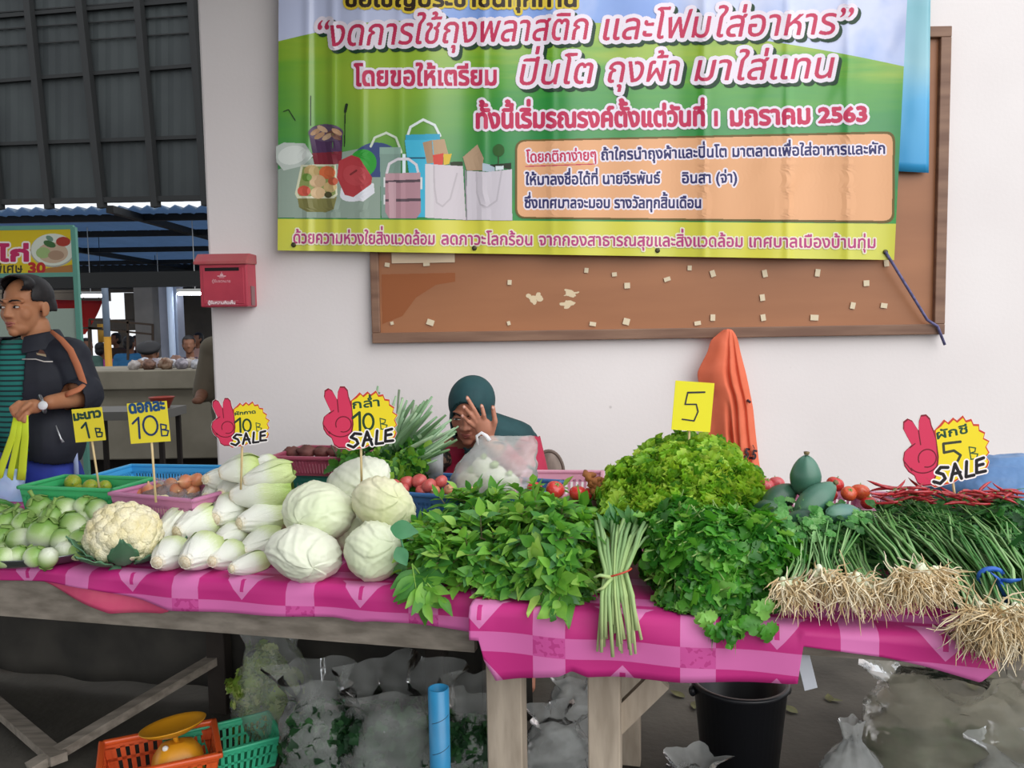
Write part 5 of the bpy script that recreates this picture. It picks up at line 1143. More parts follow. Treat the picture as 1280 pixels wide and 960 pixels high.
# bagged onions in the pink basket
WH = ('lowest by the price stick', 'second from the price stick', 'in the middle of the bag', 'against the pile of chinese cabbage', 'on top in the middle', 'on top beside the chinese cabbage', 'nearest the basket wall', 'at the back of the bag')
for i, (px, py, r) in enumerate(((186, 614, 10), (202, 612, 10), (222, 613, 11), (240, 612, 11), (232, 602, 10), (246, 600, 10), (176, 618, 9), (214, 605, 9))):
    c = gv(px, py, LO + .34 + .02 * (i % 2)); place(on, False, c, quat(40 * i, 25 * i, 10 * i), r * c.y / F * .95, f'brown onion in the clear bag, {WH[i]}', 'onions in the clear bag')
m_clear = film('clear_film', 'd8d8de', .72, .12)
def bag_mesh(c, rx, ry, h, seed, n=40, k=26, gather=.35, flare=.3, lean=(0, 0), amp=.16, belly=.45):
    mb = MB(); P_ = []; c = Vector(c)
    for i in range(k + 1):
        t_ = i / k
        if t_ < .78: u = t_ / .78; w_ = min(1, .72 + 1.4 * u) * (1 - (1 - gather) * max(0, (u - .45) / .55) ** 1.7)
        else: u = (t_ - .78) / .22; w_ = gather + (flare) * u ** 1.3
        if t_ < .78: w_ = max(w_, gather if t_ > .5 else w_)
        row = []
        for j in range(n):
            a = 2 * math.pi * j / n; q = Vector((math.cos(a), math.sin(a), t_ * 2.2))
            cr = 1 + amp * nz(q, 1.6, seed) + amp * .8 * abs(nz(q, 3.4, seed + 1)) + amp * .5 * nz(q, 8, seed + 2) + (.22 * math.sin(a * 5 + seed + t_ * 3) * max(0, t_ - .6) / .4) - .10 * abs(math.sin(a * 2.5 + 3 * nz(q, 1.2, seed + 5))) * min(1, t_ * 3)
            row.append(c + Vector((rx * w_ * cr * math.cos(a) + lean[0] * t_ * t_, ry * w_ * cr * math.sin(a) + lean[1] * t_ * t_, h * t_ * (1 + .10 * nz((math.cos(a), math.sin(a), 5), 1.5, seed) * (t_ > .7)) )))
        row.append(row[0]); P_.append(row)
    mb.grid(P_); mb.add([c] + P_[0][:-1], [(0, (j + 1) % n + 1, j + 1) for j in range(n)]); return mb
c = gv(213, 616, LO + .35); c.z = TZ + .10
o = bag_mesh(c, .115, .07, .10, 3, lean=(.03, .0)).build('clear_bag', m_clear); tag(o, 'clear plastic bag of brown onions in the pink basket', 'bag')
# limes
lm = thing('lime', 'lime', 'lime'); mb = MB(); mb.ell((0, 0, 0), (1, 1, 1.05), nu=22, nv=14, fn=lambda d: 1 + .10 * math.exp(-(1 - abs(d.z)) / .03)); mb.build('fruit', mat('lime_skin', '7fa32c', .35, 'b0a838', 7, bump=.15, bscale=90, spec=.5), lm); MB().tube([(0, 0, 1.05), (0, 0, 1.2)], .12, 8).build('stem', m_calyx, lm)
first = True
for lab, px, py, r, dv in (('yellow-green lime, highest in the green basket', 91, 603, 10, .44), ('yellow-green lime beside the price stick in the green basket', 113, 608, 9, .42), ('lime at the far corner of the green basket', 131, 608, 8, .44), ('lime low in the green basket, nearest its open end', 72, 610, 8, .46), ('lime beneath the highest one in the green basket', 99, 615, 9, .42), ('lime under the green basket rim behind the price stick', 121, 617, 9, .45)):
    c = gv(px, py, LO + dv); place(lm, first, c, quat(rng.uniform(0, 90), rng.uniform(0, 90), 0), r * c.y / F, lab, 'limes in the green basket'); first = False
# turmeric
m_tur = mat('turmeric_skin', 'b0703c', .8, '8a5430', 30, 4, bump=.4, bscale=80)
for i, (px, py, ax, lab) in enumerate(((738, 600, (.5, 0, -.8), 'upright by the basket back'), (748, 606, (.7, -.2, -.6), 'in the middle of the bunch'), (757, 611, (.9, 0, .1), 'reaching over the basket rim'), (743, 614, (.3, -.3, -.8), 'lowest on the rim'), (761, 604, (.6, 0, .5), 'outermost by the lettuce'), (752, 616, (.8, -.2, -.3), 'under the bunch on the rim'))):
    c = gv(px, py, RO + .48); mb = MB(); ax = Vector(ax).normalized(); M_ = ax.to_track_quat('Z', 'Y').to_matrix(); k = .03
    pts = [c + M_ @ Vector((.004 * math.sin(j * 2 + i), .003 * math.cos(j * 3), (j / 8 - .5) * .062)) for j in range(9)]
    mb.tube(pts, [.006, .011, .0125, .011, .013, .0115, .012, .009, .004], 12)
    for s_ in (-.35, .15): d = M_ @ Vector((s_ + .4, .8, .5)).normalized(); b0 = c + M_ @ Vector((0, 0, s_ * .05)); mb.tube([b0, b0 + d * .016, b0 + d * .027], [.009, .009, .004], 10)
    o = mb.build('turmeric_root', m_tur); tag(o, f'knobbly brown turmeric root in the pale pink basket, {lab}', 'turmeric', 'turmeric roots')
# chillies
ch = MB(); ch.tube([(0, 0, 0), (.3, .02, 0), (.6, .0, .02), (.85, -.04, .05), (1, -.1, .08)], [.05, .07, .065, .04, .006], 7); ch.tube([(-.16, .03, 0), (-.06, 0, 0), (.02, 0, 0)], [.016, .02, .05], 6, 1)
m_ch = [mat('chilli_red', 'b8262e', .3, '9c1a28', 9, spec=.6), mat('chilli_stem', '7a8a4a', .6)]
src = ch.build('chilli', m_ch); first = True
k = 0
for i in range(84):
    if i < 42: px, py = rng.uniform(1102, 1168), rng.uniform(610, 630); spot = 'side of the basket by the papayas'
    else: px, py = rng.uniform(1196, 1268), rng.uniform(613, 632); spot = 'side of the basket under the blue sack'
    c = gv(px, py, RO + .40 + rng.uniform(-.05, .06)); o = place(src, first, c, Euler((rng.uniform(0, 6), rng.uniform(-.5, .35), rng.uniform(-.7, .7) + (0 if rng.random() < .5 else 3.14))).to_quaternion(), rng.uniform(.045, .065)); first = False
    o['label'] = f'thin red chilli in the tangle on the {spot}'; o['category'] = 'chilli'; o['group'] = f'red chillies on the {spot}'
# ---- garlic chives and leafy greens behind the cabbages
t = thing('chive_bunch', 'bunch of long pale green chive blades standing behind the top round cabbage', 'herb', gv(452, 600, LO + .62)); rg = random.Random(12)
m_bl = [mat('blade_' + a, a, .5, b_, 10) for a, b_ in (('8fae8c', '7fa07a'), ('7a9c74', '6a8c64'), ('a6bf9c', '90ae88'), ('6a8a60', '55784e'))]
for k in range(56):
    u = rg.random(); ang = R(max(9, 12 + 48 * u + rg.gauss(0, 4))); Ln = (106 + rg.uniform(-26, 10)); b0 = (470 + rg.gauss(0, 8), 598 + rg.gauss(0, 4))
    tip = (b0[0] + Ln * math.sin(ang), b0[1] - Ln * math.cos(ang)); v = LO + .62 + rg.gauss(0, .04); a, e = gv(*b0, v), gv(*tip, v + rg.uniform(-.12, .12)); md = a.lerp(e, .55) + Vector((0, 0, .012))
    MB().tube([a, a.lerp(md, .5), md, md.lerp(e, .6), e], [.005, .0075, .0085, .007, .004], 6, flat=.3, up=(rg.gauss(0, .3), 1, .2)).build('blade', m_bl[k % 4], t)
for k in range(7):
    a, e = gv(505 + k * 3, 575 - k, LO + .55), gv(546 + k * 4.5, 566 - k * 6 + rg.uniform(-6, 10), LO + .52); a = gv(480 + 2 * k, 600 - k, LO + .58)
    MB().tube([a, a.lerp(e, .5), e], [.003, .0045, .003], 6, flat=.35, up=(0, 1, .2)).build('blade', m_bl[k % 3], t)
t = thing('dark_chive_tips', 'dull purple-green seed stalks standing behind the chive blades', 'herb', gv(495, 590, LO + .66))
for a, e in (((490, 590), (499, 487)), ((488, 590), (503, 497)), ((470, 590), (474, 490)), ((498, 590), (517, 503))): MB().tube([gv(*a, LO + .68), gv((a[0] + e[0]) / 2, (a[1] + e[1]) / 2, LO + .7), gv(*e, LO + .7)], [.003, .003, .0045], 6).build('stalk', mat('dark_stalk', '6f7f66', .6), t)
E6 = [el(470, 585, 2.72, 34, 26, .08), el(510, 580, 2.70, 26, 20, .08), el(445, 580, 2.74, 22, 20, .06), el(480, 606, 2.6, 34, 18, .07)]
gk = greens('kale', 0, (('4f8a30', '3a7428'), ('7aa838', '5c902e'), ('2f5f28', '244e22'), ('93bb4a', '74a03a')))
leafy_heap('greens_bunch', 'bunch of leafy greens under the chive blades, behind the round cabbages', E6, gk, 150, lambda mb, p, nn, rg: lobed(mb, p, nn + Vector((rg.gauss(.3, .5), -.3, rg.gauss(.3, .4))), nn + Vector((0, -.5, .3)), rg.uniform(.03, .055), rg.choice((0, 0, 1, 2, 3)), rg), 51)
mb = MB(); rg = random.Random(3)
for k in range(7): leafsheet(mb, gv(432 + k * 4, 592 - k * 3, LO + .58), (-.7 + rg.gauss(0, .4), 0, .45 + rg.gauss(0, .3)), (rg.gauss(0, .3), -1, .3), .075, .045, .2, .15, k % 2, 8, 4)
mb.tube([gv(425, 580, LO + .58), gv(416, 560, LO + .58), gv(414, 556, LO + .58)], .003, 6, 1)
o = mb.build('dark_leaf_sprig', [mat('dark_leaf_a', '4a5638', .6, '37442c', 20), mat('dark_leaf_b', '5a5844', .6, '454636', 20)]); tag(o, 'dark wilted leaf sprig leaning on the maroon basket', 'leaf')
for i, (px, r) in enumerate(((365, 9), (383, 10), (402, 9), (418, 8))):
    c = gv(px, 565, LO + .70); o = lump(c, (r * c.y / F * 1.2, r * c.y / F, r * c.y / F * .8), 60 + i, .3).build('dried_bulb', mat('dried_bulb', '7a4a44', .7, '5c3834', 18)); tag(o, f'dark reddish dried bulb in the maroon basket, {ORD[i]} from the chinese cabbage', 'bulb', 'dried bulbs in the maroon basket')
# ---- white plastic bag of pale vegetables in front of the seated person
c = gv(612, 622, LO + .50); c.z = .90
film_w = film('white_film', 'ffffff', .70, .12)
P_ = []; outline = [(632, 560, 640), (622, 558, 660), (612, 560, 668), (600, 563, 671), (590, 566, 672), (580, 572, 672), (570, 580, 671), (560, 590, 672), (552, 596, 672), (546, 600, 668)]
mb = MB()
for i in range(31):
    y_ = 632 - (632 - 545) * i / 30; l_ = np.interp(-y_, [-o_[0] for o_ in outline], [o_[1] for o_ in outline]); r_ = np.interp(-y_, [-o_[0] for o_ in outline], [o_[2] for o_ in outline]); row = []
    fat = .10 * math.sin(math.pi * min(1, (i + 4) / 32)) ** .6 * (1 - .55 * i / 30)
    for j in range(48):
        a = 2 * math.pi * j / 48; q = Vector((math.cos(a), math.sin(a), i * .12)); px = (l_ + r_) / 2 + (r_ - l_) / 2 * math.cos(a) * (1 + .05 * nz(q, 2.4, 8))
        p = gv(px, y_, LO + .50); row.append(p + Vector((0, fat * math.sin(a) * (1 + .3 * nz(q, 2, 4)) + .006 * nz(q, 4, 5), .004 * nz(q, 3, 6))))
    row.append(row[0]); P_.append(row)
mb.grid(P_); mb.add([sum((P_[0][j] for j in range(48)), Vector()) / 48] + P_[0][:-1], [(0, (j + 1) % 48 + 1, j + 1) for j in range(48)])
t = thing('plastic_bag', 'white plastic carrier bag of pale vegetables in front of the seated person', 'bag', c); mb.build('bag_skin', film_w, t)
hd = MB(); A_ = gv(602, 550, LO + .5); hd.tube([gv(597 + 0, 556, LO + .48), gv(596, 545, LO + .48), gv(602, 541, LO + .48), gv(608, 545, LO + .48), gv(612, 551, LO + .48)], [.006, .006, .005, .006, .007], 8, flat=.4); hd.build('handle', mat('white_plastic', 'eceaf0', .35), t)
for i, (px, py, r) in enumerate(((588, 605, 19), (617, 600, 20), (604, 585, 15), (636, 606, 15))):
    p = gv(px, py, LO + .50); k = r * p.y / F; t = thing('white_radish', f'pale round vegetable inside the white carrier bag, {("nearest the onions", "in the middle of the bag", "uppermost in the bag", "nearest the basil")[i]}', 'vegetable', p, 'pale vegetables in the carrier bag')
    mb = MB(); mb.ell(p, (k, k * .9, k), nu=24, nv=14, fn=lambda d: 1 + .05 * nz(d, 2, i)); mb.build('root', mat('radish_white', 'efefe4', .4, 'dfe6cc', 6), t)
    mb = MB(); mb.tube([p + Vector((0, -.3 * k, k * .9)), p + Vector((.2 * k, -.4 * k, k * 1.2))], [.3 * k, .2 * k], 8); mb.build('green_crown', mat('radish_crown', 'b4cc8c', .5), t)
# clear sheet leaning at the basket end
mb = MB(); P_ = []
for i in range(13):
    row = []
    for j in range(9): u, w_ = i / 12, j / 8; row.append(gv(492 + 62 * u, 612 - 38 * u * w_ - 10 * w_, LO + .56 + .02 * math.sin(u * 9 + w_ * 5)))
    P_.append(row)
o = mb.grid(P_).build('clear_sheet', film('grey_film', 'b4b6b8', .35, .15), mods=[('SOLIDIFY', dict(thickness=.001))]); tag(o, 'clear plastic sheet leaning between the chive bunch and the dark blue basket', 'plastic sheet')
# ---- blue sack at the table end
mb = MB(); mb.ell(gv(1262, 622, RO + .66), (.24, .16, .125), nu=48, nv=30, fn=lambda d: 1 + .10 * nz(d, 2, 4) + .08 * abs(nz(d, 4, 7)) + .04 * nz((d.x * 3, d.y, d.z * 9), 1.4, 9)); o = mb.build('blue_sack', mat('blue_tarp', '6288b6', .45, '4a6d9c', 6, 4, bump=.7, bscale=22)); tag(o, 'crumpled blue plastic sack at the far end of the table, behind the chillies', 'sack')
# ================================================================== PRICE SIGNS
def sign(name, label, cat, C_, Wpx, Y, draw, outline, stick, rot=0, cell=.12, stick_w=.0035):
    """card laid out in its own units (x right, y down, centre 0,0; one unit = one picture pixel at its depth)"""
    k = Y / F; c = at(*C_, Y); t = thing(name, label, cat, c); Q = Matrix.Rotation(R(rot), 3, 'Y')
    f = lambda x_, y_, d=0.0: c + Q @ Vector((x_ * k, d, -y_ * k))
    mb = MB(); n = len(outline); vs_ = [f(x_, y_, -.0012) for x_, y_ in outline] + [f(x_, y_, .0012) for x_, y_ in outline]
    mb.add(vs_, [tuple(range(n - 1, -1, -1)), tuple(range(n, 2 * n))] + [(i, (i + 1) % n, (i + 1) % n + n, i + n) for i in range(n)])
    mb.build('card', mat(*draw['card']), t, smooth=False)
    xs_ = [o_[0] for o_ in outline]; ys_ = [o_[1] for o_ in outline]
    pr = Print(min(xs_) - 1, min(ys_) - 1, max(xs_) - min(xs_) + 2, max(ys_) - min(ys_) + 2, cell); draw['fn'](pr)
    q = np.array(c); M_ = np.array(Q)
    pr.build('lettering', lambda X_, Y_: q + np.stack([X_ * k, np.full_like(X_, -.0022), -Y_ * k], 1) @ M_.T, t, run=40)
    a, b_ = at(*stick[0], Y + .004), at(*stick[1], Y + stick[2]); MB().tube([a, b_], [stick_w, stick_w], 8).build('stick', mat('bamboo', 'd8c394', .6, 'c2a878', 20, stretch=(8, 8, 1)), t); return t
YC = ('card_yellow', 'e6d432', .55)
def d1(p): p.text('มะนาว', (-17, -7), (17, -9), None, '24453a', .9, sy=1.0); p.line([(-9, 3), (-3, -3), (-1, 16)], 2.6, '1e3a3c'); p.line([(8, 5), (9, 16)], 1.8, '1e3a3c'); p.line([(8, 5), (14, 6), (13, 10), (9, 10)], 1.8, '1e3a3c'); p.line([(9, 10), (16, 11), (15, 16), (9, 16)], 1.8, '1e3a3c')
sq = lambda w_, h_: [(-w_, -h_), (w_, -h_), (w_, h_), (-w_, h_)]
sign('price_card', 'small yellow card on a stick priced 1 in the lime basket', 'price sign', (111, 531), 40, 2.62, dict(card=YC, fn=d1), sq(19, 21), ((114, 545), (126, 622), .02), -4)
def d2(p): p.text('ดอกละ', (-22, -13), (22, -15), None, '1e4a78', 1.0, sy=1.2); p.line([(-20, 0), (-12, -7), (-13, 19)], 2.6, '1f3560'); p.arc(2, 4, 9, 12, 0, 360, 2.6, '1f3560'); p.line([(15, 3), (15, 18)], 1.8, '1f3560'); p.line([(15, 3), (22, 5), (21, 10), (16, 10)], 1.8, '1f3560'); p.line([(16, 10), (24, 12), (22, 18), (15, 18)], 1.8, '1f3560')
sign('price_card', 'yellow card on a stick priced 10 standing in the small cauliflower', 'price sign', (186, 528), 50, 2.38, dict(card=YC, fn=d2), sq(25, 25.5), ((189, 545), (195, 628), .0), -3)
def d5(p): p.line([(6, -18), (-8, -17), (-10, -2), (4, -3), (7, 6), (3, 18), (-12, 17)], 1.8, '2c2c3a'); p.line([(-8, -17), (13, -19)], 2.2, '2c2c3a')
sign('price_card', 'plain yellow card reading 5 above the lettuce heap', 'price sign', (866, 508), 50, 2.40, dict(card=('card_bright', 'eadf26', .5), fn=d5), sq(24.5, 31), ((862, 530), (860, 585), .02), 5)
BURST = [(-3, -36), (2, -41), (6, -37), (12, -42), (16, -38), (23, -43), (26, -37), (32, -38), (34, -32), (40, -31), (40, -25), (46, -21), (44, -15), (50, -11), (46, -5), (49, 2), (45, 6), (48, 12), (46, 17), (40, 24), (30, 26), (22, 29), (12, 28), (6, 31), (-4, 32), (-14, 34), (-18, 31)]
HAND = [(-18, 31), (-27, 31), (-33, 27), (-36, 18), (-42, 13), (-46, 6), (-47, -2), (-45, -10), (-40, -14), (-36, -17), (-40, -26), (-44, -36), (-43, -44), (-38, -47), (-33, -44), (-29, -36), (-27, -32), (-26, -42), (-23, -49), (-17, -49), (-13, -44), (-12, -36), (-10, -30)]
OUT = HAND + BURST
def sale_draw(word, num, wcol='1f4a34'):
    def fn(p):
        p.poly(OUT, 'f0e4e2', .4); p.poly(BURST + [(-18, 31), (-12, 0), (-10, -30)], 'c8402f'); p.poly([(x_ * .95 + 1, y_ * .93) for x_, y_ in BURST] + [(-14, 29), (-9, 0), (-8, -30)], 'eed72a')
        p.poly(HAND + [(-8, -20), (-7, 0), (-10, 18), (-16, 30)], '7c1a2c'); p.poly([((x_ + 27) * .93 - 27, (y_ + 8) * .95 - 8) for x_, y_ in HAND] + [(-9, -20), (-9, 0), (-12, 18), (-17, 29)], 'd2365a')
        p.arc(-20, 0, 10, 10, -200, 110, 1.4, '6c1526'); p.arc(-24, 2, 17, 14, 30, 150, 1.4, '6c1526'); p.line([(-27, -32), (-26, -16)], 1.3, '6c1526'); p.line([(-38, -14), (-32, -18)], 1.2, '6c1526'); p.line([(-46, 0), (-38, 12)], 1.2, '6c1526')
        p.text(word, (-7, -20), (27, -23), None, wcol, .5, sy=.62)
        if num == '10': p.line([(-8, -8), (1, -15), (1, 8)], 3.4, '24412c'); p.arc(12, -3, 6.5, 10, 0, 360, 3.2, '24412c')
        else: p.line([(18, -14), (-1, -14), (-1, -4), (10, -5), (17, 1), (12, 9)], 3.0, '3a4030')
        p.line([(27, -7), (28, 7)], 1.5, '3a5a34'); p.line([(27, -7), (34, -5), (33, -1), (28, 0)], 1.5, '3a5a34'); p.line([(28, 0), (36, 2), (34, 7), (28, 7)], 1.5, '3a5a34')
        S = [[(2, 13), (-6, 12), (-11, 17), (-4, 20), (-2, 25), (-8, 30), (-15, 27)], [(4, 28), (10, 10), (16, 27)], [(6, 21), (15, 20)], [(23, 9), (21, 26), (30, 25)], [(42, 7), (34, 9), (33, 23), (43, 22)], [(34, 15), (41, 14)]]
        for w_, c_ in ((7.0, 'f2ecec'), (3.7, '1c181c')):
            for l_ in S: p.line(l_, w_, c_)
    return fn
RED = ('card_back', 'e9dcd6', .55)
sign('sale_sign', 'red hand sale sign priced 10 standing in the chinese cabbage pile', 'price sign', (299, 528), 100, 2.42, dict(card=RED, fn=sale_draw('ผักกาด', '10')), [(x_ * .74 + 0, y_ * .74) for x_, y_ in OUT] if False else OUT, ((303, 545), (301, 605), .0), 0) if False else None
def sale(label, C_, Y, sc, word, num, stick, rot):
    k = sc
    t = sign('sale_sign', label, 'price sign', C_, 100, Y * k, dict(card=RED, fn=sale_draw(word, num)), OUT, ((0, 0), (0, 0), 0), rot)
    # bring the card to its own depth (a smaller sign nearer the table, not a far larger one)
    bpy.data.objects.remove([o for o in t.children if o.name.startswith('stick')][0]); t.location = at(*C_, Y); WORLD[t.name] = Vector(t.location)
    a, b_ = at(*stick[0], Y + .005), at(*stick[1], Y + stick[2]); MB().tube([a, b_], .0035, 8).build('stick', mat('bamboo', 'd8c394'), t)
sale('red hand sale sign priced 10, standing in the chinese cabbage pile', (300, 534), 2.44, .76, 'ผักกาด', '10', ((303, 550), (301, 612), .01), 0)
sale('large red hand sale sign priced 10, standing in the top round cabbage', (449, 530), 2.36, .98, 'กล่ำ', '10', ((451, 550), (452, 605), .03), 0)
sale('red hand sale sign priced 5, standing in the dark celery tops at the table end', (1181, 570), 2.15, 1.14, 'ผักชี', '5', ((1190, 595), (1196, 640), .0), -6)
# ================================================================== UNDER THE TABLES
def fl(px, py): return atz(px, py, 0)
m_bagclear = film('thin_film', 'eef2ee', .80, .14); m_bagmilk = film('milky_film', 'eef2f0', .70, .18)
def leafball(c, r, mats_, seed, n=46):
    rg = random.Random(seed); mb = MB(); mb.ell(c, (r * .8,) * 3, nu=16, nv=10)
    for k in range(n):
        d = Vector((rg.gauss(0, 1), rg.gauss(-.3, 1), rg.gauss(0, 1))).normalized(); frill(mb, Vector(c) + d * r * .7, d, rg, r * rg.uniform(.35, .55), r * .5, rg.randrange(len(mats_)))
    return mb
m_pl = greens('pale_lettuce', 0, (('b4c86a', '93b04e'), ('cfd894', 'b4c872'), ('8fae4a', '76983c')), .5)
for i, (px, py, r, Y_) in enumerate(((318, 905, 22, 2.82), (352, 900, 23, 2.84), (312, 862, 23, 2.82), (350, 856, 24, 2.84), (332, 826, 19, 2.83))):
    c = at(px, py, Y_); o = leafball(c, r * 1.18 * Y_ / F, m_pl, i).build('lettuce_head', m_pl); tag(o, f'pale lettuce head inside the tall clear bag on the floor, {("lowest by the scale basket", "lowest by the dark bag", "middle by the scale basket", "middle by the dark bag", "topmost")[i]}', 'lettuce', 'lettuce heads in the tall clear bag')
c = fl(335, 946); c.x *= 1.02; c.y = 2.83; c.z = .0
o = bag_mesh(c, .15, .115, .41, 12, gather=.55, flare=.25, lean=(-.01, 0), amp=.10).build('clear_bag', m_bagclear); tag(o, 'tall clear plastic bag of pale lettuce standing on the floor', 'bag')
m_dk = greens('dark_greens', 0, (('2f5a34', '1f4426'), ('3f6e40', '2c5230'), ('25482c', '1b3822')), .5)
def bagged(label, px, Y, w, h, seed, lean=(0, 0), mm=None, fillz=.72, gather=.6, flare=.35, content=True, d=.8):
    x_ = at(px, 900, Y).x; c = Vector((x_, Y, 0)); hw = w * Y / F / 2; H = h
    o = bag_mesh(c, hw, hw * d, H, seed, gather=gather, flare=flare, lean=lean, amp=.16).build('clear_bag', mm or m_bagclear); tag(o, label, 'bag')
    if content:
        E_ = [((c + Vector((hw * .25 * s_, 0, H * fillz * .5))), (hw * .62, hw * .5, H * fillz * .5)) for s_ in (-1, 1)]; rg = random.Random(seed); mb = MB(); mound(E_, mb, 2)
        for p, nn in heap_points(E_, 130, rg, .5): lobed(mb, p, nn * .4 + Vector((rg.gauss(0, .7), -.3, rg.gauss(.1, .6))), nn, rg.uniform(.03, .05), rg.randrange(3), rg)
        o = mb.build('bagged_greens', m_dk); tag(o, 'dark greens packed inside the ' + label.replace(' of dark greens', '').replace('clear plastic ', '').replace('large open clear ', ''), 'greens', kind='stuff')
bagged('clear plastic bag of dark greens slumped beside the tall lettuce bag', 402, 2.50, 112, .36, 21, (-.04, .05))
bagged('large open clear bag of dark greens behind the blue pipe', 488, 2.46, 140, .38, 22, (.03, 0), gather=.75, flare=.4)
bagged('clear bag of dark greens between the blue pipe and the pale table leg', 582, 2.42, 90, .34, 25, (.03, .06))
bagged('crumpled milky plastic bag on the floor between the two pale table legs', 692, 2.55, 90, .20, 23, (.02, 0), m_bagmilk, content=False)
bagged('small crumpled clear bag leaning on the inner side of the pale table leg', 715, 2.75, 70, .26, 29, (.0, 0), m_bagmilk, content=False)
bagged('clear bag with its mouth tied, on the floor in front of the black bucket', 868, 2.28, 120, .19, 24, (.0, 0), m_bagmilk, content=False, gather=.3)
bagged('peaked clear plastic bag standing on the floor past the black bucket', 1068, 2.32, 92, .27, 26, (-.01, 0), m_bagmilk, content=False, gather=.25, flare=.1)
bagged('big grey-green clear bag slumped at the far end under the table', 1190, 2.55, 230, .36, 27, (.0, 0), film('drab_film', 'c4c0ac', .55, .2), gather=.7, flare=.2, fillz=.3)
bagged('clear bag lying farthest under the table end beside the big slumped bag', 1275, 2.30, 120, .22, 28, (0, 0), m_bagmilk, content=False)
# blue pipe
p = at(548, 860, 2.0); t = thing('water_pipe', 'upright blue plastic water pipe with an open top standing before the dark bags', 'pipe', (p.x, 2.0, 0)); mb = MB(); r_ = .0265
mb.lathe([(r_, 0), (r_, p.z), (r_ - .004, p.z + .001), (r_ - .004, p.z - .25), (0, p.z - .25)], 28, (p.x, 2.0, 0)); mb.build('pipe', mat('pipe_blue', '2f86b4', .35, '2a78a4', 8, spec=.5), t)
mb = MB(); mb.lathe([(r_ + .0008, .1), (r_ + .0008, .101)], 28, (p.x, 2.0, 0))
for z_ in (p.z - .14, p.z - .06): MB().tube([Vector((p.x, 2.0, z_)) + Vector((r_ * 1.01 * math.cos(a), r_ * 1.01 * math.sin(a), .01 * a)) for a in np.linspace(-2.2, -.4, 8)], .0008, 5).build('printed_line', mat('ink_line', '203848', .6), t)
# black bucket
bk_ = thing('bucket', 'black plastic bucket under the deep pink cloth', 'bucket', (at(925, 880, 2.55).x, 2.55, 0)); bx0 = at(925, 860, 2.55); hz = .30; mb = MB()
mb.lathe([(0, .006), (.112, .006), (.14, hz), (.152, hz), (.154, hz - .012), (.146, hz - .014), (.118, 0), (0, 0)], 48, (bx0.x, 2.55, 0)); mb.build('bucket_shell', mat('bucket_black', '1c1d22', .35, spec=.5), bk_)
for s_ in (-1, 1): MB().ell((bx0.x + s_ * .152, 2.55, hz - .035), (.012, .016, .018)).build('ear', mat('bucket_black', '1c1d22'), bk_)
MB().tube([Vector((bx0.x + .156 * math.cos(a), 2.55 + .158 * math.sin(a), hz - .035 - .02 * math.sin(a))) for a in np.linspace(0, math.pi, 17)], .003, 6).build('handle', mat('wire_grey', '6a6c70', .4, metal=.7), bk_)
# pale card flap under the cloth and a fallen leaf, leaf litter
o = MB().box(atp(1008, 838, RO + .03), (.03, .004, .09), Euler((0, R(-14), 0)).to_matrix()).build('paper_flap', mat('paper_pale', 'b6bac2', .7), smooth=False); tag(o, 'pale strip of paper hanging down beside the deep pink cloth corner', 'paper')
rg = random.Random(8)
for i in range(16):
    px, py = rg.uniform(830, 1240), rg.uniform(830, 900); c = fl(px, py); mb = MB(); leafsheet(mb, c + Vector((0, 0, .006)), (rg.gauss(0, 1), rg.gauss(0, 1), .05), (0, 0, 1), rg.uniform(.05, .09), rg.uniform(.025, .045), -.1, .15, 0, 6, 4)
    o = mb.build('fallen_leaf', [mat('dead_leaf', '6a6a44', .8, '4d4a30', 20), mat('dead_leaf_b', '545a3a', .8, '6d6b4a', 20)][i % 2]); tag(o, 'withered leaf lying on the dark floor under the greens table', 'leaf', 'withered leaves on the floor')
# orange basket with the yellow scale, mint basket
ang = 24
c0 = at(205, 960, 2.52); c0.z = .0
bo = basket('plastic_basket', 'orange plastic basket on the floor holding the yellow scale', (c0.x - .01, 2.52, .0), .34, .24, .115, 'dd5a26', rot=ang, ns=12, rim=.02, tap=.88)
bg_ = basket('plastic_basket', 'mint green plastic basket on the floor beside the orange one', (c0.x + .155, 2.62, .0), .34, .20, .10, '3fb98c', rot=ang + 6, ns=16, rim=.012, tap=.85)
sc = thing('kitchen_scale', 'yellow kitchen scale with a round pan, standing in the orange basket', 'scale', (c0.x + .0, 2.50, .008)); m_sc = mat('scale_yellow', 'd9981f', .4, 'cf8c1a', 6, spec=.5)
pan = at(217, 912, 2.50); b0 = Vector((pan.x + .005, 2.51, 0))
mb = MB(); Q_ = Matrix.Rotation(R(ang), 3, 'Z'); P_ = []
for z_, w_, d_ in ((.01, .085, .075), (.05, .084, .073), (.10, .074, .062), (.135, .05, .042), (.146, .022, .02)):
    P_.append([b0 + Q_ @ Vector(((abs(math.cos(a)) ** .6) * math.copysign(w_, math.cos(a)), (abs(math.sin(a)) ** .6) * math.copysign(d_, math.sin(a)), z_)) for a in np.linspace(0, 2 * math.pi, 33)])
mb.grid(P_); mb.add([P_[-1][j] for j in range(32)], [tuple(range(32))]); mb.build('scale_body', m_sc, sc)
mb = MB(); mb.tube([b0 + Vector((0, 0, .14)), Vector((pan.x, 2.5, pan.z - .012))], .008, 10); mb.build('pan_post', m_sc, sc)
T_m = Euler((R(-6), R(-9), 0)).to_matrix(); mb = MB(); mb.lathe([(0, -.012), (.05, -.011), (.088, .006), (.098, .014), (.100, .017), (.097, .018), (.086, .011), (.05, -.006), (0, -.008)], 48, pan, T_m); mb.build('pan', m_sc, sc)
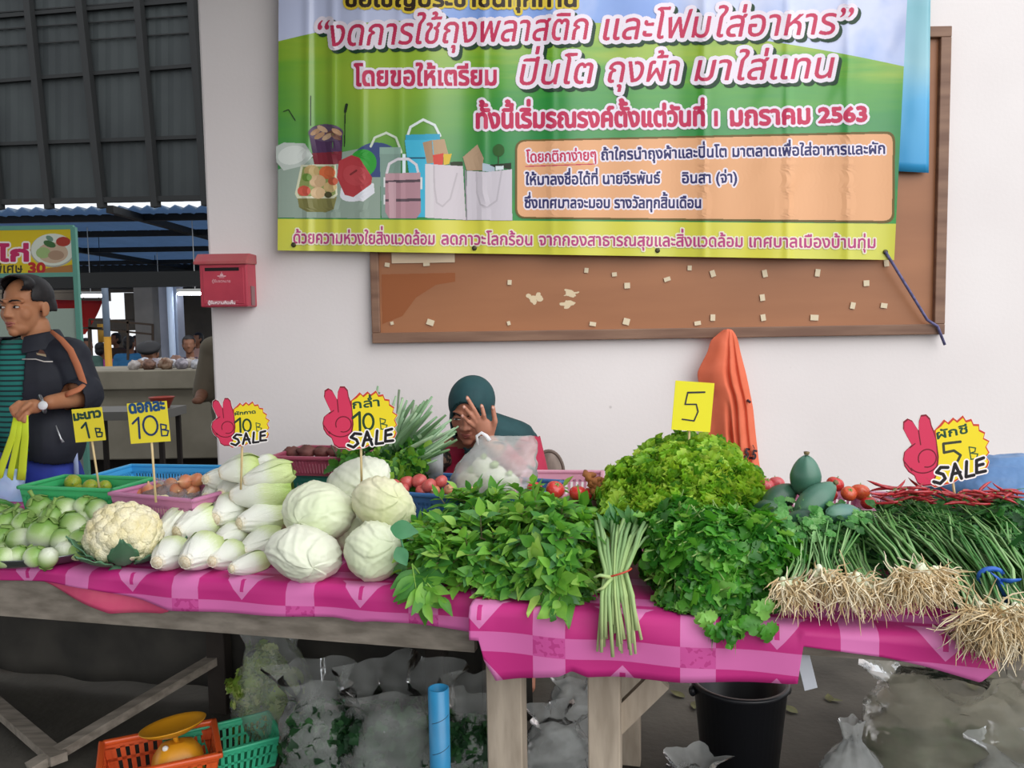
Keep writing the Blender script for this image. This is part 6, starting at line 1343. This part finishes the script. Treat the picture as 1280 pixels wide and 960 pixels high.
mb = MB(); q = b0 + Vector((-.022, -.028, .138)); mb.lathe([(0, 0), (.008, 0), (.009, .012), (.006, .016), (0, .016)], 14, q, Euler((R(70), 0, 0)).to_matrix()); mb.build('zero_knob', mat('knob_white', 'e4e4e0', .4), sc)
mb = MB(); q = b0 + Q_ @ Vector((0, -.076, .065)); mb.lathe([(0, 0), (.042, 0), (.045, .004), (.04, .006), (0, .006)], 32, q, Q_ @ Matrix.Rotation(R(78), 3, 'X')); mb.build('dial', mat('dial_white', 'dcdad0', .4), sc)
# ================================================================== PEOPLE
m_skin = mat('skin_tan', 'b07a58', .55, 'a8704e', 9, 3, spec=.35, sss=.05); m_skin2 = mat('skin_warm', 'b98068', .55, 'ae745c', 9, 3, spec=.35, sss=.05); m_skin3 = mat('skin_deep', '7d543f', .6)
m_hair = mat('hair_black', '121013', .55, '1e1a1c', 60, 2, spec=.4); m_brow = mat('brow_black', '1a1412', .8); m_eyew = mat('eye_white', 'd8d0c8', .3); m_iris = mat('eye_dark', '150e0b', .2)
def solid(pieces, name, mats_, parent, voxel=.005, inflate=0.0, smooth=5, cut=None, thick=None, extra=None):
    """one continuous skin over overlapping limb segments: ('c',a,b,ra,rb) tapered limb, ('e',c,r[,M]) ellipsoid"""
    mb = MB()
    for q in pieces:
        if q[0] == 'c': mb.cap(q[1], q[2], q[3] + inflate, q[4] + inflate, n=16)
        else: mb.ell(q[1], [r_ + inflate for r_ in q[2]], q[3] if len(q) > 3 else None, 24, 16)
    o = mb.build(name, mats_, parent, mods=[('REMESH', dict(mode='VOXEL', voxel_size=voxel, use_smooth_shade=True)), ('SMOOTH', dict(factor=.5, iterations=smooth))]); baked(o)
    if cut:
        off = WORLD.get(parent.name, Vector()); bm = bmesh.new(); bm.from_mesh(o.data)
        bmesh.ops.delete(bm, geom=[v for v in bm.verts if cut(v.co + off)], context='VERTS'); bm.to_mesh(o.data); bm.free()
    if thick: md = o.modifiers.new('thickness', 'SOLIDIFY'); md.thickness = thick; md.offset = 1
    for p_ in o.data.polygons: p_.use_smooth = True
    if not o.data.materials: o.data.materials.append(mats_)
    return o
def head_pieces(T, s=1.0, ears=True, soft=1.0):
    """T: head frame (looks along its -Y, Z up), origin mid-head; total height about 0.23 * s"""
    M3 = T.to_3x3(); w = lambda x, y, z: T @ Vector((x * s, y * s, z * s)); L = []
    E_ = lambda c, r: L.append(('e', w(*c), [q * s for q in r], M3)); C_ = lambda a, b, ra, rb: L.append(('c', w(*a), w(*b), ra * s, rb * s))
    E_((0, .014, .034), (.076, .094, .084)); E_((0, -.028, -.026), (.063, .066, .084)); E_((0, -.046, -.074), (.046, .043, .036)); E_((0, -.074, -.094), (.021, .020, .018))
    C_((0, -.088, .012), (0, -.104 * (.9 + .1 * soft), -.026), .0085 * soft, .0125 * soft); E_((.012, -.096, -.031), (.009, .010, .008)); E_((-.012, -.096, -.031), (.009, .010, .008)); E_((0, -.104, -.029), (.011, .011, .010))
    C_((-.048, -.070, .025), (-.014, -.089, .027), .009 * soft, .009 * soft); C_((.048, -.070, .025), (.014, -.089, .027), .009 * soft, .009 * soft)
    E_((.037, -.054, -.024), (.028, .026, .034)); E_((-.037, -.054, -.024), (.028, .026, .034))
    C_((-.017, -.088, -.056), (.017, -.088, -.056), .0065, .0065); C_((-.013, -.088, -.067), (.013, -.088, -.067), .0075, .0075)
    E_((.031, -.078, .004), (.017, .010, .010)); E_((-.031, -.078, .004), (.017, .010, .010))
    if ears:
        for q in (-1, 1): E_((q * .077, .012, -.006), (.009, .020, .032)); E_((q * .074, .006, -.03), (.008, .010, .012))
    return L
def face_parts(T, parent, s=1.0, closed=.0):
    w = lambda x, y, z: T @ Vector((x * s, y * s, z * s)); M3 = T.to_3x3()
    for q in (-1, 1):
        mb = MB(); mb.ell(w(q * .031, -.0865, .003), (.0145 * s, .006 * s, (.0062 - .004 * closed) * s), M3, 14, 10); mb.build('eye', m_eyew, parent)
        mb = MB(); mb.ell(w(q * .031 - .002, -.0915, .003), (.0062 * s, .003 * s, (.0060 - .004 * closed) * s), M3, 12, 8); mb.build('iris', m_iris, parent)
        mb = MB(); mb.tube([w(q * (.031 - .017 * k), -.0905 + abs(k) * .006, .008 - abs(k) * .004) for k in (-1, -.5, 0, .5, 1)], [.0012 * s, .002 * s, .0024 * s, .002 * s, .0012 * s], 6); mb.build('eyelid', m_brow, parent)
        mb = MB(); mb.tube([w(q * x_, y_, z_) for x_, y_, z_ in ((.014, -.0985, .024), (.026, -.0965, .029), (.040, -.086, .029), (.052, -.073, .023))], [.0028 * s, .004 * s, .0035 * s, .0015 * s], 6, flat=.6); mb.build('eyebrow', m_brow, parent)
    mb = MB(); mb.tube([w(x_, y_, z_) for x_, y_, z_ in ((-.022, -.088, -.060), (-.010, -.0965, -.0565), (0, -.0975, -.058), (.010, -.0965, -.0565), (.022, -.088, -.060))], [.002 * s, .0045 * s, .0045 * s, .0045 * s, .002 * s], 8); mb.tube([w(x_, y_, z_) for x_, y_, z_ in ((-.020, -.088, -.063), (0, -.0975, -.0685), (.020, -.088, -.063))], [.002 * s, .0055 * s, .002 * s], 8); mb.build('lips', mat('lips', '9c5a50', .5), parent)
def frame(c, yaw, pitch, roll=0): return Matrix.Translation(c) @ Matrix.Rotation(R(yaw), 4, 'Z') @ Matrix.Rotation(R(pitch), 4, 'X') @ Matrix.Rotation(R(roll), 4, 'Y')
# ---------------------------------------------------------------- man with jacket
YM = 3.55; J = lambda px, py, dy=0.0: at(px, py, YM + dy)
man = thing('person', 'person in dark jacket and striped teal shirt holding a bag by lime straps, looking aside', 'person', (J(45, 600).x, YM, 0))
HT = frame(J(33, 384, .0), -12, 3, 0); hs = 1.08
gx = man.location.x
neck = [('c', J(45, 408, .02), J(46, 442, .04), .056, .062)]
torso = [('e', J(40, 474, .03), (.175, .115, .17)), ('e', J(43, 530, .02), (.16, .115, .17)), ('e', J(46, 590, .02), (.165, .118, .14)), ('c', J(-8, 447, .05), J(86, 447, .03), .062, .062), ('e', J(40, 446, .04), (.12, .085, .06))]
uarmL = [('c', J(87, 450, .03), J(107, 494, .02), .056, .046)]; farmL = [('c', J(107, 496, .02), J(62, 503, -.20), .044, .030)]
armR = [('c', J(-12, 452, .05), J(-28, 512, .03), .056, .046), ('c', J(-28, 512, .03), J(-14, 560, -.12), .044, .03), ('e', J(-12, 578, -.15), (.03, .03, .05))]
handL = [('e', J(42, 508, -.235), (.042, .024, .030)), ('e', J(32, 510, -.25), (.034, .024, .032))]
for k, (bx_, by_, mx_, my_, tx_, ty_) in enumerate(((24, 503, 14, 510, 16, 517), (25, 509, 17, 517, 20, 523), (29, 514, 23, 523, 27, 528), (34, 517, 30, 526, 34, 529))):
    handL += [('c', J(bx_, by_, -.262), J(mx_, my_, -.275), .0105, .0095), ('c', J(mx_, my_, -.275), J(tx_, ty_, -.262), .0095, .0075)]
handL += [('c', J(38, 504, -.262), J(28, 512, -.285), .0115, .010), ('c', J(28, 512, -.285), J(22, 520, -.285), .010, .008)]
legs = []
for sx, ft in ((-.085, -.06), (.085, .0)):
    hip = Vector((gx + sx, YM + .02, .80)); kn = Vector((gx + sx * 1.05, YM - .01, .46)); an = Vector((gx + sx * 1.1, YM + .06, .09)); legs += [('c', hip, kn, .088, .060), ('c', kn, an, .058, .038), ('c', an + Vector((0, .03, -.05)), an + Vector((-.02, -.17, -.06)), .036, .028)]
solid(head_pieces(HT, hs) + neck + torso + uarmL + farmL + armR + handL + legs, 'body', m_skin, man, .0042, smooth=7)
face_parts(HT, man, hs, .35)
def hair_cut(T, s):
    Ti = T.inverted()
    def f(p):
        q = Ti @ p / s
        return (q.y < -.02 and q.z < .068 - .25 * (q.y + .02) * 0 and abs(q.x) < .062 + (.0)) or (q.z < -.02 - .0) or (q.y < -.0 and q.z < .02) or (abs(q.x) > .06 and q.z < .0 and q.y < .03) or (q.y < -.072)
    return f
wv = lambda T, s, x, y, z: T @ Vector((x * s, y * s, z * s))
solid([('e', wv(HT, hs, 0, .016, .042), [q * hs for q in (.080, .097, .084)], HT.to_3x3()), ('e', wv(HT, hs, .01, -.045, .092), [q * hs for q in (.062, .045, .034)], HT.to_3x3()), ('e', wv(HT, hs, 0, .05, .0), [q * hs for q in (.078, .06, .07)], HT.to_3x3())], 'hair', m_hair, man, .006, smooth=2, cut=hair_cut(HT, hs), thick=.006)
ms_ = bpy.data.materials.new('teal_stripe'); ms_.use_nodes = True; N, L = nt(ms_); b = N['Principled BSDF']; b.inputs['Roughness'].default_value = .85
tc = N.new('ShaderNodeTexCoord'); sp = N.new('ShaderNodeSeparateXYZ'); L.new(tc.outputs['Object'], sp.inputs[0])
fz = mth('FRACT', mth('MULTIPLY', sp.outputs[2], 46)); L.new(mix(mth('GREATER_THAN', fz, .62), rgb('1f7a72'), rgb('123236')), b.inputs['Base Color'])
zt = J(40, 424).z; zh = J(40, 578).z
solid(torso, 'shirt', ms_, man, .008, .014, 3, cut=lambda p: p.z > zt + .01 or p.z < zh or p.x > J(75, 480).x, thick=.004)
m_jk = mat('jacket_black', '181b26', .7, '20242f', 8, 3)
zj = J(40, 566).z
def jcut(p):
    if p.z < zj - .04 * math.sin((p.x - gx) * 9): return True
    px, py = project(p)
    lo_ = np.interp(py, [405, 440, 500, 560], [10, -2, -6, -8]); hi_ = np.interp(py, [400, 425, 450, 500, 560], [46, 38, 31, 27, 36])
    if p.y < YM + .03 and lo_ < px < hi_: return True
    ax_ = J(107, 496, .02); w_ = J(62, 503, -.20); d = (w_ - ax_).normalized()
    return (p - ax_).dot(d) > .055 and p.y < YM - .02 and (p - (ax_ + d * (p - ax_).dot(d))).length < .066
cuff = [('c', J(106, 488, .0), J(94, 498, -.06), .042, .040)]
P_ = []; N0 = J(44, 424, .035)
for i in range(33):
    a = R(-110 - 20 + 42 + (360 - 84) * i / 32); c_, s_ = math.cos(a), math.sin(a); dip = -.03 * (abs(i - 16) / 16) ** 2
    P_.append([N0 + Vector((c_ * r_ * 1.05, s_ * r_, z_ + dip)) for r_, z_ in ((.098, -.05), (.088, .0), (.084, .038), (.090, .046), (.100, .030), (.116, -.012), (.122, -.03))])
MB().grid(P_).build('collar', m_jk, man, mods=[('SOLIDIFY', dict(thickness=.004)), ('SUBSURF', dict(levels=1, render_levels=1))])
solid(torso + uarmL + armR[:2] + cuff + [('c', J(107, 496, .02), J(92, 499, -.07), .038, .036), ('e', J(66, 545, .0), (.10, .115, .15))], 'jacket', m_jk, man, .007, .024, 4, cut=jcut, thick=.006)
m_or = mat('stripe_orange', 'b8704e', .75)
MB().tube([J(64, 414, -.045), J(77, 425, -.055), J(88, 438, -.06), (J(97, 458, -.062)), J(104, 478, -.055), J(107, 487, -.055)], [.008, .013, .016, .017, .016, .012], 8, flat=.35, up=(-.3, -1, .2)).build('sleeve_stripe', m_or, man)
MB().tube([J(105, 481, -.10), J(98, 487, -.128), J(88, 491, -.142), J(82, 494, -.140)], [.010, .014, .015, .012], 8, flat=.4, up=(0, -1, .1)).build('cuff_stripe', m_or, man)
MB().tube([J(28, 449, -.118), J(45, 449, -.13), J(55, 452, -.125), J(66, 452, -.115)], .0028, 6).build('chest_piping', mat('piping_white', 'c8c4be', .6), man)
pr = Print(44, 436, 16, 12, .12); pr.poly([(45, 444), (50, 437), (54, 438), (58, 444)], '5a3a2e'); pr.poly([(45, 441), (57, 443), (58, 446), (47, 443.5)], 'a89a7c')
pr.build('emblem', lambda x, y: np.array([list(J(a, c_, -.142)) for a, c_ in zip(x, y)]), man)
MB().tube([J(70, 532, -.128), J(76, 548, -.12), J(79, 553, -.118)], [.002, .004, .006], 8).build('zip_pull', mat('zip_metal', 'b9bcc0', .3, metal=.6), man)
ztop = J(46, 552).z
solid([('e', J(46, 590, .02), (.165, .118, .14))] + [q for i, q in enumerate(legs) if i % 3 != 2], 'trousers', mat('trouser_blue', '24389c', .7, '1d2d80', 10), man, .009, .016, 4, cut=lambda p: p.z > ztop or p.z < .07, thick=.004)
for p_ in (0,): MB().tube([J(93, 556, -.02), J(95, 580, -.03), J(96, 604, -.03)], .011, 8, flat=.4, up=(0, -1, 0)).build('trouser_stripe', mat('stripe_pale', '9aa8cc', .7), man)
wr = J(53, 505, -.215); wd_ = (J(62, 503, -.20) - J(42, 508, -.235)).normalized(); sdv = wd_.orthogonal().normalized(); udv = wd_.cross(sdv)
MB().tube([wr + (sdv * math.cos(a) + udv * math.sin(a)) * .036 for a in np.linspace(0, 2 * math.pi, 25)], .006, 6, caps=False).build('watch_strap', mat('watch_steel', '9a9da0', .3, metal=.8), man)
mb = MB(); mb.lathe([(0, 0), (.017, 0), (.0185, .004), (.016, .007), (0, .007)], 24, J(54, 507, -.252), Euler((R(80), 0, R(10))).to_matrix()); mb.build('watch_case', mat('watch_face', 'd8dadc', .25), man)
tote = thing('tote_bag', 'pale blue bag hanging on lime yellow straps from the hand in dark jacket', 'bag', J(2, 650, -.20)); m_lime = mat('strap_lime', 'c6dc2e', .6)
mb = MB(); P_ = []
for i in range(15):
    t_ = i / 14; row = []
    for j in range(33):
        a = 2 * math.pi * j / 32; cx_ = 4 - 3 * t_; hw = 29 - 4 * t_; row.append(J(cx_ + hw * math.cos(a) * (1 + .05 * nz((math.cos(a), math.sin(a), t_ * 3), 2, 3)), 586 + 60 * t_, -.20 + (.05 + .03 * math.sin(t_ * 2.5)) * math.sin(a) + .014 * nz((a, t_ * 4, 1), 1.5, 6)))
    P_.append(row)
mb.grid(P_); mb.add([J(1, 648, -.20)] + P_[-1][:-1], [(0, j + 1, (j + 1) % 32 + 1) for j in range(32)]); mb.build('bag_body', mat('bag_blue', 'a9bede', .5, '8fb0dc', 9, 4, bump=.3, bscale=20), tote, mods=[('SOLIDIFY', dict(thickness=.002))])
for (x_, w_), (x2, dy2) in zip(((11, .014), (21, .012), (24, .013), (33, .016)), ((-2, -.26), (12, -.26), (18, -.15), (26, -.25))):
    MB().tube([J(26 + (x_ - 22) * .5, 519, -.272), J(x_ * .7 + 8, 545, (-.28 + dy2) / 2 - .01), J(x2 + (x_ - x2) * .2, 588, dy2), J(x2, 600, dy2 - .004)], [w_ * .8, w_, w_ * 1.15, w_ * 1.15], 8, flat=.12, up=(0, -1, 0)).build('strap', m_lime, tote)
# ---------------------------------------------------------------- seated person with headscarf
YW = 3.2; W_ = lambda px, py, dy=0.0: at(px, py, YW + dy)
wm = thing('person', 'seated person in a dark teal headscarf and red sleeves, one hand over the face', 'person', (W_(615, 600).x, YW + .1, 0))
WT = frame(W_(589, 513, -.02), -14, 20, 4); ws = 1.0
wt = [('c', W_(596, 540, .06), W_(604, 562, .12), .05, .058), ('c', W_(556, 566, .12), W_(650, 548, .14), .060, .062), ('e', W_(608, 596, .14), (.165, .105, .17)), ('e', W_(612, 660, .16), (.16, .115, .16)), ('e', W_(614, 715, .2), (.18, .16, .12))]
wl = []
for sx in (-.10, .10):
    h_ = Vector((wm.location.x + sx, YW + .15, .42)); k_ = Vector((wm.location.x + sx * 1.3, YW - .02 + .0, .40)); a_ = Vector((wm.location.x + sx * 1.3, YW + .06, .08)); wl += [('c', h_, k_, .085, .06), ('c', k_, a_, .058, .04), ('c', a_ + Vector((0, .02, -.045)), a_ + Vector((0, -.15, -.05)), .034, .027)]
aL = [('c', W_(654, 550, .12), W_(672, 618, -.04), .054, .044), ('c', W_(672, 618, -.04), W_(612, 552, -.18), .042, .028)]
aR = [('c', W_(552, 566, .12), W_(540, 622, .02), .054, .044), ('c', W_(540, 622, .02), W_(585, 640, -.15), .042, .028), ('e', W_(592, 642, -.18), (.04, .03, .025))]
HD = -.185
hand = [('e', W_(606, 537, HD - .004), (.034, .016, .036)), ('e', W_(604, 531, HD - .004), (.032, .014, .026))]
for segs, r0, r1 in ((((614, 543, .0), (619, 527, -.01), (616, 509, .0)), .0115, .0085), (((606, 530, 0), (605, 519, -.014), (602, 507, -.004)), .0095, .0075), (((601, 528, 0), (592, 511, -.016), (584, 497, .004)), .0098, .0075), (((597, 530, 0), (588, 518, -.018), (580, 508, .0)), .0095, .0072), (((594, 534, 0), (585, 527, -.016), (578, 519, .004)), .0085, .0068)):
    pts = [W_(x_, y_, HD + d_) for x_, y_, d_ in segs]; hand += [('c', pts[0], pts[1], r0, (r0 + r1) / 2), ('c', pts[1], pts[2], (r0 + r1) / 2, r1)]
solid(head_pieces(WT, ws, False, .62) + wt + aL + aR + hand + wl, 'body', m_skin2, wm, .0042, smooth=3)
face_parts(WT, wm, ws, 1.15)
for (x_, y_, d_) in ((602, 508, -.014), (584, 498, -.010), (580, 509, -.012), (578, 520, -.008), (616, 510, -.012)):
    mb = MB(); mb.ell(W_(x_, y_, HD + d_), (.005, .0025, .0058)); mb.build('fingernail', mat('nail', 'd8a898', .35), wm)
WTi = WT.inverted()
def scarf_cut(p):
    q = WTi @ p / ws
    if q.y < -.02 and (q.x / .062) ** 2 + ((q.z + .024) / .094) ** 2 < 1: return True
    px, py = project(p)
    return py > np.interp(px, [530, 552, 566, 578, 588, 600, 630, 655, 675, 700], [530, 538, 546, 556, 590, 600, 575, 552, 560, 560])
M3 = WT.to_3x3(); wq = lambda x, y, z: WT @ Vector((x, y, z))
solid([('e', wq(0, .016, .034), (.085, .106, .092), M3), ('e', wq(0, -.012, -.03), (.077, .086, .098), M3), ('c', wq(0, .0, -.07), W_(600, 566, .06), .082, .11), ('c', W_(562, 568, .11), W_(652, 556, .13), .074, .07), ('c', W_(612, 540, .09), W_(648, 548, .12), .078, .066), ('e', W_(592, 580, .02), (.08, .075, .10))],
      'headscarf', mat('scarf_teal', '1f474b', .75, '183a3f', 10, 3, bump=.2, bscale=12), wm, .006, .002, 4, cut=scarf_cut, thick=.004)
for dz in (0,): MB().tube([wq(.060 * math.sin(a), -.074 + .018 * (1 - math.cos(a)) , -.020 + .092 * math.cos(a)) for a in np.linspace(-2.0, 2.0, 25)], .006, 8).build('scarf_edge', mat('scarf_teal', '1f474b'), wm)
m_rs = mat('sleeve_red', 'b02848', .75, '9c2040', 10)
wrL = W_(612, 552, -.18); elL = W_(672, 618, -.04)
solid(aL + aR[:2] + wt[1:4], 'blouse', m_rs, wm, .007, .014, 4, cut=lambda p: (p - wrL).length < .062 or (project(p)[1] < np.interp(project(p)[0], [560, 600, 650], [558, 560, 545])), thick=.004)
solid(wl[:2] + wl[3:5] + [wt[4]], 'skirt', mat('skirt_dark', '2a2630', .8), wm, .01, .02, 4, thick=.004)
stool = thing('round_stool', 'low stool with a brownish rounded back behind the seated person', 'chair', (W_(625, 700).x, YW + .28, 0)); sx0 = W_(628, 700).x; sy0 = YW + .30
MB().box((sx0, sy0 - .05, .235), (.40, .36, .05)).build('seat', mat('stool_seat', '7d6a5a', .7), stool, smooth=False, mods=[('BEVEL', dict(width=.02, segments=3))])
for q in (-1, 1):
    for q2 in (-1, 1): MB().box((sx0 + q * .16, sy0 - .05 + q2 * .14, .105), (.035, .035, .21)).build('leg', mat('stool_leg', '57483c', .7), stool, smooth=False)
bkc = at(686, 592, sy0 + .14); mb = MB(); mb.ell(bkc, (.062, .02, .098), nu=28, nv=16); mb.build('backrest', mat('wicker', '8d7f76', .8, '6d5f58', 30, 3, stretch=(1, 1, .3)), stool)
MB().tube([bkc + Vector((.066 * math.cos(a), 0, .102 * math.sin(a))) for a in np.linspace(-.6, math.pi + .6, 25)], .008, 8).build('back_frame', mat('wicker_frame', '6a5c54', .7), stool)
MB().bar(bkc + Vector((0, 0, -.08)), (sx0 + .16, sy0 + .1, .235), .05, .02).build('back_post', mat('stool_leg', '57483c'), stool, smooth=False)
mb = MB(); mb.ell(W_(546, 575, -.02), (.055, .045, .055), nu=30, nv=20, fn=lambda d: 1 + .14 * nz(d, 3, 2) + .06 * nz(d, 8, 3)); o = mb.build('patterned_bundle', mat('lace_black', '15100f', .7, '6b5344', 60, 3, lo=.5, hi=.6)); tag(o, 'bundle of black and brown patterned cloth in the lap beside the red sleeve', 'cloth')
# ---------------------------------------------------------------- people in the hall and one passing behind the wall end
def figure(label, hx, hy, hr, Y, shirt, width, yaw=0, hair=m_hair, skin=m_skin3, bend=0, arms=True, cap=None, lean=0):
    h = at(hx, hy, Y); k = Y / F; s = 1.0; t = thing('person', label, 'person', (h.x, Y, 0)); T = frame(h, yaw, bend); sh = h + Vector((lean, .02, -.245)); hw = width * k / 2
    seated = h.z < 1.42; hipz = max(.30, h.z - .76); P_ = head_pieces(T, 1.0) + [('c', h + Vector((0, .02, -.08)), sh + Vector((0, .02, .05)), .05, .055)]
    tor = [('c', sh + Vector((-hw + .06, 0, 0)), sh + Vector((hw - .06, 0, 0)), .065, .065), ('e', sh + Vector((0, 0, -.14)), (hw * .85, .115, .19)), ('e', sh + Vector((0, 0, -.36)), (hw * .8, .12, .2))]
    hip = Vector((sh.x, sh.y, hipz)); tor.append(('e', hip + Vector((0, 0, .05)), (hw * .8, .13, .14))); ar = []
    for q in (-1, 1):
        el_ = sh + Vector((q * (hw + .0), -.05, -.26)); ar += [('c', sh + Vector((q * (hw - .05), 0, 0)), el_, .05, .042), ('c', el_, el_ + Vector((-q * .06, -.22, -.02)), .038, .028), ('e', el_ + Vector((-q * .07, -.27, -.02)), (.028, .05, .022))]
    lg = []
    for q in (-1, 1):
        a = hip + Vector((q * .09, 0, 0)); kn = a + Vector((0, -.38, 0)) if seated else Vector((a.x, a.y - .02, .46)); an = Vector((kn.x, kn.y + .04, .08)); lg += [('c', a, kn, .08, .058), ('c', kn, an, .056, .04), ('c', an + Vector((0, .02, -.04)), an + Vector((0, -.15, -.045)), .034, .027)]
    solid(P_ + tor + ar + lg, 'body', skin, t, .012, smooth=2)
    solid(tor + [ar[0], ar[3]], 'shirt', mat('shirt_' + shirt, shirt, .8), t, .014, .018, 3)
    solid([lg[0], lg[1], lg[3], lg[4], tor[-1]], 'trousers', mat('trousers_dim', '2a2c38', .8), t, .016, .018, 2)
    Ti = T.inverted()
    solid([('e', T @ Vector((0, .02, .04)), (.085, .102, .09), T.to_3x3()), ('e', T @ Vector((0, .05, -.02)), (.08, .062, .085), T.to_3x3())], 'hair', hair, t, .012, smooth=2, cut=lambda p: (Ti @ p).y < -.03 and (Ti @ p).z < .07)
    if cap:
        solid([('e', T @ Vector((0, .0, .075)), (.115, .125, .05), T.to_3x3())], 'cap', mat('cap_dark', '17171b', .7), t, .012, smooth=2)
figure('person in a dull green shirt sitting beyond the counter beside the green cart post', 109, 432, 0, 13.4, '4c6a62', 32, 60)
figure('person in a magenta shirt seen from behind, sitting beyond the counter', 127, 437, 0, 14.2, 'b04090', 34, 160)
figure('person in a blue shirt sitting beyond the far table, turned away', 162, 429, 0, 13.5, '2f6fa0', 40, 170)
figure('person in a maroon shirt behind the one in blue', 171, 427, 0, 16.6, '4a3038', 38, 60)
figure('person in a dark cap and olive shirt bending over the goods at the counter', 187, 443, 0, 8.1, '3f5850', 62, 10, bend=25, cap=1)
figure('person in dark clothes standing behind the ochre-footed post', 144, 424, 0, 16, '40332e', 38, -40)
figure('person in dark purple standing beside the blue-grey column', 236, 431, 0, 10.9, '3a2c44', 34, 20)
figure('person in a pinkish shirt standing near the bright far stalls', 247, 424, 0, 15.4, 'b08a80', 40, -30)
figure('passer-by in a grey-brown shirt half hidden behind the white wall end', 303, 385, 0, 4.95, '6d6455', 104, 30)
